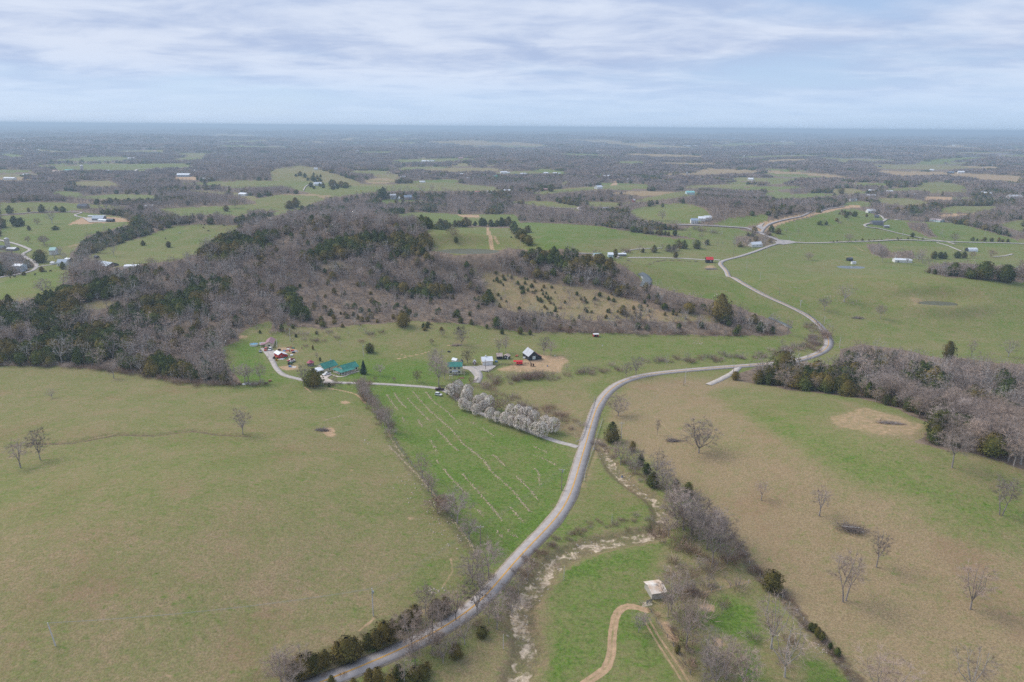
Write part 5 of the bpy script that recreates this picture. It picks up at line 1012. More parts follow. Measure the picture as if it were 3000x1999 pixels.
hedge('H', [(1650, 60), (1750, 70), (1900, 50)], 8, 'bb', 10, 'trees around the white cottage', 8); hedge('C', [(1280, 1078), (1420, 1095), (1540, 1110)], 10, 'cc', 7, 'cedar row beyond the bright hill', 3); hedge('C', [(1550, 1130), (1700, 1130), (1800, 1140)], 10, 'b', 10, 'trees beyond the bright hill', 5)
hedge('C', [(1480, 1050), (1700, 1060), (1900, 1100)], 8, 'bu', 9, 'trees beyond the bright hill', 6); hedge('B', [(1560, 1050), (1700, 1040), (1820, 1025), (1950, 1020)], 8, 'cc', 11, 'cedar hedge across the upper fields', 3); hedge('B', [(1940, 1010), (2110, 1015), (2200, 1020), (2330, 1005)], 8, 'cc', 11, 'cedar hedge across the upper fields', 3)
hedge('C', [(0, 1040), (40, 1080), (150, 1150)], 9, 'cc', 10, 'cedars on the side of the bright hill', 6); hedge('I', [(450, 102), (700, 92), (1000, 80), (1250, 72), (1420, 80)], 7, 'ccu', 3, 'bushes along the straight lane', 1); hedge('I', [(1830, 88), (2000, 92), (2200, 100)], 7, 'ccu', 5, 'bushes along the straight lane', 1)
hedge('I', [(300, 880), (370, 960), (450, 1060)], 1.5, 'u', 1.5, 'x', .5); hedge('D', [(470, 1010), (560, 985), (640, 970), (750, 880)], 10, 'ubc', 7, 'gully hedge on the right hill', 8); hedge('D', [(0, 1070), (100, 1075), (200, 1060)], 9, 'bcc', 8, 'corner trees below the graded road', 6)
hedge('D', [(1300, 1000), (1500, 1100), (1650, 1150)], 8, 'bb', 9, 'copse on the right hill', 8); hedge('D', [(1690, 970), (1900, 1020), (2100, 1075), (2270, 1130)], 9, 'cbc', 9, 'belt over the right hill', 4); hedge('I', [(1290, 260), (1320, 300), (1400, 330)], 6, 'b', 11, 'trees right of the long white barn', 5)
hedge('A', [(90, 890), (250, 885), (420, 880), (640, 875)], 14, 'bcc', 11, 'hedge above the pale lane on the left', 6); hedge('A', [(0, 1030), (100, 1020), (190, 1000)], 8, 'cc', 12, 'dark trees at the left edge field', 8); hedge('A', [(0, 1110), (40, 1100), (100, 1090)], 10, 'cc', 11, 'dark trees near the silo', 8)
hedge('A', [(850, 890), (1000, 880), (1200, 880), (1400, 900)], 9, 'bb', 14, 'trees between the far left fields', 12); hedge('A', [(1240, 1010), (1500, 1010), (1640, 1000), (1750, 990), (2100, 990), (2353, 990)], 8, 'bbc', 13, 'hedge on top of the cattle hill', 8); hedge('A', [(480, 440), (700, 440), (950, 440), (1150, 430), (1400, 430)], 20, 'cb', 14, 'far hedge', 10)
hedge('B', [(700, 640), (780, 660), (830, 640)], 14, 'cc', 12, 'cedars on the shoulder of the far hill', 12); hedge('B', [(400, 560), (470, 545), (510, 590), (600, 650), (680, 680)], 22, 'c', 11, 'cedars on the shoulder of the far hill', 20); hedge('B', [(1120, 690), (1350, 700), (1600, 690), (1850, 700)], 9, 'bb', 14, 'trees below the pale far field', 10)
hedge('B', [(1120, 765), (1200, 760)], 10, 'c', 16, 'cedars beside the far farm', 6); hedge('B', [(1450, 765), (1540, 770)], 10, 'c', 15, 'cedars beside the far farm', 6); hedge('E', [(470, 150), (560, 160), (700, 210), (850, 240)], 7, 'bb', 9, 'farmyard trees on the left', 7)
for i in range(len(n2['x'])):
    (pts_c if n2['c'][i] else pts_b).append((n2['x'][i], n2['y'][i], n2['z'][i], _rw.uniform(0, 6.3), *( (_rw.uniform(1.0, 1.6),) if n2['c'][i] else (_rw.uniform(.8, 1.25),)), _rw.uniform(.8, 1.25) if n2['c'][i] else _rw.uniform(.7, 1.1), (4 if n2['c'][i] else 5) + _rw.randint(4)))
for dd, k_ in ((n3, 1.0), (n4, 2.3), (n5, 6.0)):
    for i in range(len(dd['x'])):
        pts_far.append((dd['x'][i], dd['y'][i], dd['z'][i], _rw.uniform(0, 6.3), k_ * _rw.uniform(.85, 1.2), _rw.uniform(.7, 1.15) * (1.0 if k_ < 2 else 1.25 if k_ < 5 else 2.4), (4 if dd['c'][i] else 0) + _rw.randint(4)))
# understorey brush in the near woods
for i in range(0, len(n1['x'])):
    if n1['d'][i] < 1000 and _rw.rand() < .3:
        x, y = n1['x'][i] + _rw.uniform(-3, 3), n1['y'][i] + _rw.uniform(-3, 3); hh = _rw.uniform(1.2, 2.6) * max(.5, n1['s'][i]); pts_u.append((x, y, float(n1['z'][i]), _rw.uniform(0, 6.3), hh, hh, _rw.randint(4)))
# the nearest become trees of their own
def where(px_, py_, lb):
    if lb != 'wood on the right edge': return 'of the ' + lb, ('left' if px_ < 1000 else 'middle' if px_ < 2000 else 'right')
    if px_ < 2330: return 'of the right wood at its tip near the road', ''
    if px_ < 2600: return 'of the right wood', 'front' if py_ > 1045 + (px_ - 2330) * .38 else 'back'
    if px_ < 2800: return 'of the right wood above the bare corner', 'front' if py_ > 1210 else 'back'
    return 'of the right wood by the picture edge', 'front' if py_ > 1300 else 'back'
def describe(isc, s_, sx, px_, py_, lb):
    a_, b_ = where(px_, py_, lb); q = ('low', 'mid sized', 'tall')[0 if s_ < .8 else 1 if s_ < 1.1 else 2]; w_ = 'slim' if sx / s_ < 1.12 else 'broad'
    return '%s %s %s %s%s' % (q, w_, 'dark green cedar' if isc else 'bare grey tree', a_, ', ' + b_ if b_ else '')
cand.sort(key=lambda c_: c_[0])
ONE_B, ONE_C = 150, 170
for (d, x, y, z, isc, s_, lb) in cand:
    if any(math.hypot(x - ux, y - uy) < ur for ux, uy, ur in USED): continue
    px_, py_ = proj(np.array([x]), np.array([y]), np.array([z])); inf = -40 < px_[0] < 3040 and py_[0] < 2040
    rz = rnd.uniform(0, 6.28); sx = s_ * rnd.uniform(.85, 1.25) * (1.2 if isc else 1.05)
    if isc and inf and ONE_C > 0:
        ONE_C -= 1; place_tree('cedar', rnd.randrange(6), (x, y, z), (sx, s_), describe(True, s_, sx, px_[0], py_[0], lb), 'cedars in the ' + lb, rz)
    elif not isc and inf and ONE_B > 0 and s_ > .3:
        ONE_B -= 1; place_tree('bare', rnd.randrange(6), (x, y, z), (sx, s_), describe(False, s_, sx, px_[0], py_[0], lb), 'bare trees in the ' + lb, rz)
    else:
        far_ = d > 800
        (pts_c if isc else pts_b).append((x, y, z, rz, sx, s_, (rnd.randrange(4) + (4 if far_ else 0)) if isc else (rnd.randrange(5) + (5 if far_ else 0))))

def joined(parts):
    """trunk and crown in one mesh, for the trees of a wood too many to tell apart"""
    a, b = parts; V_, F_, M_ = [], [], []
    mats = []
    for me in (a, b):
        off = len(V_); V_ += [tuple(v.co) for v in me.vertices]; F_ += [tuple(off + i for i in p.vertices) for p in me.polygons]
        mo = len(mats); mats += list(me.materials); M_ += [mo + p.material_index for p in me.polygons]
    return mesh_np('tree_cluster', V_, np.array(F_), mats, matidx=M_)
def clump(seed, cedar):
    """a patch of canopy far away: a dozen small crowns"""
    rg = random.Random(seed); V_, F_ = [], []
    for k in range(11):
        cx, cy_ = rg.uniform(-14, 14), rg.uniform(-14, 14); h = rg.uniform(7, 12) if cedar else rg.uniform(10, 16); r_ = rg.uniform(3, 4.6) if cedar else rg.uniform(4.2, 7)
        if cedar:
            q = len(V_); n = 6
            for (f, rr) in ((0, .8), (.35, 1), (.7, .6), (1, .05)):
                for j in range(n): V_.append((cx + r_ * rr * math.cos(6.283 * j / n + k) * rg.uniform(.75, 1.2), cy_ + r_ * rr * math.sin(6.283 * j / n + k) * rg.uniform(.75, 1.2), h * (f * .93) + rg.uniform(-.3, .5)))
            for i in range(3):
                for j in range(n): F_.append((q + i * n + j, q + i * n + (j + 1) % n, q + (i + 1) * n + (j + 1) % n, q + (i + 1) * n + j))
        else:
            for j in range(26):
                an = rg.uniform(0, 6.28); el = rg.uniform(-.1, 1); p = Vector((cx, cy_, h * .3)); rr = r_ * math.sqrt(max(0, 1 - el * el * .8)) * rg.uniform(.5, 1)
                e = Vector((cx + math.cos(an) * rr, cy_ + math.sin(an) * rr, h * (.45 + .5 * max(0, el)))); m_ = p.lerp(e, rg.uniform(.2, .6)); blade(V_, F_, m_, e, 1.25, rg)
    return mesh_np('canopy', V_, np.array(F_), [CEDAR if cedar else TWIG])
def scatter(name, pts, meshes, label, cat):
    protos = bpy.data.collections.new(name + '_kinds')           # the source shapes; never linked to the scene
    for i, me in enumerate(meshes):
        o = bpy.data.objects.new('%s_kind_%02d' % (name, i), me); protos.objects.link(o)
    A_ = np.array(pts, np.float32); me = bpy.data.meshes.new(name); me.vertices.add(len(A_)); me.vertices.foreach_set('co', A_[:, :3].ravel())
    def attr(n_, typ, data, key='value'): a_ = me.attributes.new(n_, typ, 'POINT'); a_.data.foreach_set(key, data.ravel())
    attr('turn', 'FLOAT_VECTOR', np.stack([A_[:, 0] * 0, A_[:, 0] * 0, A_[:, 3]], 1).astype(np.float32), 'vector')
    attr('size', 'FLOAT_VECTOR', np.stack([A_[:, 4], A_[:, 4], A_[:, 5]], 1).astype(np.float32), 'vector')
    attr('pick', 'INT', A_[:, 6].astype(np.int32)); me.update()
    ng = bpy.data.node_groups.new(name, 'GeometryNodeTree')
    ng.interface.new_socket('Geometry', in_out='INPUT', socket_type='NodeSocketGeometry'); ng.interface.new_socket('Geometry', in_out='OUTPUT', socket_type='NodeSocketGeometry')
    gi, go, ci, ip = (ng.nodes.new(t_) for t_ in ('NodeGroupInput', 'NodeGroupOutput', 'GeometryNodeCollectionInfo', 'GeometryNodeInstanceOnPoints'))
    ci.inputs['Collection'].default_value = protos; ci.inputs['Separate Children'].default_value = True; ci.inputs['Reset Children'].default_value = True
    ip.inputs['Pick Instance'].default_value = True
    for n_, typ, so_ in (('turn', 'FLOAT_VECTOR', 'Rotation'), ('size', 'FLOAT_VECTOR', 'Scale'), ('pick', 'INT', 'Instance Index')):
        na_ = ng.nodes.new('GeometryNodeInputNamedAttribute'); na_.data_type = typ; na_.inputs['Name'].default_value = n_; ng.links.new(na_.outputs['Attribute'], ip.inputs[so_])
    ng.links.new(gi.outputs[0], ip.inputs['Points']); ng.links.new(ci.outputs[0], ip.inputs['Instance']); ng.links.new(ip.outputs[0], go.inputs[0])
    o = link(name, me); md = o.modifiers.new('woods', 'NODES'); md.node_group = ng
    return tag(o, label, cat, kind='stuff')
LOD = ([joined(bare_tree_meshes(200 + i, 14, 5.2 + .5 * (i % 3), 52, 9, .11, .16 + .06 * (i % 3), 5, br=.12)) for i in range(4)] + [joined(bare_tree_meshes(209, 14, 5.5, 40, 5, .13, .2, 6, twm=WBARK, bkm=WBARK, br=.16))] +
       [joined(bare_tree_meshes(220 + i, 14, 5.6, 34, 6, .24, .2, 4, br=.22)) for i in range(4)] + [joined(bare_tree_meshes(229, 14, 5.5, 26, 4, .22, .2, 5, twm=WBARK, bkm=WBARK, br=.24))])
CLOD = [joined(cone_tree_meshes(240 + i, 9, 2.9 + .4 * i, 260, .55)) for i in range(4)] + [joined(cone_tree_meshes(250 + i, 9, 3.2 + .35 * i, 90, .95)) for i in range(4)]
print('points', len(pts_b), len(pts_c), len(pts_u), len(pts_far))
scatter('bare_woodland', pts_b, LOD, 'grey purple leafless woodland covering the hills', 'woodland')
scatter('cedar_woodland', pts_c, CLOD, 'dark green cedars massed through the woods', 'woodland')
scatter('brush', pts_u, [bush_mesh(i, 1.7, 2.0, 120, .05, (BROWN, TWIG, BROWN, TWIG)[i]) for i in range(4)], 'brown leafless brush along creeks, banks and hedges', 'brush')
scatter('distant_woodland', pts_far, [clump(i, False) for i in range(4)] + [clump(10 + i, True) for i in range(4)], 'distant woodland fading towards the horizon', 'woodland')

# ------------------------------------------------------------------ buildings
def wallmat(n, c, var=.10): return mat(n, c, .8, var=var, vscale_=.6)
CREAM = wallmat('cream_siding', (.72, .62, .44)); WHITE = wallmat('white_siding', (.80, .79, .77), .06); YELW = wallmat('yellow_siding', (.74, .68, .44)); REDW = wallmat('red_siding', (.50, .035, .04)); BLKW = mat('black_boards', (.045, .047, .05), .85, c2=(.020, .022, .026), vscale_=1.2)
GRYW = wallmat('grey_boards', (.25, .24, .25), .3); TEAL = mat('teal_metal_roof', (.05, .26, .205), .6, var=.3, vscale_=.4); WROOF = mat('white_metal_roof', (.78, .80, .83), .45, var=.08, vscale_=.5); MAUVE = mat('mauve_roof', (.36, .20, .22), .7, var=.15, vscale_=.6)
GROOF = mat('grey_metal_roof', (.52, .53, .56), .5, var=.2, vscale_=.5); RUST = mat('rusty_roof', (.40, .19, .15), .75, c2=(.28, .085, .07), vscale_=.7); REDR = mat('bright_red_roof', (.62, .035, .035), .5, var=.1); DKROOF = mat('dark_shingles', (.12, .13, .16), .85, var=.25); BLROOF = mat('blue_grey_roof', (.33, .40, .48), .5, var=.1)
PALE_RUST = mat('patchy_tin', (.60, .52, .47), .6, c2=(.40, .27, .21), vscale_=.8); GLASS = mat('window_glass', (.035, .045, .06), .15, spec=.6); DARKM = mat('dark_opening', (.02, .02, .022), .95); TRIM = mat('white_trim', (.82, .80, .76), .7); WOOD = mat('weathered_wood', (.30, .25, .21), .9, var=.3); BRICK = mat('brick', (.33, .14, .10), .9, var=.2); TIN = mat('galvanised', (.50, .52, .54), .4, metal=.5, var=.1)
BLUEW = mat('pool_water', (.16, .36, .48), .12, spec=.5); GREENS = mat('dark_green_shutter', (.02, .10, .08), .7); PBLUE = wallmat('pale_blue_siding', (.55, .68, .72))
class MB:
    def __init__(s): s.v, s.f, s.m, s.mats = [], [], [], []
    def mi(s, m):
        if m not in s.mats: s.mats.append(m)
        return s.mats.index(m)
    def poly(s, pts, faces, m):
        o = len(s.v); s.v += [tuple(p) for p in pts]; k = s.mi(m)
        for f in faces: s.f.append(tuple(o + i for i in f)); s.m.append(k)
    def box(s, x0, x1, y0, y1, z0, z1, m):
        s.poly([(x0, y0, z0), (x1, y0, z0), (x1, y1, z0), (x0, y1, z0), (x0, y0, z1), (x1, y0, z1), (x1, y1, z1), (x0, y1, z1)], [(3, 2, 1, 0), (4, 5, 6, 7), (0, 1, 5, 4), (1, 2, 6, 5), (2, 3, 7, 6), (3, 0, 4, 7)], m)
    def slab(s, a, b, c, d, th, m):
        P_ = [Vector(p) for p in (a, b, c, d)]; n = (P_[1] - P_[0]).cross(P_[2] - P_[0]).normalized() * th
        s.poly([p - n for p in P_] + P_, [(3, 2, 1, 0), (4, 5, 6, 7), (0, 1, 5, 4), (1, 2, 6, 5), (2, 3, 7, 6), (3, 0, 4, 7)], m)
    def cyl(s, c, r_, z0, z1, m, n=16, r2=None):
        r2 = r_ if r2 is None else r2; x, y = c
        s.poly([(x + r_ * math.cos(6.28319 * k / n), y + r_ * math.sin(6.28319 * k / n), z0) for k in range(n)] + [(x + r2 * math.cos(6.28319 * k / n), y + r2 * math.sin(6.28319 * k / n), z1) for k in range(n)],
               [(k, (k + 1) % n, n + (k + 1) % n, n + k) for k in range(n)] + [tuple(range(2 * n - 1, n - 1, -1))[::-1], tuple(range(n))[::-1]], m)
    def tube(s, pts, r_, m, n=5):
        V_, F_ = [], []; tube(V_, F_, [Vector(p) for p in pts], r_, r_, n); s.poly(V_, F_, m)
    def build(s, name, parent=None, loc=None):
        me = bpy.data.meshes.new(name); me.from_pydata(s.v, [], s.f); me.polygons.foreach_set('material_index', s.m)
        for m in s.mats: me.materials.append(m)
        me.update(); return link(name, me, parent, loc)
def frame_of(v, a, b):
    """two ground points read in the photo: the front wall's left and right foot"""
    p, q = at(v, *a), at(v, *b); s_ = VW[v][2]
    n_ = p if p.length < q.length else q; e_ = math.hypot(b[0] - a[0], b[1] - a[1]) / s_ * mpp(n_)
    if (q - p).length > 1.8 * e_ + 5:            # one end was seen past a crest: keep the wall level at the nearer end
        w_ = Vector((abs(b[0] - a[0]) / s_ * mpp(n_), 0, 0)); p, q = (p, p + w_) if n_ is p else (q - w_, q)
    d = q - p; return p, math.atan2(d.y, d.x), math.hypot(d.x, d.y)
def ground_at(p): return float(Hf(p[0], p[1]))
def building(v, a, b, W_, wh, rh, wall, roof, label, cat='house', name='house', ridge='x', wins=(), doors=(), oh=.35, chim=None, lean=None, turn=0.0, group=None, win_m=None, low=0.0, L_=None):
    """gabled building on a front wall a-b. wins: (side f/r/l, position 0..1, sill z, w, h)"""
    p, rz, L0 = frame_of(v, a, b); rz += turn; L_ = L_ or L0
    zs = [ground_at((p.x + math.cos(rz) * i * L_ - math.sin(rz) * j * W_, p.y + math.sin(rz) * i * L_ + math.cos(rz) * j * W_)) for i in (0, 1) for j in (0, 1)]
    base = zs[0] * .5 + sum(zs) * .125 - low; root = thing(name, (p.x, p.y, base), rz, label, cat, group)
    m = MB(); bz = -1.6
    if ridge == 'x':
        m.poly([(0, 0, bz), (L_, 0, bz), (L_, W_, bz), (0, W_, bz), (0, 0, wh), (L_, 0, wh), (L_, W_, wh), (0, W_, wh), (0, W_ / 2, wh + rh), (L_, W_ / 2, wh + rh)], [(0, 1, 5, 4), (2, 3, 7, 6), (1, 2, 6, 9, 5), (3, 0, 4, 8, 7)], wall)
    else:
        m.poly([(0, 0, bz), (L_, 0, bz), (L_, W_, bz), (0, W_, bz), (0, 0, wh), (L_, 0, wh), (L_, W_, wh), (0, W_, wh), (L_ / 2, 0, wh + rh), (L_ / 2, W_, wh + rh)], [(0, 1, 5, 8, 4), (2, 3, 7, 9, 6), (1, 2, 6, 5), (3, 0, 4, 7)], wall)
    m.build('wall', root)
    r_ = MB(); t_ = .12
    if ridge == 'x':
        k = rh / (W_ / 2)
        r_.slab((-oh, -oh, wh - oh * k + .03), (L_ + oh, -oh, wh - oh * k + .03), (L_ + oh, W_ / 2, wh + rh + .03), (-oh, W_ / 2, wh + rh + .03), -t_, roof); r_.slab((L_ + oh, W_ + oh, wh - oh * k + .03), (-oh, W_ + oh, wh - oh * k + .03), (-oh, W_ / 2, wh + rh + .03), (L_ + oh, W_ / 2, wh + rh + .03), -t_, roof)
    else:
        k = rh / (L_ / 2)
        r_.slab((-oh, W_ + oh, wh - oh * k + .03), (-oh, -oh, wh - oh * k + .03), (L_ / 2, -oh, wh + rh + .03), (L_ / 2, W_ + oh, wh + rh + .03), -t_, roof); r_.slab((L_ + oh, -oh, wh - oh * k + .03), (L_ + oh, W_ + oh, wh - oh * k + .03), (L_ / 2, W_ + oh, wh + rh + .03), (L_ / 2, -oh, wh + rh + .03), -t_, roof)
    ro = r_.build('roof', root)
    if chim:
        c = MB(); c.box(L_ * chim[0] - .4, L_ * chim[0] + .4, W_ * .5 - .35, W_ * .5 + .35, wh + rh * .6, wh + rh + 1.0, chim[1] if len(chim) > 1 else BRICK); c.build('chimney', ro)
    def opening(nm, sd_, u, z, w_, h_, mm, frame=True):
        e = .05
        for kk, (q, x_, fm) in enumerate(((nm, e, mm), ('frame', e * .5, TRIM))):
            if kk and not frame: continue
            g_ = .0 if kk == 0 else .12; c = MB()
            if sd_ == 'f': c.box(L_ * u - w_ / 2 - g_, L_ * u + w_ / 2 + g_, -x_, .02, z - g_, z + h_ + g_, fm)
            elif sd_ == 'l': c.box(-x_, .02, W_ * u - w_ / 2 - g_, W_ * u + w_ / 2 + g_, z - g_, z + h_ + g_, fm)
            else: c.box(L_ - .02, L_ + x_, W_ * u - w_ / 2 - g_, W_ * u + w_ / 2 + g_, z - g_, z + h_ + g_, fm)
            o_ = c.build(q, root if kk == 0 else o0)
            if kk == 0: o0 = o_
    for w__ in wins: opening('window', *w__, win_m or GLASS, oh > .2)
    for d_ in doors: opening('door', *d_[:5], d_[5] if len(d_) > 5 else TRIM, False)
    if lean:     # lean-to along the right side: width, material of roof
        lw, lm = lean; c = MB(); c.poly([(L_ + .01, 0, bz), (L_ + lw, 0, bz), (L_ + lw, W_, bz), (L_ + .01, W_, bz), (L_ + .01, 0, wh - .05), (L_ + lw, 0, wh * .62), (L_ + lw, W_, wh * .62), (L_ + .01, W_, wh - .05)], [(0, 1, 5, 4), (1, 2, 6, 5), (2, 3, 7, 6)], wall); c.build('lean_to', root)
        c = MB(); c.slab((L_ + lw + .3, -.3, wh * .62 - .05), (L_ + lw + .3, W_ + .3, wh * .62 - .05), (L_ - .1, W_ + .3, wh + .08), (L_ - .1, -.3, wh + .08), -.1, lm); c.build('lean_to_roof', root)
    return root, L_, p, rz
def W3(u0_, n, z, w_, h_, sd_='f', step=None):
    return [(sd_, (i + u0_) / n, z, w_, h_) for i in range(n)]

# the ranch house by the drive
r_, L1, p1, rz1 = building('X', (1390, 655), (1885, 522), 8.2, 2.7, 2.3, CREAM, TEAL, 'cream ranch house wing with teal roof and white porch posts', wins=[('f', .86, .9, 1.2, 1.2), ('f', .74, .9, .9, 1.2), ('f', .12, .9, 1, 1.2), ('f', .3, .9, 1, 1.2)], doors=[('f', .47, 0, 1, 2.0, MAUVE)], oh=.5)
pm = MB(); pr = MB(); pd_ = MB(); rl = MB()
pd_.box(-3.4, L1 * .62, -2.4, -.02, -1.0, .12, CONC); pd_.box(-3.4, -.02, -.02, 8.0, -1.0, .12, CONC); pd_.build('porch_deck', r_)
pr.slab((-4.0, -2.7, 2.35), (L1 * .64, -2.7, 2.35), (L1 * .64, -.4, 2.78), (-.4, -.4, 2.78), -.1, TEAL); pr.slab((-4.0, 8.0, 2.35), (-4.0, -2.7, 2.35), (-.4, -.4, 2.85), (-.4, 8.0, 2.85), -.1, TEAL); pr.build('porch_roof', r_)
for x, y in ((-3.3, -2.3), (-1.2, -2.3), (1.5, -2.3), (4.2, -2.3), (L1 * .6, -2.3), (-3.3, .6), (-3.3, 3.6), (-3.3, 7.6)):
    pm = MB(); pm.box(x - .09, x + .09, y - .09, y + .09, .12, 2.4, TRIM); pm.build('porch_post', r_)
rl.box(-3.35, -3.28, -2.3, 7.8, .7, .85, TRIM); rl.box(-3.3, 3.8, -2.35, -2.28, .7, .85, TRIM); rl.build('railing', r_)
r_, L2, p2, rz2 = building('X', (712, 608), (1045, 515), 8.5, 2.7, 2.6, CREAM, TEAL, 'cream left wing of the ranch house with plain teal roof', wins=[('f', .38, 1.0, .6, 1.3), ('l', .7, 1.0, 1, 1.2)], chim=(.78, TIN), oh=.45, L_=L1 * .95)
cp = thing('carport', p2 + Vector((math.cos(rz2), math.sin(rz2), 0)) * -7.2, rz2, 'white metal carport attached left of the ranch house', 'carport'); cp.location.z = ground_at(cp.location)
c = MB(); c.slab((0, -.3, 2.2), (6.7, -.3, 2.2), (6.7, 3.2, 3.0), (0, 3.2, 3.0), -.06, WROOF); c.slab((0, 6.6, 2.2), (0, 3.2, 3.0), (6.7, 3.2, 3.0), (6.7, 6.6, 2.2), .06, WROOF); c.build('roof', cp)
c = MB(); c.box(0, 6.7, -.34, -.3, 1.6, 2.2, WROOF); c.box(0, .04, -.3, 6.6, 2.15, 2.3, TRIM); c.build('side_panel', cp)
for x, y in ((.1, -.2), (3.3, -.2), (6.5, -.2), (.1, 6.4), (3.3, 6.4), (6.5, 6.4)):
    c = MB(); c.box(x - .06, x + .06, y - .06, y + .06, -.3, 2.25, TRIM); c.build('post', cp)
# mobile home, pool, red shed, gazebo
r_, L3, p3, rz3 = building('F', (362, 562), (456, 572), 13, 2.6, 1.6, CREAM, MAUVE, 'cream mobile home with long mauve roof at the drive end', 'mobile home', 'mobile_home', ridge='y', wins=[('f', .5, 1.0, 1.5, 1.0), ('l', .8, 1.0, 1, 1)], oh=.3, turn=.42)
c = MB(); c.slab((-3.4, -.2, 2.15), (-.1, -.2, 2.5), (-.1, 5.2, 2.5), (-3.4, 5.2, 2.15), .1, MAUVE); c.build('porch_roof', r_)
for x, y in ((-3.2, 0), (-3.2, 2.5), (-3.2, 5)): c = MB(); c.box(x - .07, x + .07, y - .07, y + .07, -.6, 2.15, TRIM); c.build('porch_post', r_)
c = MB(); c.box(-5.0, -.05, 5.4, 8.6, .6, .8, TRIM); c.box(-5.0, -4.9, 5.4, 8.6, .8, 1.7, TRIM); c.box(-5, -.1, 8.5, 8.6, .8, 1.7, TRIM); c.build('deck', r_)
pp = at('F', 195, 540); pl_ = thing('swimming_pool', (pp.x, pp.y + 2.0, ground_at((pp.x, pp.y + 2)) - .1), 0, 'round above ground swimming pool with a white wall', 'pool')
c = MB(); n = 28
c.poly([(3.1 * math.cos(6.28319 * k / n), 2.7 * math.sin(6.28319 * k / n), z) for z in (-.4, 1.25) for k in range(n)], [(k, (k + 1) % n, n + (k + 1) % n, n + k) for k in range(n)], TRIM); c.build('wall', pl_)
c = MB(); c.poly([(2.98 * math.cos(6.28319 * k / n), 2.6 * math.sin(6.28319 * k / n), 1.08) for k in range(n)], [tuple(range(n))], BLUEW); c.build('water', pl_)
c = MB(); c.poly([(a_ * math.cos(6.28319 * k / n), b_ * math.sin(6.28319 * k / n), 1.27) for a_, b_ in ((2.95, 2.55), (3.2, 2.8)) for k in range(n)], [(k, n + k, n + (k + 1) % n, (k + 1) % n) for k in range(n)], TIN); c.build('rim', pl_)
r_, _, _, _ = building('F', (548, 708), (625, 692), 7.5, 2.5, 1.3, REDW, WROOF, 'red shed with a white metal roof and white trim', 'shed', 'shed', ridge='y', wins=[('f', .5, .9, .7, .8)], lean=(2.6, WROOF), oh=.25)
def gazebo(v, x, y, rr, h, label):
    p = at(v, x, y); g_ = thing('gazebo', (p.x, p.y + rr, ground_at((p.x, p.y + rr))), 0, label, 'gazebo'); n = 8; m = MB()
    m.poly([(rr * 1.15 * math.cos(6.28319 * k / n), rr * 1.15 * math.sin(6.28319 * k / n), h) for k in range(n)] + [(rr * .45 * math.cos(6.28319 * k / n), rr * .45 * math.sin(6.28319 * k / n), h + 1.1) for k in range(n)], [(k, (k + 1) % n, n + (k + 1) % n, n + k) for k in range(n)] + [tuple(range(n))[::-1]], mat('maroon_roof', (.42, .09, .13), .6)); m.build('roof', g_)
    m = MB(); m.poly([(rr * .5 * math.cos(6.28319 * k / n), rr * .5 * math.sin(6.28319 * k / n), h + 1.3) for k in range(n)] + [(0, 0, h + 1.8)], [(k, (k + 1) % n, n) for k in range(n)], mat('maroon_roof', 0)); m.cyl((0, 0), rr * .42, h + 1.05, h + 1.3, DARKM, 8); m.build('cupola', g_)
    for k in range(n): m = MB(); x_, y_ = rr * math.cos(6.28319 * k / n), rr * math.sin(6.28319 * k / n); m.box(x_ - .07, x_ + .07, y_ - .07, y_ + .07, -.3, h, WOOD); m.build('post', g_)
    m = MB(); m.cyl((0, 0), rr, -.3, .2, WOOD, 8); m.build('floor', g_)
    m = MB(); m.poly([(rr * .97 * math.cos(6.28319 * k / n), rr * .97 * math.sin(6.28319 * k / n), z) for z in (.25, 1.0) for k in range(n)], [(k, (k + 1) % n, n + (k + 1) % n, n + k) for k in range(n)], GRYW); m.build('railing', g_)
gazebo('F', 976, 820, 2.3, 2.4, 'gazebo with a maroon two tier roof behind the ranch house')
# farmhouse group
r_, L4, p4, rz4 = building('Y', (382, 668), (866, 664), 7.0, 5.4, 2.0, YELW, TEAL, 'two storey yellow farmhouse with green roof and shutters', wins=[('f', .2, 3.6, .8, 1.3), ('f', .5, 3.6, .8, 1.3), ('f', .78, 3.6, .8, 1.3), ('f', .2, .9, .8, 1.4), ('f', .78, .9, .8, 1.4), ('r', .3, 3.6, .8, 1.2), ('r', .7, .9, .8, 1.2)], doors=[('f', .5, .1, 1.0, 2.0, WHITE)], oh=.35)
for u in (.2, .5, .78):
    for z in (3.6, .9):
        if u == .5 and z == .9: continue
        for sd_ in (-.72, .72): c = MB(); c.box(L4 * u + sd_ - .2, L4 * u + sd_ + .2, -.06, .0, z, z + 1.35, GREENS); c.build('shutter', r_)
c = MB(); c.slab((L4 * .3, -2.3, 2.5), (L4 * .72, -2.3, 2.5), (L4 * .72, 0, 2.9), (L4 * .3, 0, 2.9), -.12, GROOF); c.build('porch_roof', r_)
c = MB(); c.box(L4 * .3, L4 * .72, -2.2, -.02, -.5, .25, WOOD); c.build('porch_deck', r_)
for u in (.31, .44, .58, .71): c = MB(); c.box(L4 * u - .09, L4 * u + .09, -2.2, -2.02, .25, 2.5, TRIM); c.build('porch_post', r_)
building('Y', (785, 375), (892, 375), 3.2, 2.4, 1.5, CREAM, DKROOF, 'little cream outbuilding with a black roof behind the farmhouse', 'outbuilding', 'outbuilding', ridge='y', oh=.2)
building('Y', (510, 262), (660, 300), 3, 2.0, 1.2, WHITE, WROOF, 'white roofed outbuilding half hidden behind the farmhouse', 'outbuilding', 'outbuilding', oh=.2)
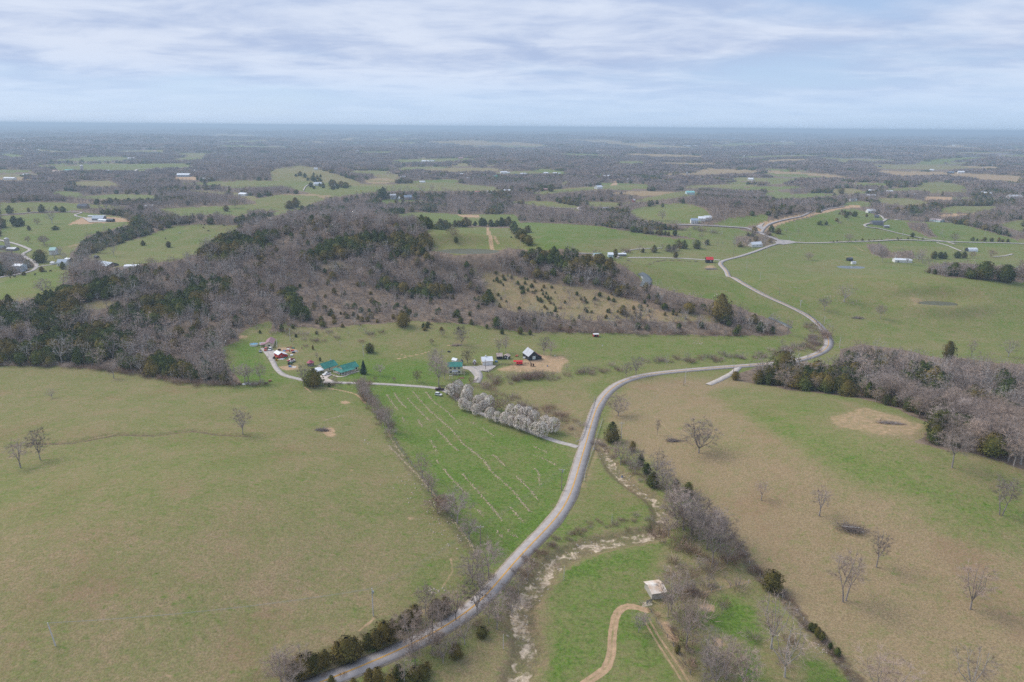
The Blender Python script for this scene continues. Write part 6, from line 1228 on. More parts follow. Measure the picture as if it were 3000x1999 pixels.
building('Y', (1568, 366), (1925, 352), 8.0, 3.0, 2.0, CREAM, WROOF, 'cream garage with white metal roof and wide white doors', 'garage', 'garage', doors=[('f', .28, .05, 3.6, 2.2, WHITE), ('f', .74, .05, 3.6, 2.2, WHITE)], oh=.35, chim=(.4, WROOF))
building('Y', (1250, 335), (1335, 335), 3, 1.7, 1.1, MAUVE, WROOF, 'tiny maroon shed with white cross boards beside the garage', 'shed', 'shed', ridge='y', doors=[('f', .5, .05, .5, 1.5, WHITE)], oh=.15)
building('G', (1440, 488), (1515, 492), 5, 2.4, 1.6, BLKW, PALE_RUST, 'old dark shed with a patchy rusty roof', 'shed', 'shed', ridge='x', doors=[('f', .5, .1, 1.4, 1.8, DARKM)], oh=.3, turn=.25)
building('G', (1525, 478), (1598, 488), 4, 2.0, 1.0, BLKW, PALE_RUST, 'low dark shed with white door right of the old shed', 'shed', 'shed', ridge='y', doors=[('f', .85, .05, .8, 1.8, WHITE), ('f', .4, 1.0, 1.0, .8, WHITE)], oh=.25)
r_, Lb, pb, rzb = building('Z', (1012, 842), (1480, 828), 10.5, 3.2, 3.4, BLKW, GROOF, 'black barn with silver roof and a painted quilt square', 'barn', 'barn', ridge='y', lean=(2.3, RUST), oh=.3, turn=.22)
QW, QT, QR = mat('quilt_white', (.82, .84, .84), .7), mat('quilt_teal', (.12, .55, .50), .7), mat('quilt_maroon', (.38, .04, .08), .7)
c = MB(); cx0, cz0, q = Lb * .52, .75, .62; c.box(cx0 - 1.12, cx0 + 1.12, -.08, -.01, cz0 - .1, cz0 + 2.14, QW)
for i in range(4):
    an = math.pi / 4 + i * math.pi / 2; x_, z_ = cx0 + math.cos(an) * .62, cz0 + 1.02 + math.sin(an) * .62; c.box(x_ - .2, x_ + .2, -.10, -.08, z_ - .2, z_ + .2, QT)
    x_, z_ = cx0 + math.cos(an + .785) * .85, cz0 + 1.02 + math.sin(an + .785) * .85; c.box(x_ - .13, x_ + .13, -.10, -.08, z_ - .13, z_ + .13, QT)
c.box(cx0 - .24, cx0 + .24, -.11, -.08, cz0 + .78, cz0 + 1.26, QR); c.build('quilt_square', r_)
c = MB(); c.slab((0, -.32, 3.02), (0, 10.8, 3.02), (Lb / 2, 10.8, 6.44), (Lb / 2, -.32, 6.44), .02, GROOF)
c = MB(); c.slab((Lb + .32, -.33, 3.06), (Lb + .32, 10.85, 3.06), (Lb / 2 + .05, 10.85, 6.78), (Lb / 2 + .05, -.33, 6.78), -.04, RUST); c.build('rusty_roof_side', r_)
building('H', (408, 846), (452, 846), 3, 2.0, .5, REDW, WHITE, 'small red run in shed with a white roof in the pasture', 'shed', 'shed', doors=[('f', .5, .02, 2.7, 1.5, DARKM)], oh=.2)
building('M', (815, 650), (945, 645), 6.5, 2.5, 1.0, mat('whitewashed_wall', (.55, .50, .44), .9, var=.3, vscale_=1.0), mat('old_white_roof', (.80, .74, .66), .7, c2=(.62, .44, .30), vscale_=.35), 'weathered shed with an old white metal roof in the bottom paddock', 'shed', 'shed', oh=.4, turn=.12)
# middle distance, right
building('H', (1380, 210), (1438, 208), 8, 4.5, 2.6, BLKW, REDR, 'tall black barn with a bright red roof at the road bend', 'barn', 'barn', wins=[('f', .65, 2.3, .9, .9)], win_m=WHITE, oh=.5)
building('U', (790, 362), (850, 360), 8, 3.5, 3, WHITE, WROOF, 'white gabled cottage below the road junction', wins=W3(.5, 3, 1, 1.2, 1.3), oh=.3); building('I', (1080, 300), (1250, 306), 9, 3.2, 1.6, WHITE, WROOF, 'long white barn in the right pasture', 'barn', 'barn', oh=.2, doors=[('f', .2, 0, 2, 2, GRYW)])
building('I', (628, 288), (668, 285), 5, 3, 1.2, BLKW, DKROOF, 'small black shed right of the far pasture track', 'shed', 'shed', oh=.2); building('I', (660, 318), (700, 318), 4, 2.3, 1.2, WHITE, GROOF, 'tiny grey and white shed by the blue pond', 'shed', 'shed', oh=.2)
def quonset(v, a, b, W_, h, label, wall=BLKW, roof=WROOF):
    p, rz, L_ = frame_of(v, a, b); g_ = thing('quonset_barn', (p.x, p.y, ground_at(p)), rz, label, 'barn'); n = 10
    m = MB(); m.poly([(x, W_ / 2 - W_ / 2 * math.cos(math.pi * k / n), -1 + (h + 1) * math.sin(math.pi * k / n) ** .8 if k not in (0, n) else -1) for x in (0, L_) for k in range(n + 1)], [(k, k + 1, n + 2 + k, n + 1 + k)[::-1] for k in range(n)], roof); m.build('roof', g_)
    m = MB(); m.poly([(x, W_ / 2 - W_ / 2 * .97 * math.cos(math.pi * k / n), -1 + (h + .9) * math.sin(math.pi * k / n) ** .8) for x in (.1, L_ - .1) for k in range(n + 1)], [tuple(range(n + 1)), tuple(range(n + 1, 2 * n + 2))[::-1]], wall); m.build('end_wall', g_)
quonset('I', (1808, 195), (1900, 195), 9, 5, 'round roofed white and black barn near the straight lane')
building('U', (1482, 232), (1545, 238), 10, 3.5, 2.4, GRYW, DKROOF, 'dark roofed house on the right hill', wins=W3(.5, 3, 1, 1.3, 1.3)); building('D', (1070, 1027), (1115, 1030), 5, 2.5, 1.2, GRYW, GROOF, 'small grey shed beside the dark roofed hill house', 'shed', 'shed')
building('D', (1483, 968), (1580, 978), 12, 3.5, 2, PBLUE, mat('pink_tin_roof', (.52, .42, .42), .6), 'pale blue metal barn on the right hill', 'barn', 'barn'); building('D', (918, 892), (990, 892), 10, 4, 3.5, WHITE, WROOF, 'white farmhouse at the top of the right hill', wins=W3(.5, 3, 1, 1.6, 1.6)); building('D', (980, 935), (1020, 938), 8, 3, 2, GRYW, DKROOF, 'grey cottage below the white hilltop farmhouse')
building('C', (1645, 992), (1710, 990), 10, 5, 3, WHITE, BLROOF, 'white house with a pale blue roof beside the road', wins=W3(.5, 4, 1, 1.3, 1.4) + W3(.5, 4, 3.4, 1.3, 1.2)); building('C', (1712, 968), (1778, 968), 14, 4, 2.5, WHITE, WROOF, 'white barn behind the blue roofed house', 'barn', 'barn'); building('C', (1780, 962), (1840, 955), 12, 4, 2.5, WHITE, WROOF, 'second white barn behind the blue roofed house', 'barn', 'barn')
building('C', (1605, 720), (1680, 720), 18, 5, 3, PBLUE, mat('teal_light_roof', (.22, .50, .47), .5), 'long teal roofed barn on the far ridge', 'barn', 'barn'); building('C', (1113, 795), (1135, 795), 10, 4, 3, REDW, GROOF, 'red barn on the far lane', 'barn', 'barn')
building('H', (415, 185), (478, 188), 8, 3.5, 2.5, WHITE, mat('sage_roof', (.40, .50, .48), .7), 'white house with a grey green roof behind the hill', wins=W3(.5, 3, 1, 1.2, 1.2)); building('H', (535, 160), (578, 158), 7, 3, 1.6, PBLUE, WROOF, 'small building with a bright roof beside the hedge cedar'); building('H', (620, 150), (690, 150), 6, 2.5, 1, GRYW, WROOF, 'long low white roofed shed left of the hedge', 'shed', 'shed')
# left side
building('E', (872, 270), (955, 275), 14, 3.8, 3, BLKW, BLROOF, 'black barn with a blue grey roof on the left', 'barn', 'barn', oh=.4, turn=.15); building('E', (1135, 270), (1262, 268), 8, 2.6, 1.2, WHITE, WROOF, 'long white trailer building right of the black left barn', 'trailer', 'trailer_building', oh=.1)
building('E', (525, 250), (600, 248), 9, 4, 3, WHITE, BLROOF, 'white farmhouse with a blue roof in the left farmyard', wins=W3(.5, 3, 1, 1.2, 1.3), turn=.2); building('E', (596, 215), (636, 215), 6, 3.5, 1.2, GRYW, WROOF, 'small shed with a white roof behind the left farmhouse', 'shed', 'shed'); building('E', (455, 150), (510, 148), 9, 6, 3, WHITE, mat('green_white_roof', (.35, .55, .5), .6), 'tall white house near the cedar belt', wins=W3(.5, 3, 3.5, 1.2, 1.3))
building('E', (462, 238), (492, 238), 5, 2.3, 1, WHITE, GROOF, 'tiny pale shed at the end of the farmyard drive', 'shed', 'shed'); building('E', (120, 305), (192, 305), 10, 7, 1.5, mat('blue_white_tin', (.55, .62, .72), .5), WROOF, 'pale blue metal building in the trees at the left edge', 'barn', 'barn'); building('E', (60, 112), (135, 112), 9, 2.6, 1.6, GRYW, GROOF, 'low shed at the foot of the silo', 'shed', 'shed'); building('E', (-30, 100), (25, 102), 9, 3, 2, WOOD, DKROOF, 'dark shed cut by the left edge', 'shed', 'shed')
building('E', (862, 180), (888, 182), 4, 2.5, 1, BLKW, DKROOF, 'tiny dark shed on the cattle hill slope', 'shed', 'shed')
p = at('E', 62, 98); s_ = thing('silo', (p.x, p.y + 3, ground_at(p)), 0, 'tall pale concrete silo beside the curving lane', 'silo'); hs = 95 / 3.136 * mpp(p) / .97
m = MB(); m.cyl((0, 0), 2.9, -1, hs, mat('silo_concrete', (.50, .45, .40), .9, var=.2, vscale_=.4), 20); m.build('wall', s_); m = MB(); m.cyl((0, 0), 3.0, hs - .1, hs + 1.3, GROOF, 20, .5); m.build('roof', s_)
building('A', (845, 965), (948, 965), 12, 4, 4, GRYW, BLROOF, 'new house with a steep blue grey roof on a dirt pad', wins=W3(.5, 4, 1, 1.5, 1.6)); building('A', (898, 968), (972, 972), 7, 2.4, 1, WHITE, WROOF, 'white wing in front of the new house'); building('A', (978, 975), (1035, 975), 9, 3, 1.8, BLKW, DKROOF, 'small black garage right of the new house', 'garage', 'garage')
building('A', (806, 928), (965, 928), 6, 1.6, .5, WHITE, WROOF, 'low white roofed strip building behind the new house', 'shed', 'shed', oh=.1)
building('A', (708, 850), (792, 852), 14, 4, 3.5, WOOD, DKROOF, 'long dark roofed barn in the upper left meadow', 'barn', 'barn'); building('A', (1330, 855), (1410, 858), 12, 5, 2.5, BLKW, GROOF, 'grey roofed barn at the end of the left meadow', 'barn', 'barn')
building('B', (1238, 766), (1293, 766), 14, 8, 2, GROOF, GROOF, 'tall grey barn on the wooded rise', 'barn', 'barn'); building('B', (1370, 772), (1435, 772), 12, 5, 4.5, GRYW, BLROOF, 'grey farmhouse right of the tall grey barn'); building('B', (1296, 766), (1325, 766), 8, 3, 1.5, WHITE, WROOF, 'little white house beside the tall grey barn')
building('A', (1618, 560), (1740, 560), 30, 6, 4, BLROOF, WROOF, 'biggest far white roofed barn', 'barn', 'barn', oh=.2); building('A', (1830, 598), (1950, 598), 20, 5, 2, GRYW, GROOF, 'grey roofed long barn right of the biggest far barn', 'barn', 'barn'); building('A', (1765, 553), (1805, 553), 12, 4, 2, WHITE, WROOF, 'small white building between the two far barns'); building('A', (1570, 557), (1612, 557), 10, 3, 1.5, WHITE, WROOF, 'low white shed left of the biggest far barn', 'shed', 'shed')
building('A', (2190, 740), (2252, 738), 14, 5, 2.5, WHITE, WROOF, 'white barn at the end of the brown far field', 'barn', 'barn'); building('A', (30, 588), (128, 588), 16, 5, 2, WHITE, WROOF, 'long white roofed building at the far left', 'barn', 'barn'); building('A', (215, 552), (275, 550), 12, 4, 2, WHITE, WROOF, 'white building right of the far left one'); building('A', (472, 522), (568, 520), 16, 4, 2.5, WOOD, mat('peach_roof', (.62, .46, .36), .7), 'tan roofed long shed on the far left ridge', 'shed', 'shed')
building('A', (595, 512), (685, 510), 16, 5, 2.5, WHITE, mat('green_roof_far', (.16, .38, .30), .7), 'green roofed barn beside the far silo', 'barn', 'barn'); building('A', (690, 514), (748, 514), 12, 4, 2, REDW, GROOF, 'reddish shed between the green barn and the silo', 'shed', 'shed'); building('A', (905, 520), (950, 518), 12, 4, 2, WHITE, WROOF, 'white house on the far road'); building('A', (975, 515), (1010, 514), 10, 4, 2, WHITE, WROOF, 'white cottage right of the far road house')
building('A', (1173, 402), (1230, 402), 18, 6, 3, WHITE, WROOF, 'white barn beyond the far green fields', 'barn', 'barn'); building('A', (1825, 450), (1882, 448), 14, 6, 3, WHITE, BLROOF, 'pale house on the far brown ridge'); building('A', (1965, 445), (2016, 445), 14, 5, 2, WHITE, WROOF, 'white roofed shed on the far brown ridge', 'shed', 'shed')
p = at('A', 757, 512); s_ = thing('silo', (p.x, p.y, ground_at(p)), 0, 'far grey silo with a white cap', 'silo'); hs = 52 / 3.137 * mpp(p)
m = MB(); m.cyl((0, 0), 4.5, -2, hs, mat('silo_concrete', 0), 12); m.build('wall', s_); m = MB(); m.cyl((0, 0), 4.8, hs, hs + 3, WROOF, 12, 1); m.build('roof', s_)
for v, x, y, hz, lb in (('C', 1607, 548, 30, 'white capped silo in the far brown field'), ('D', 1973, 500, 28, 'far right grey silo'), ('D', 2060, 465, 16, 'farthest right little silo')):
    p = at(v, x, y); hs = hz / 3.137 * mpp(p); s_ = thing('silo', (p.x, p.y, ground_at(p)), 0, lb, 'silo'); m = MB(); m.cyl((0, 0), hs * .22, -2, hs, GROOF, 12); m.build('wall', s_); m = MB(); m.cyl((0, 0), hs * .23, hs, hs + hs * .12, WROOF, 12, hs * .05); m.build('roof', s_)
# village and scattered far buildings: view, left, right, ground row, wall, roof, what it is
FARB = [('B', 1500, 1542, 612, WHITE, WROOF, 'bright white far house in the pale field'), ('B', 1543, 1558, 612, WHITE, WROOF, 'tiny annex of the bright white far house'), ('B', 2172, 2222, 566, WHITE, mat('church_green', (.08, .42, .32), .6), 'green roofed village building'), ('B', 1415, 1458, 558, WHITE, WROOF, 'white shed left of the village'), ('B', 1338, 1365, 560, WHITE, GROOF, 'leftmost village house'), ('B', 1795, 1830, 562, WHITE, WROOF, 'white village house below the road'), ('B', 1765, 1780, 572, WHITE, GROOF, 'small village shed'), ('B', 1880, 1945, 550, WHITE, WROOF, 'long white village building'), ('B', 1940, 1998, 585, WHITE, GROOF, 'grey roofed village house'), ('B', 2010, 2055, 568, GRYW, GROOF, 'grey village house'), ('B', 2130, 2175, 525, WHITE, GROOF, 'upper village house'), ('B', 2250, 2310, 532, WHITE, WROOF, 'large white village house at the back'), ('B', 2312, 2335, 528, WHITE, WROOF, 'white chapel like village house'), ('B', 2012, 2065, 710, WHITE, mat('pink_roof', (.55, .22, .20), .7), 'pink roofed house below the village'), ('B', 2122, 2165, 708, WHITE, WROOF, 'white house below the village'), ('B', 2275, 2353, 706, WHITE, WROOF, 'long white house below the village'),
        ('C', 0, 30, 705, WHITE, WROOF, 'house at the right end below the village'), ('C', 90, 145, 695, GRYW, DKROOF, 'dark roofed house beside the white blossom tree'), ('C', 288, 340, 686, BRICK, mat('far_pink_roof', (.55, .34, .34), .7), 'reddish roofed house left of the tall cedar'), ('C', 80, 135, 545, WHITE, WROOF, 'white village hall on the right'), ('C', 10, 50, 548, GRYW, DKROOF, 'dark village house'), ('C', 290, 330, 532, WHITE, WROOF, 'white shed on the green village field'), ('C', 375, 412, 532, WHITE, WROOF, 'middle shed on the green village field'), ('C', 425, 447, 536, WHITE, WROOF, 'right shed on the green village field'), ('C', 775, 830, 558, WHITE, mat('far_green_roof', (.2, .45, .36), .6), 'green roofed shed above the dirt track'), ('C', 845, 910, 568, WHITE, WROOF, 'white farm above the dirt track'), ('C', 930, 955, 918, WHITE, BLROOF, 'tiny blue roofed house in the valley trees'), ('C', 835, 890, 862, GRYW, GROOF, 'grey roofed house in the valley'), ('C', 1740, 1800, 605, GRYW, GROOF, 'low grey building in the far woods'),
        ('B', 1520, 1560, 422, WHITE, WROOF, 'white house on the far knoll'), ('B', 1560, 1590, 420, WHITE, WROOF, 'second white house on the far knoll'), ('B', 1600, 1632, 418, WHITE, GROOF, 'grey house on the far knoll'), ('B', 1862, 1902, 398, BRICK, mat('far_pink_roof', 0), 'pinkish far house'), ('B', 1505, 1545, 315, WHITE, WROOF, 'white house high in the far woods'), ('B', 2070, 2092, 320, WHITE, WROOF, 'small white far house'), ('B', 2285, 2308, 318, WHITE, WROOF, 'small white far house further right'), ('C', 15, 42, 322, WHITE, REDR, 'red roofed far house'), ('C', 770, 840, 335, WHITE, WROOF, 'long white far shed'), ('C', 1570, 1640, 285, CREAM, WROOF, 'cream far building row'), ('C', 1660, 1730, 282, CREAM, WROOF, 'cream far building row right'), ('C', 1800, 1818, 282, WHITE, REDR, 'far house with a red roof'), ('C', 1840, 1860, 268, WHITE, WROOF, 'far white dot house'),
        ('A', 1190, 1212, 235, WHITE, WROOF, 'steep white far house'), ('A', 1240, 1270, 233, WHITE, GROOF, 'low far house beside the steep one'), ('A', 1525, 1552, 230, WHITE, WROOF, 'far white shed'), ('A', 1405, 1430, 328, WHITE, mat('far_pink_roof', 0), 'pink far house on the strip field'), ('A', 310, 345, 192, WHITE, WROOF, 'far left white house'), ('A', 455, 482, 181, WHITE, WROOF, 'far left bright house'), ('A', 505, 530, 181, WHITE, WROOF, 'second far left bright house'), ('A', 50, 85, 196, WHITE, GROOF, 'leftmost far house'), ('A', 1045, 1085, 123, WHITE, WROOF, 'white building near the horizon'), ('A', 930, 965, 125, WHITE, WROOF, 'second white building near the horizon'), ('A', 220, 250, 318, WHITE, WROOF, 'far house in the left woods'), ('A', 330, 355, 316, WHITE, WROOF, 'second far house in the left woods'),
        ('D', 470, 520, 498, GRYW, DKROOF, 'dark far farm'), ('D', 550, 575, 500, WHITE, WROOF, 'white shed of the dark far farm'), ('D', 1662, 1712, 530, BLKW, BLROOF, 'dark barn on the far brown field'), ('D', 1745, 1805, 528, WHITE, WROOF, 'white barn on the far brown field'), ('D', 925, 985, 700, WHITE, WROOF, 'white barn of the far right farm'), ('D', 885, 922, 735, GRYW, WROOF, 'tilted white roof at the far right farm'), ('D', 900, 990, 755, WOOD, WROOF, 'long grey shed of the far right farm'), ('D', 1095, 1148, 705, WHITE, WROOF, 'white houses right of the far right farm'), ('D', 1045, 1070, 722, GRYW, GROOF, 'small grey shed of the far right farm'), ('D', 760, 818, 783, WHITE, BLROOF, 'blue roofed house above the graded road'), ('D', 230, 280, 862, WHITE, GROOF, 'house in the trees behind the graded road'), ('D', 1325, 1362, 728, GRYW, WROOF, 'small pale house by the orange field'), ('D', 2220, 2340, 772, WHITE, WROOF, 'long white building at the right edge'), ('D', 1955, 2050, 735, GRYW, WROOF, 'grey building left of the long white one'), ('D', 1010, 1045, 470, GRYW, DKROOF, 'tiny dark far barn'), ('D', 120, 165, 238, WHITE, WROOF, 'white plant on the pale far hill'), ('D', 712, 722, 222, WHITE, WROOF, 'white tower like far building'), ('D', 1035, 1070, 235, WHITE, WROOF, 'far white farm on the right'), ('D', 1690, 1720, 278, WHITE, WROOF, 'far right white farm')]
for v, x0, x1, y, wm, rm, lb in FARB:
    Lm = (x1 - x0) / VW[v][2] * mpp(at(v, (x0 + x1) / 2, y)); hh = min(7, max(2.8, Lm * .22))
    building(v, (x0, y), (x1, y), min(16, max(6, Lm * .6)), hh, hh * .6, wm, rm, lb if len(lb.split()) > 3 else lb + ' in the distance', name='house', oh=.3, wins=W3(.5, 2, hh * .3, hh * .3, hh * .3) if Lm > 7 else ())
for k in range(44):
    px_ = rnd.uniform(30, 2960); py_ = rnd.uniform(392, 470) if k < 30 else rnd.uniform(470, 560)
    p = Vector(hit(px_, py_)); Lm = rnd.uniform(9, 20) * (1.5 if py_ < 430 else 1); a_ = (px_, py_); b_ = (px_ + Lm / mpp(p), py_)
    rf_ = rnd.choice((WROOF, WROOF, GROOF)); building('S', a_, b_, 10, 5, 3.5, WHITE, rf_, 'house with a %s roof in the %s, %s of the view' % ('white' if rf_ is WROOF else 'grey', 'woods near the horizon' if py_ < 430 else 'far woods', ('far left', 'left', 'centre left', 'centre right', 'right', 'far right')[int(px_ / 500.01)]), name='house', group='pale houses scattered in the far woods', oh=.3)

# ------------------------------------------------------------------ vehicles
TYRE = mat('tyre', (.02, .02, .02), .9); LAMP = mat('head_lamp', (.8, .8, .75), .3)
def car_paint(n, c): return mat(n, c, .35, spec=.5)
def vehicle(v, x, y, rz, kd, paint, label, L_=None, cat='car', name=None):
    p = at(v, x, y); pick = kd == 'pickup'; suv = kd == 'suv'; L_ = L_ or (5.8 if pick else 4.7); W_ = 1.95 if pick or suv else 1.8; H_ = 1.85 if pick or suv else 1.45
    root = thing(name or ('pickup_truck' if pick else 'parked_car'), (p.x, p.y, ground_at(p) + .15), rz, label, cat)
    hw = W_ / 2; bz = .42; belt = H_ * .56
    prof = [(0, bz), (0, belt * .88), (.06, belt), (L_ * .2, belt), (L_ * .98, belt * .96), (L_, bz + .15), (L_, bz)] if not pick else [(0, bz), (0, belt), (L_ * .96, belt * .98), (L_, belt * .8), (L_, bz)]
    m = MB(); n = len(prof); m.poly([(a_ - L_ / 2, s_ * hw, z) for s_ in (-1, 1) for a_, z in prof], [tuple(range(n)), tuple(range(n, 2 * n))[::-1]] + [(i, n + i, n + (i + 1) % n, (i + 1) % n) for i in range(n)], paint)
    if pick: m.box(-L_ / 2 + .12, -L_ / 2 + L_ * .34, -hw + .14, hw - .14, belt - .38, belt + .012, DARKM)
    m.build('body', root)
    c0, c1 = (.37, .74) if pick else ((.04, .72) if suv else (.12, .74)); xa, xb = (c0 - .5) * L_, (c1 - .5) * L_; iw = hw * .86
    m = MB(); pc = [(xa, belt), (xa + .18, H_ - .03), (xb - .85, H_ - .03), (xb, belt)]; m.poly([(a_, s_ * (hw * .97 if z == belt else iw), z) for s_ in (-1, 1) for a_, z in pc], [(0, 3, 2, 1), (4, 5, 6, 7), (0, 1, 5, 4), (2, 3, 7, 6)], GLASS); m.build('window', root)
    m = MB(); m.box(xa + .15, xb - .8, -iw, iw, H_ - .05, H_, paint)
    for q in (0, .5, 1):
        xx = xa + .12 + q * (xb - .95 - xa - .12)
        for s_ in (-1, 1): m.slab((xx, s_ * (hw * .985), belt), (xx + .12, s_ * (hw * .985), belt), (xx + .12, s_ * (iw + .015), H_ - .03), (xx, s_ * (iw + .015), H_ - .03), .03, paint)
    m.build('cab_roof', root)
    for xx in (-L_ * .32, L_ * .33):
        for s_ in (-1, 1):
            V_, F_ = [], []; m = MB(); n = 12; m.poly([(xx + .36 * math.cos(6.28319 * k / n), s_ * (hw - .1) + t_, .22 + .36 * math.sin(6.28319 * k / n)) for t_ in (-.13, .13) for k in range(n)], [(k, (k + 1) % n, n + (k + 1) % n, n + k) for k in range(n)] + [tuple(range(n))[::-1], tuple(range(n, 2 * n))], TYRE); m.build('wheel', root)
    for s_ in (-1, 1): m = MB(); m.box(L_ / 2 - .02, L_ / 2 + .02, s_ * hw * .75 - .16, s_ * hw * .75 + .16, belt * .68, belt * .84, LAMP); m.build('headlight', root)
    return root
WP, RP, OP, DP, SP = car_paint('white_paint', (.80, .80, .80)), car_paint('red_paint', (.40, .02, .035)), car_paint('orange_red_paint', (.60, .12, .06)), car_paint('maroon_black_paint', (.07, .015, .03)), car_paint('silver_paint', (.55, .57, .60))
vehicle('X', 790, 690, rz2 + math.pi, 'pickup', WP, 'white crew cab pickup truck on the concrete pad', cat='pickup truck')
vehicle('F', 432, 595, R(-88), 'suv', WP, 'white car in front of the mobile home'); vehicle('F', 370, 600, R(-80), 'suv', OP, 'orange red car in front of the mobile home', L_=4.4)
vehicle('F', 718, 742, rz2 + math.pi, 'pickup', RP, 'red pickup truck parked beside the red shed', cat='pickup truck'); vehicle('G', 650, 912, R(176), 'pickup', DP, 'dark maroon pickup truck stopped on the gravel drive', cat='pickup truck')
vehicle('G', 635, 985, R(-25), 'suv', WP, 'white car parked on the green lawn below the drive'); vehicle('G', 790, 968, R(-20), 'suv', SP, 'silver car half hidden under the flowering pears'); vehicle('F', 296, 625, R(-60), 'car', SP, 'tiny pale utility cart on the bright lawn', L_=2.4, cat='cart', name='utility_cart')
# ------------------------------------------------------------------ yard things
def item(v, x, y, rz, name, cat, label, fn, parts=True):
    p = at(v, x, y); root = thing(name, (p.x, p.y, ground_at(p)), rz, label, cat); fn(root); return root
def part(root, name, fn): m = MB(); fn(m); return m.build(name, root)
def trailer_red(root):
    part(root, 'body', lambda m: (m.box(-2.2, 2.2, -1.1, 1.1, .8, 2.3, mat('feeder_red', (.65, .02, .03), .5)),)); part(root, 'roof', lambda m: m.slab((-4.2, -1.4, 2.4), (2.4, -1.4, 2.4), (2.4, 1.4, 2.75), (-4.2, 1.4, 2.75), -.12, REDR))
    for x in (-1.5, 1.5):
        for y in (-1, 1): part(root, 'wheel', lambda m: m.poly([(x + .4 * math.cos(6.283 * k / 10), y + t_, .4 + .4 * math.sin(6.283 * k / 10)) for t_ in (-.1, .1) for k in range(10)], [(k, (k + 1) % 10, 10 + (k + 1) % 10, 10 + k) for k in range(10)] + [tuple(range(10))[::-1], tuple(range(10, 20))], TYRE))
item('Z', 610, 1010, .03, 'feed_wagon', 'wagon', 'bright red covered feed wagon beside the board fence', trailer_red)
def flat_trailer(root):
    part(root, 'bed', lambda m: m.box(-2.6, 2.6, -1, 1, .55, .72, WOOD)); part(root, 'cargo', lambda m: [m.box(-2.3 + i * .75, -1.75 + i * .75, -.8 + .2 * (i % 2), .7, .72, 1.2 + .25 * (i % 3), TRIM if i % 2 else GRYW) for i in range(6)])
    part(root, 'drawbar', lambda m: m.box(-3.8, -2.6, -.08, .08, .5, .6, TYRE))
    for x in (-.5, .5):
        for y in (-1.1, 1.1): part(root, 'wheel', lambda m: m.poly([(x + .33 * math.cos(6.283 * k / 10), y + t_, .33 + .33 * math.sin(6.283 * k / 10)) for t_ in (-.1, .1) for k in range(10)], [(k, (k + 1) % 10, 10 + (k + 1) % 10, 10 + k) for k in range(10)] + [tuple(range(10))[::-1], tuple(range(10, 20))], TYRE))
item('F', 735, 762, rz2, 'flatbed_trailer', 'trailer', 'flatbed trailer loaded with pale blocks below the red pickup', flat_trailer)
def mower(root):
    part(root, 'body', lambda m: (m.box(-.8, .8, -.5, .5, .35, .8, mat('mower_yellow', (.75, .38, .03), .5)), m.box(-.7, .1, -.3, .3, .8, 1.1, TYRE))); part(root, 'deck', lambda m: m.box(-.5, .5, -.7, .7, .15, .34, TYRE))
item('W', 145, 1005, .1, 'ride_on_mower', 'mower', 'yellow ride on mower beside the gravel drive', mower)
def tractor(c_):
    def f(root):
        part(root, 'body', lambda m: (m.box(-.2, 1.7, -.35, .35, .7, 1.3, c_), m.box(-1.0, -.2, -.5, .5, .7, 1.0, c_), m.box(-.8, -.3, -.3, .3, 1.0, 1.5, TYRE)))
        for x, r_ in ((-.8, .7), (1.3, .4)):
            for y in (-.75, .75): part(root, 'wheel', lambda m: m.poly([(x + r_ * math.cos(6.283 * k / 12), y + t_, r_ + r_ * math.sin(6.283 * k / 12)) for t_ in (-.15, .15) for k in range(12)], [(k, (k + 1) % 12, 12 + (k + 1) % 12, 12 + k) for k in range(12)] + [tuple(range(12))[::-1], tuple(range(12, 24))], TYRE))
    return f
item('W', 90, 925, .3, 'tractor', 'tractor', 'small orange tractor at the corner of the red shed', tractor(mat('tractor_orange', (.62, .15, .05), .5))); item('F', 705, 790, .2, 'tractor', 'tractor', 'dark green tractor below the flatbed trailer', tractor(mat('tractor_green', (.03, .13, .07), .5)))
def junk(col_, kd):
    def f(root):
        if kd == 'barrel': part(root, 'drum', lambda m: m.cyl((0, 0), .35, 0, .95, col_, 12)); part(root, 'lid', lambda m: m.cyl((0, 0), .3, .95, 1.0, TYRE, 12))
        elif kd == 'crate': part(root, 'side_panel', lambda m: (m.box(-.9, .9, -.6, -.52, 0, .9, col_), m.box(-.9, .9, .52, .6, 0, .9, col_), m.box(-.9, -.82, -.52, .52, 0, .9, col_), m.box(.82, .9, -.52, .52, 0, .9, col_))); part(root, 'lid', lambda m: m.box(-.95, .95, -.65, .65, .9, .98, col_))
        elif kd == 'boards': part(root, 'board', lambda m: [m.box(-2.2 + .2 * i, 1.8 + .15 * (i % 3), -.9 + i * .25, -.72 + i * .25, .05 * (i % 4), .1 + .06 * (i % 4), col_) for i in range(8)])
        elif kd == 'tarp': part(root, 'tarp', lambda m: (m.slab((-1.2, -.8, .1), (1.2, -.9, .05), (.8, 0, .9), (-.9, 0, 1.0), .04, col_), m.slab((1.2, .8, .1), (-1.2, .9, .05), (-.9, 0, 1.0), (.8, 0, .9), .04, col_)))
    return f
BL = mat('blue_plastic', (.12, .22, .40), .5); GN = mat('dark_green_tarp', (.03, .12, .09), .6); WH = mat('white_plastic', (.8, .8, .8), .5)
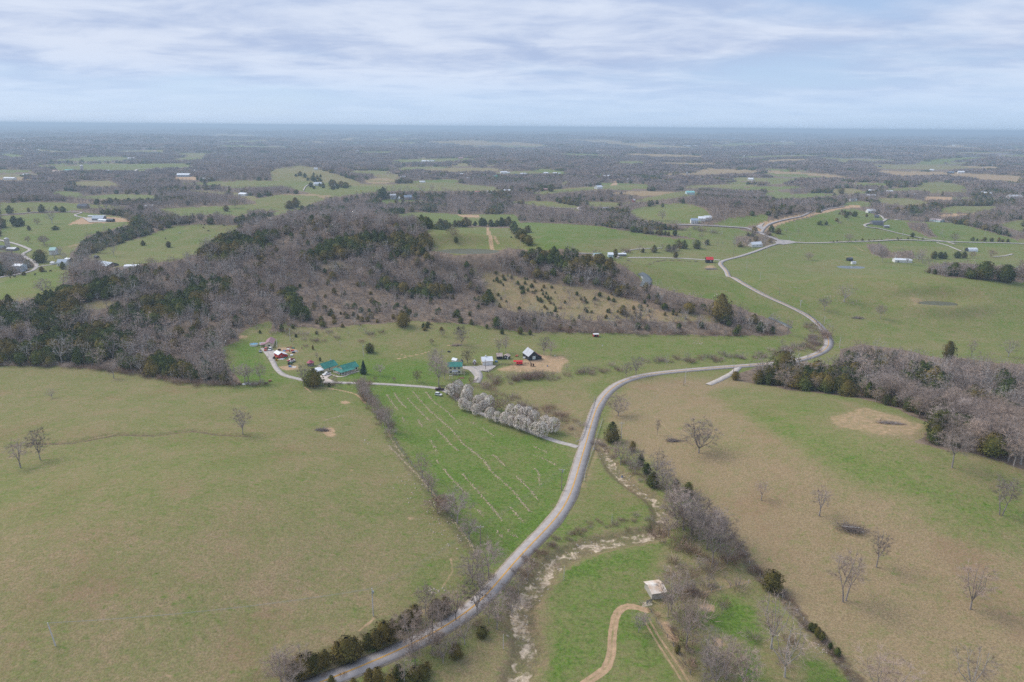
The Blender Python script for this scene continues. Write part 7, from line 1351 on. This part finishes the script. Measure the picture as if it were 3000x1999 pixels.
for i, (v, x, y, c_, kd, nm, cat, lb) in enumerate((('W', 245, 610, TYRE, 'crate', 'storage_box', 'box', 'black box at the left of the junk yard'), ('W', 440, 640, BL, 'tarp', 'tarpaulin', 'tarp', 'blue grey tarp over something in the junk yard'), ('W', 575, 600, WH, 'crate', 'appliance', 'appliance', 'white appliance in the middle of the junk yard'), ('W', 555, 640, OP, 'tarp', 'tarpaulin', 'tarp', 'orange tarp below the white appliance'), ('W', 620, 500, RUST, 'boards', 'lumber_pile', 'lumber', 'reddish boards along the back of the junk yard'), ('W', 770, 540, GN, 'tarp', 'tarpaulin', 'tarp', 'dark green tarp at the back of the junk yard'), ('W', 640, 670, TYRE, 'barrel', 'barrel', 'barrel', 'black barrel in the junk yard'), ('W', 740, 640, REDR, 'crate', 'storage_box', 'box', 'red box in the right of the junk yard'), ('W', 820, 650, SP, 'boards', 'scrap_metal', 'scrap', 'silver scrap right of the red box'), ('W', 790, 710, TYRE, 'tarp', 'tarpaulin', 'tarp', 'dark heap in front of the silver scrap'), ('W', 930, 680, WH, 'barrel', 'barrel', 'barrel', 'white barrel at the right of the junk yard'), ('W', 710, 820, WH, 'crate', 'storage_box', 'box', 'white box right of the red shed'), ('W', 610, 870, WH, 'barrel', 'barrel', 'barrel', 'white barrel beside the red shed lean to'), ('W', 460, 915, GN, 'tarp', 'tarpaulin', 'tarp', 'green tarp at the foot of the red shed'), ('W', 320, 950, WH, 'boards', 'lumber_pile', 'lumber', 'pale boards in front of the red shed'), ('W', 650, 1250, BL, 'crate', 'storage_box', 'box', 'blue box on the bare patch'), ('W', 770, 1260, TRIM, 'boards', 'lumber_pile', 'lumber', 'pale boards on the bare patch'), ('W', 1100, 545, RUST, 'barrel', 'barrel', 'barrel', 'rusty barrel uphill of the junk yard'),
     ('F', 15, 1068, TYRE, 'tarp', 'tarpaulin', 'tarp', 'black heap at the left of the wood edge junk row'), ('F', 60, 1065, WH, 'boards', 'scrap_metal', 'scrap', 'white scrap in the wood edge junk row'), ('F', 110, 1065, SP, 'crate', 'storage_box', 'box', 'silver box in the wood edge junk row'), ('F', 155, 1062, WH, 'tarp', 'tarpaulin', 'tarp', 'white tarp in the wood edge junk row'), ('F', 220, 1058, SP, 'boards', 'scrap_metal', 'scrap', 'grey scrap at the right of the junk row'), ('F', 375, 1055, TYRE, 'tarp', 'tarpaulin', 'tarp', 'dark heap right of the junk row'), ('F', 430, 1025, BRICK, 'crate', 'storage_box', 'box', 'rusty brown box on the bank below the drive'),
     ('G', 780, 385, TYRE, 'tarp', 'tarpaulin', 'tarp', 'black heap on the slope above the farmhouse'), ('G', 1430, 525, BL, 'crate', 'storage_box', 'box', 'blue grey box right of the white garage'), ('Z', 500, 655, OP, 'crate', 'storage_box', 'box', 'orange box left of the black barn'), ('Z', 825, 740, WH, 'crate', 'storage_box', 'box', 'white box at the left wall of the black barn'), ('Z', 2145, 640, WH, 'barrel', 'barrel', 'barrel', 'white tub right of the black barn'), ('Z', 1820, 1090, BL, 'barrel', 'barrel', 'barrel', 'grey water trough in the dirt lot'), ('H', 485, 922, WH, 'barrel', 'water_trough', 'trough', 'grey trough in the middle pasture'), ('M', 765, 695, CREAM, 'boards', 'lumber_pile', 'lumber', 'pale lumber at the gate of the bottom paddock'), ('K', 488, 580, WH, 'barrel', 'barrel', 'barrel', 'white post box beside the guardrail'), ('K', 775, 868, BL, 'barrel', 'barrel', 'barrel', 'dark blue drum in the creek bed'), ('Y', 840, 805, BRICK, 'boards', 'garden_bench', 'bench', 'reddish bench in the farmhouse garden'))):
    item(v, x, y, rnd.uniform(-.5, .5), nm, cat, lb, junk(c_, kd))
def arbor(root):
    for x in (-.9, .9): part(root, 'post', lambda m: m.box(x - .08, x + .08, -.08, .08, -.2, 2.3, TRIM))
    part(root, 'top', lambda m: m.box(-1.1, 1.1, -.15, .15, 2.3, 2.45, TRIM))
item('Y', 480, 825, .1, 'garden_arbor', 'arbor', 'white garden arbor in front of the farmhouse', arbor)
item('H', 1420, 262, .15, 'lumber_pile', 'lumber', 'rows of stacked lumber below the black red roofed barn', lambda root: [part(root, 'stack', lambda m: m.box(-7 + .3 * i, 7, -4 + i * 2.2, -3 + i * 2.2, 0, .8, WOOD)) for i in range(4)])
def brushpile(rr, ln, seed):
    def f(root):
        rg = random.Random(seed); V_, F_ = [], []
        for k in range(650):
            a = Vector((rg.gauss(0, ln * .28), rg.gauss(0, rr * .35), rg.uniform(0, rr * .55))); d = Vector((rg.gauss(0, 1), rg.gauss(0, .6), rg.gauss(0, .45))).normalized(); blade(V_, F_, a, a + d * rg.uniform(1, 3), .14, rg)
        me = mesh_np('branches', V_, np.array(F_), [TWIG]); link('branches', me, root)
        part(root, 'log', lambda m: (m.tube([(-ln * .4, -rr * .2, rr * .4), (ln * .25, rr * .1, rr * .5)], .22, WBARK, 6), m.tube([(-ln * .1, rr * .2, rr * .3), (ln * .4, -rr * .2, rr * .25)], .16, WBARK, 6)))
    return f
item('N', 620, 175, -.45, 'brush_pile', 'brush pile', 'large grey brush pile with logs in the tan pasture', brushpile(3.6, 10, 1)); item('J', 1200, 565, -.25, 'brush_pile', 'brush pile', 'long felled trunk and brush in the bare patch', brushpile(1.6, 11, 2)); item('K', 1300, 500, -.3, 'brush_pile', 'brush pile', 'low brush heap left of the largest spreading tree', brushpile(1.0, 5, 3)); item('V', 740, 990, .1, 'brush_pile', 'brush pile', 'dark brush heap in the upper left pasture', brushpile(1.3, 5, 4)); item('I', 715, 850, -.1, 'brush_pile', 'brush pile', 'grey fallen brush in the green pasture', brushpile(1.2, 7, 5)); item('G', 880, 295, .3, 'brush_pile', 'brush pile', 'fallen limbs under the vase shaped tree', brushpile(.8, 6, 6))
# ------------------------------------------------------------------ poles, wires, rails, fences
POLE = mat('pole_wood', (.34, .27, .22), .9, var=.25, vscale_=.8); POLEG = mat('weathered_pole', (.66, .62, .58), .9, var=.15, vscale_=.8); WIRE = mat('wire', (.25, .25, .25), .6)
TOPS = {}
def pole(key, v, foot, top, label, arm=True, m=None, transf=False, r_=.21, double=False):
    p = at(v, *foot); k = mpp(p); (f_,), (t_,) = ph(v, [foot]), ph(v, [top]); h = (f_[1] - t_[1]) * k / .94; h = max(3.0, min(h, 20)); lean = max(-.12, min(.12, (t_[0] - f_[0] - (p.x * h / 3000)) * k / h * .6)) if abs(t_[0] - f_[0]) > 6 else 0
    root = thing('utility_pole', (p.x, p.y, ground_at(p)), 0, label, 'utility pole'); root.rotation_euler = (0, lean, 0)
    part(root, 'shaft', lambda q: q.cyl((0, 0), r_, -1, h, m or POLE, 8, r_ * .65))
    if arm:
        part(root, 'crossarm', lambda q: q.box(-1.3, 1.3, -.2, -.08, h - .55, h - .4, m or POLEG))
        for x in (-1.15, 1.15, 0): part(root, 'insulator', lambda q: q.cyl((x, -.14 if x else 0), .07, h - .4 if x else h, h - .15 if x else h + .25, TRIM, 6))
    if transf: part(root, 'transformer', lambda q: q.cyl((.35, 0), .24, h - 1.9, h - 1.0, TIN, 10))
    TOPS[key] = Vector((p.x + lean * h, p.y, ground_at(p) + h)); return root
pole('a', 'O', (300, 1370), (272, 1232), 'leaning pale pole low in the left pasture', arm=False, m=POLEG); pole('b', 'L', (768, 665), (757, 435), 'tall pole with guy wires above the bottom road', arm=False, m=POLEG, transf=True); pole('c', 'P', (1305, 1425), (1305, 1245), 'brown pole with crossarm at the bottom of the striped field'); pole('d', 'K', (157, 1000), (165, 770), 'pole with crossarm and transformer beside the striped field road', transf=True)
pole('e', 'K', (765, 480), (772, 302), 'pole with crossarm right of the tall roadside cedar', m=POLEG); pole('f', 'K', (670, 1342), (672, 1238), 'short thin pole in the triangular meadow', arm=False, m=POLEG, r_=.12); pole('g', 'L', (1763, 920), (1760, 795), 'short grey post low beside the rocky creek', arm=False, m=POLEG, r_=.12); pole('h', 'L', (2227, 390), (2225, 278), 'short grey pole at the edge of the curved green field', arm=False, m=POLEG, r_=.12)
pole('i', 'F', (708, 468), (682, 292), 'grey pole above the mobile home', m=POLEG, arm=False, transf=True); pole('j', 'F', (1716, 678), (1710, 518), 'pale pole beside the solitary slope cedar', m=POLEG, arm=False, transf=True); pole('k', 'F', (525, 555), (502, 440), 'white slanting pole right of the mobile home', arm=False, m=TRIM, r_=.2); pole('l', 'G', (1281, 620), (1277, 490), 'dark pole in the gravel yard'); pole('m', 'G', (1225, 1240), (1225, 1132), 'short white pole under the flowering pears', arm=False, m=TRIM, r_=.12)
pole('n', 'H', (1185, 1265), (1188, 1190), 'left brown pole of the pair inside the road curve', arm=False); pole('o', 'H', (1197, 1245), (1202, 1112), 'right pale pole of the pair inside the road curve', m=POLEG, arm=False); pole('p', 'H', (1610, 1182), (1612, 1090), 'brown pole at the gravel turnout', arm=False); pole('q', 'H', (2100, 1022), (2106, 955), 'grey pole with crossarm before the sharp bend', m=POLEG); pole('r', 'I', (370, 915), (374, 840), 'left pole of the pair along the pasture fence', arm=False); pole('s', 'I', (384, 905), (386, 832), 'pale right pole of the pair along the pasture fence', m=POLEG, arm=False)
pole('t', 'I', (455, 1045), (463, 925), 'brown pole with crossarm at the top of the bend'); pole('u', 'I', (533, 1150), (550, 1025), 'grey leaning pole above the right wood', m=POLEG, arm=False); pole('v', 'I', (150, 745), (152, 675), 'pale pole beside the long straight', m=POLEG); pole('w', 'H', (2008, 490), (2013, 422), 'pole in the green pasture uphill of the road'); pole('x', 'H', (1842, 362), (1844, 290), 'third pole from the red roofed barn', m=POLEG, arm=False); pole('y', 'H', (1725, 272), (1727, 200), 'second pole from the red roofed barn', m=POLEG); pole('z', 'H', (2190, 570), (2193, 532), 'short pole near the long straight', m=POLEG)
pole('A', 'H', (1611, 165), (1616, 15), 'tall pole with crossarm behind the red roofed barn'); pole('B', 'H', (1775, 105), (1777, 75), 'pole in front of the white cottage', m=POLEG, arm=False); pole('C', 'U', (1005, 325), (1007, 290), 'pole just right of the junction', m=POLEG); pole('D', 'U', (1317, 325), (1318, 286), 'pole along the straight lane', m=POLEG); pole('E', 'U', (1066, 335), (1067, 315), 'second pole right of the junction', m=POLEG); pole('F', 'D', (1236, 1105), (1239, 1050), 'pole beside the right hill lane', m=POLEG)
pole('G', 'D', (1990, 1115), (1993, 1050), 'pole in the far right hill field', m=POLEG); pole('H', 'D', (1088, 985), (1089, 955), 'pole behind the dark roofed hill house', m=POLEG, arm=False); pole('I', 'C', (80, 1195), (80, 1132), 'pale pole in the upper field behind the hill', m=POLEG, arm=False); pole('J', 'C', (2038, 1180), (2046, 1090), 'pole in the hollow beyond the bright hill'); pole('K', 'I', (1365, 92), (1366, 45), 'pole where the lanes meet', m=POLEG); pole('L', 'I', (1750, 197), (1752, 152), 'pole left of the quonset barn', m=POLEG); pole('M', 'I', (1082, 295), (1084, 218), 'white pole at the left end of the long white barn', m=TRIM, arm=False, r_=.25); pole('N', 'C', (1950, 985), (1953, 930), 'pole left of the graded road belt', m=POLEG)
def wires(keys, label, offs=(-1.1, 0, 1.1)):
    m = MB()
    for a, b in zip(keys[:-1], keys[1:]):
        p, q = TOPS[a], TOPS[b]; sag = (q - p).length * .018
        for o_ in offs: m.tube([p.lerp(q, t / 8) + Vector((o_, 0, -.1 - sag * 4 * (t / 8) * (1 - t / 8))) for t in range(9)], .022, WIRE, 3)
    o = m.build('power_line'); tag(o, label, 'power line')
wires(['a', 'b', 'c', 'd', 'e'], 'thin power lines crossing the striped field and the road'); wires(['e', 'o', 'p', 'q', 't'], 'thin power lines along the road curve', (-.6, .6)); wires(['t', 's', 'v', 'z', 'w', 'x', 'y'], 'thin power lines climbing beside the long straight', (-.6, .6)); wires(['j', 'i'], 'thin wire to the mobile home pole', (0,))
m = MB(); pb_, qb_ = TOPS['b'], at('L', 665, 770); m.tube([pb_ + Vector((0, 0, -2)), qb_], .03, mat('guy_wire', (.5, .38, .12), .6), 4); m.tube([pb_ + Vector((0, 0, -.6)), qb_ + Vector((.8, 0, 0))], .03, mat('guy_wire', 0), 4); tag(m.build('guy_wire'), 'yellowish guy wires of the tall bottom pole', 'guy wire')
def run(pl, spc):
    P_ = np.array(pl); seg = np.hypot(*np.diff(P_, axis=0).T); cum = np.concatenate([[0], np.cumsum(seg)]); out = []
    for t in np.arange(0, cum[-1], spc):
        i = min(np.searchsorted(cum, t, 'right') - 1, len(seg) - 1); f = (t - cum[i]) / max(seg[i], 1e-6); out.append(Vector((*(P_[i] * (1 - f) + P_[i + 1] * f), 0)))
    for o in out: o.z = float(Hf(o.x, o.y))
    return out
def rails(name, cat, v, pts, spc, label, post, rail, ph_=1.2, zs=(1.1,), rh=.14, pr_=.07, th=.03, own=True, up_=0.0):
    P_ = run(line(v, pts, 3.0), spc); root = thing(name, P_[0], 0, label, cat); o0 = P_[0].copy()
    mm = MB()
    for p in P_:
        q = p - o0; m = MB() if own else mm; m.box(q.x - pr_, q.x + pr_, q.y - pr_, q.y + pr_, q.z - .4, q.z + ph_ + up_, post)
        if own: m.build('post', root)
    if not own: mm.build('posts_row' if False else 'post', root)
    m = MB()
    for p, q in zip(P_[:-1], P_[1:]):
        a, b = p - o0, q - o0; n = Vector((-(b - a).y, (b - a).x, 0)).normalized() * th
        for z in zs: m.poly([a - n + Vector((0, 0, z + up_)), b - n + Vector((0, 0, z + up_)), b + n + Vector((0, 0, z + up_)), a + n + Vector((0, 0, z + up_)), a - n + Vector((0, 0, z + rh + up_)), b - n + Vector((0, 0, z + rh + up_)), b + n + Vector((0, 0, z + rh + up_)), a + n + Vector((0, 0, z + rh + up_))], [(3, 2, 1, 0), (4, 5, 6, 7), (0, 1, 5, 4), (1, 2, 6, 5), (2, 3, 7, 6), (3, 0, 4, 7)], rail)
    m.build('rail', root); return root
rails('guardrail', 'guardrail', 'K', [(498, 60), (483, 130), (452, 220), (422, 310), (392, 400), (368, 465), (345, 500), (315, 515), (245, 517)], 4, 'steel guardrail on the left side of the bridge', POLEG, TIN, .8, (.45,), .35, .08, .04, up_=.15)
rails('guardrail', 'guardrail', 'K', [(575, 280), (555, 350), (530, 420), (505, 500), (490, 560), (465, 630), (440, 700), (410, 790), (392, 860), (388, 935)], 4, 'steel guardrail on the right side of the bridge', POLEG, TIN, .8, (.45,), .35, .08, .04, up_=.15)
rails('board_fence', 'fence', 'G', [(1115, 800), (1150, 790), (1190, 740)], 2.4, 'black board fence beside the gravel spur', BLKW, BLKW, 1.4, (.4, .8, 1.2)); rails('board_fence', 'fence', 'G', [(1310, 665), (1400, 625), (1485, 565), (1600, 572), (1750, 562), (1890, 555), (1905, 560)], 2.4, 'black board fence round the dirt lot', BLKW, BLKW, 1.4, (.4, .8, 1.2)); rails('board_fence', 'fence', 'G', [(1010, 0 + 500), (1010, 500)] if False else [(1870, 490), (1895, 530), (1905, 560)], 2.4, 'black board fence at the barn corner', BLKW, BLKW, 1.4, (.4, .8, 1.2))
rails('board_fence', 'fence', 'G', [(640, 865), (700, 868), (745, 875)], 2.4, 'black board fence at the drive left of the pears', BLKW, BLKW, 1.4, (.4, .8, 1.2)); rails('wire_fence', 'fence', 'P', [(560, 500), (650, 640), (760, 780), (860, 910), (950, 1030), (1050, 1170), (1150, 1290), (1265, 1470)], 4.5, 'wire fence along the striped field', POLEG, WIRE, 1.3, (.5, 1.0), .02, .06, .01, own=False)
rails('wire_fence', 'fence', 'I', [(230, 815), (300, 880), (370, 960), (440, 1040), (490, 1110)], 4, 'dark fence on the outside of the bend', BLKW, BLKW, 1.2, (.5, 1.0), .08, .09, .02, own=False); rails('wire_fence', 'fence', 'H', [(1500, 195), (1560, 270), (1680, 370), (1850, 470), (2050, 560), (2200, 640), (2330, 730)], 6, 'fence along the long straight', POLE, WIRE, 1.2, (.6, 1.0), .03, .09, .01, own=False)
rails('wire_fence', 'fence', 'M', [(770, 700), (830, 810), (900, 910), (960, 1000), (1040, 1120), (1120, 1250), (1200, 1390)], 4, 'fence along the left of the bottom paddock', GRYW, WIRE, 1.3, (.5, 1.0), .03, .08, .01, own=False); rails('wire_fence', 'fence', 'M', [(1190, 625), (1350, 580), (1560, 530), (1760, 480)], 4, 'fence across the top of the bottom paddock', POLEG, WIRE, 1.3, (.5, 1.0), .03, .08, .01, own=False); rails('wire_fence', 'fence', 'M', [(1650, 200), (1760, 400), (1900, 520), (2100, 720), (2350, 1010)], 4, 'fence between the paddock and the tan pasture', POLEG, WIRE, 1.3, (.5, 1.0), .03, .08, .01, own=False)
rails('plank_gate', 'fence', 'M', [(765, 690), (790, 680), (845, 662)], 2.5, 'grey plank fence at the corner of the weathered shed', GRYW, GRYW, 1.4, (.3, .7, 1.1), .25)
# ------------------------------------------------------------------ animals
def quadruped(v, x, y, rz, mt, label, group, s_=1.0, horse=False, name='cow'):
    p = at(v, x, y); root = thing(name, (p.x, p.y, ground_at(p)), rz, label, name, group); hh = 1.35 if not horse else 1.55
    V_ = [(-.9, 0, hh * .86), (-.3, 0, hh * .88), (.35, 0, hh * .86), (.8, 0, hh * .92), (1.2, 0, hh * (1.0 if not horse else 1.3)), (1.55, 0, hh * (.88 if not horse else 1.25))]; E_ = [(0, 1), (1, 2), (2, 3), (3, 4), (4, 5)]; rad_ = [.28, .36, .36, .28, .17, .12]
    for j, (bx, yy) in ((0, (-.8, .2)), (0, (-.8, -.2)), (3, (.65, .2)), (3, (.65, -.2))):
        q = len(V_); V_ += [(bx, yy, hh * .55), (bx - (.06 if j == 0 else 0), yy, hh * .28), (bx, yy, .03)]; E_ += [(j, q), (q, q + 1), (q + 1, q + 2)]; rad_ += [.14, .07, .06]
    q = len(V_); V_ += [(-1.1, 0, hh * .75), (-1.12, 0, hh * .4)]; E_ += [(0, q), (q, q + 1)]; rad_ += [.05, .04]
    me = bpy.data.meshes.new('body'); me.from_pydata([tuple(c_ * s_ for c_ in q_) for q_ in V_], E_, []); o = link('body', me, root); me.materials.append(mt)
    sk = o.modifiers.new('skin', 'SKIN'); 
    for i, r_ in enumerate(rad_): me.skin_vertices[0].data[i].radius = (r_ * s_, r_ * s_)
    me.skin_vertices[0].data[1].use_root = True; return root
CB, CWh, HB = mat('black_hide', (.018, .018, .02), .8), mat('white_hide', (.6, .56, .5), .8), mat('brown_hide', (.05, .022, .014), .7)
for x, y in ((1740, 1000), (1850, 1002), (1870, 1032), (1915, 1062), (1922, 1003), (2060, 1012), (1520, 1132), (1498, 1056), (1880, 1005)): quadruped('A', x, y, rnd.uniform(0, 6), CB, 'black cow grazing on the far left cattle hill', 'black cattle on the left hill', 1.3)
quadruped('A', 1650, 1080, .4, CWh, 'single white cow on the cattle hill', None, 1.3)
for x, y in ((95, 360), (135, 355), (322, 335), (388, 312), (420, 308), (465, 302)): quadruped('E', x, y, rnd.uniform(0, 6), CB, 'black cow beside the lane on the left', 'black cattle by the left lane', 1.2)
quadruped('Z', 1120, 1080, 1.4, HB, 'dark horse standing at the fence corner, the left one', None, 1, True, 'horse'); quadruped('Z', 1215, 1085, 1.8, HB, 'dark horse in the dirt lot, the right one', None, 1, True, 'horse')
# ------------------------------------------------------------------ field stones
HAY = []
def stones(name, spots, label, m=None):
    V_, F_ = [], []; rg = random.Random(3)
    for (v, pts, n, sz, spread) in spots:
        pl = run(line(v, pts, 3.0), .35)
        if n < 0: n = int(-n * len(pl) * .35)
        for k in range(n):
            p = rg.choice(pl) + Vector((rg.gauss(0, spread), rg.gauss(0, spread), 0)); z = float(Hf(p.x, p.y)); s_ = sz * rg.uniform(.4, 1.4); q = len(V_)
            for zz_, f in ((-.1, 1), (s_ * .45, .7)):
                for j in range(4): a_ = 1.57 * j + rg.uniform(-.3, .3); V_.append((p.x + s_ * f * math.cos(a_), p.y + s_ * f * math.sin(a_) * .7, z + zz_))
            F_ += [(q, q + 1, q + 5, q + 4), (q + 1, q + 2, q + 6, q + 5), (q + 2, q + 3, q + 7, q + 6), (q + 3, q, q + 4, q + 7), (q + 4, q + 5, q + 6, q + 7)]
    tag(link(name, mesh_np(name, V_, np.array(F_), [m or mat('limestone', (.50, .42, .33), .9, var=.25)])), label, 'stones', kind='stuff')
stones('field_stones', [('P', [(600, 820), (700, 900), (800, 1000), (870, 1150), (960, 1250), (1050, 1400), (1130, 1500)], 130, .38, 5), ('P', [(330, 540), (380, 580)], 12, .35, 1), ('I', [(500, 680), (700, 700), (860, 680)], 26, .45, 4), ('I', [(1100, 810), (1300, 870), (1480, 970), (1600, 1010)], 50, .35, 3), ('I', [(0, 525), (150, 555)], 18, .5, 1.5), ('I', [(380, 632), (480, 635)], 10, .5, 1), ('G', [(1150, 230), (1400, 180), (1500, 220), (1350, 250)], 50, .4, 4), ('L', [(1200, 480), (1290, 470)], 30, .4, 1), ('H', [(130, 795), (200, 800)], 10, .5, 1), ('H', [(1280, 900), (1340, 905)], 12, .5, 1), ('N', [(340, 1250), (390, 1300)], 30, .3, 1), ('G', [(1850, 180), (2000, 230)], 25, .4, 4)], 'pale limestone rocks scattered in the pastures')
for _r in [(v, p, hw, st) for v, p, hw, st in DIRT[:27] if v == 'P']: HAY.append((_r[0], _r[1], -6.5 * _r[3], .36, .34))
stones('hay_rows', HAY, 'thin broken rows of pale mown straw on the striped field', mat('straw', (.50, .40, .25), .95, var=.3))
stones('creek_rocks', [('V', [(1200, 1500), (1198, 1400), (1240, 1340), (1300, 1280), (1380, 1245)], 70, .4, 2.2), ('V', [(1380, 1035), (1430, 1095), (1500, 1150)], 50, .4, 1.6)], 'pale limestone rocks lying in the creek bed')

# ------------------------------------------------------------------ air
hz = bpy.data.meshes.new('haze'); S_, zb, zt = 62000.0, -120.0, CH + 14.0
hz.from_pydata([(x, y, z) for z in (zb, zt) for x, y in ((-S_, -S_), (S_, -S_), (S_, S_), (-S_, S_))], [], [(3, 2, 1, 0), (4, 5, 6, 7), (0, 1, 5, 4), (1, 2, 6, 5), (2, 3, 7, 6), (3, 0, 4, 7)])
ho = link('haze', hz); tag(ho, 'thin blue haze over the far country', 'haze', kind='stuff')
hm = bpy.data.materials.new('haze'); hm.use_nodes = True; t = hm.node_tree; t.nodes.clear(); vo = N(t, 'ShaderNodeVolumePrincipled'); oo = N(t, 'ShaderNodeOutputMaterial'); t.links.new(vo.outputs[0], oo.inputs['Volume'])
vo.inputs['Color'].default_value = (0.66, 0.84, 1.0, 1); vo.inputs['Density'].default_value = 1.3e-4; vo.inputs['Anisotropy'].default_value = 0.1; hz.materials.append(hm)
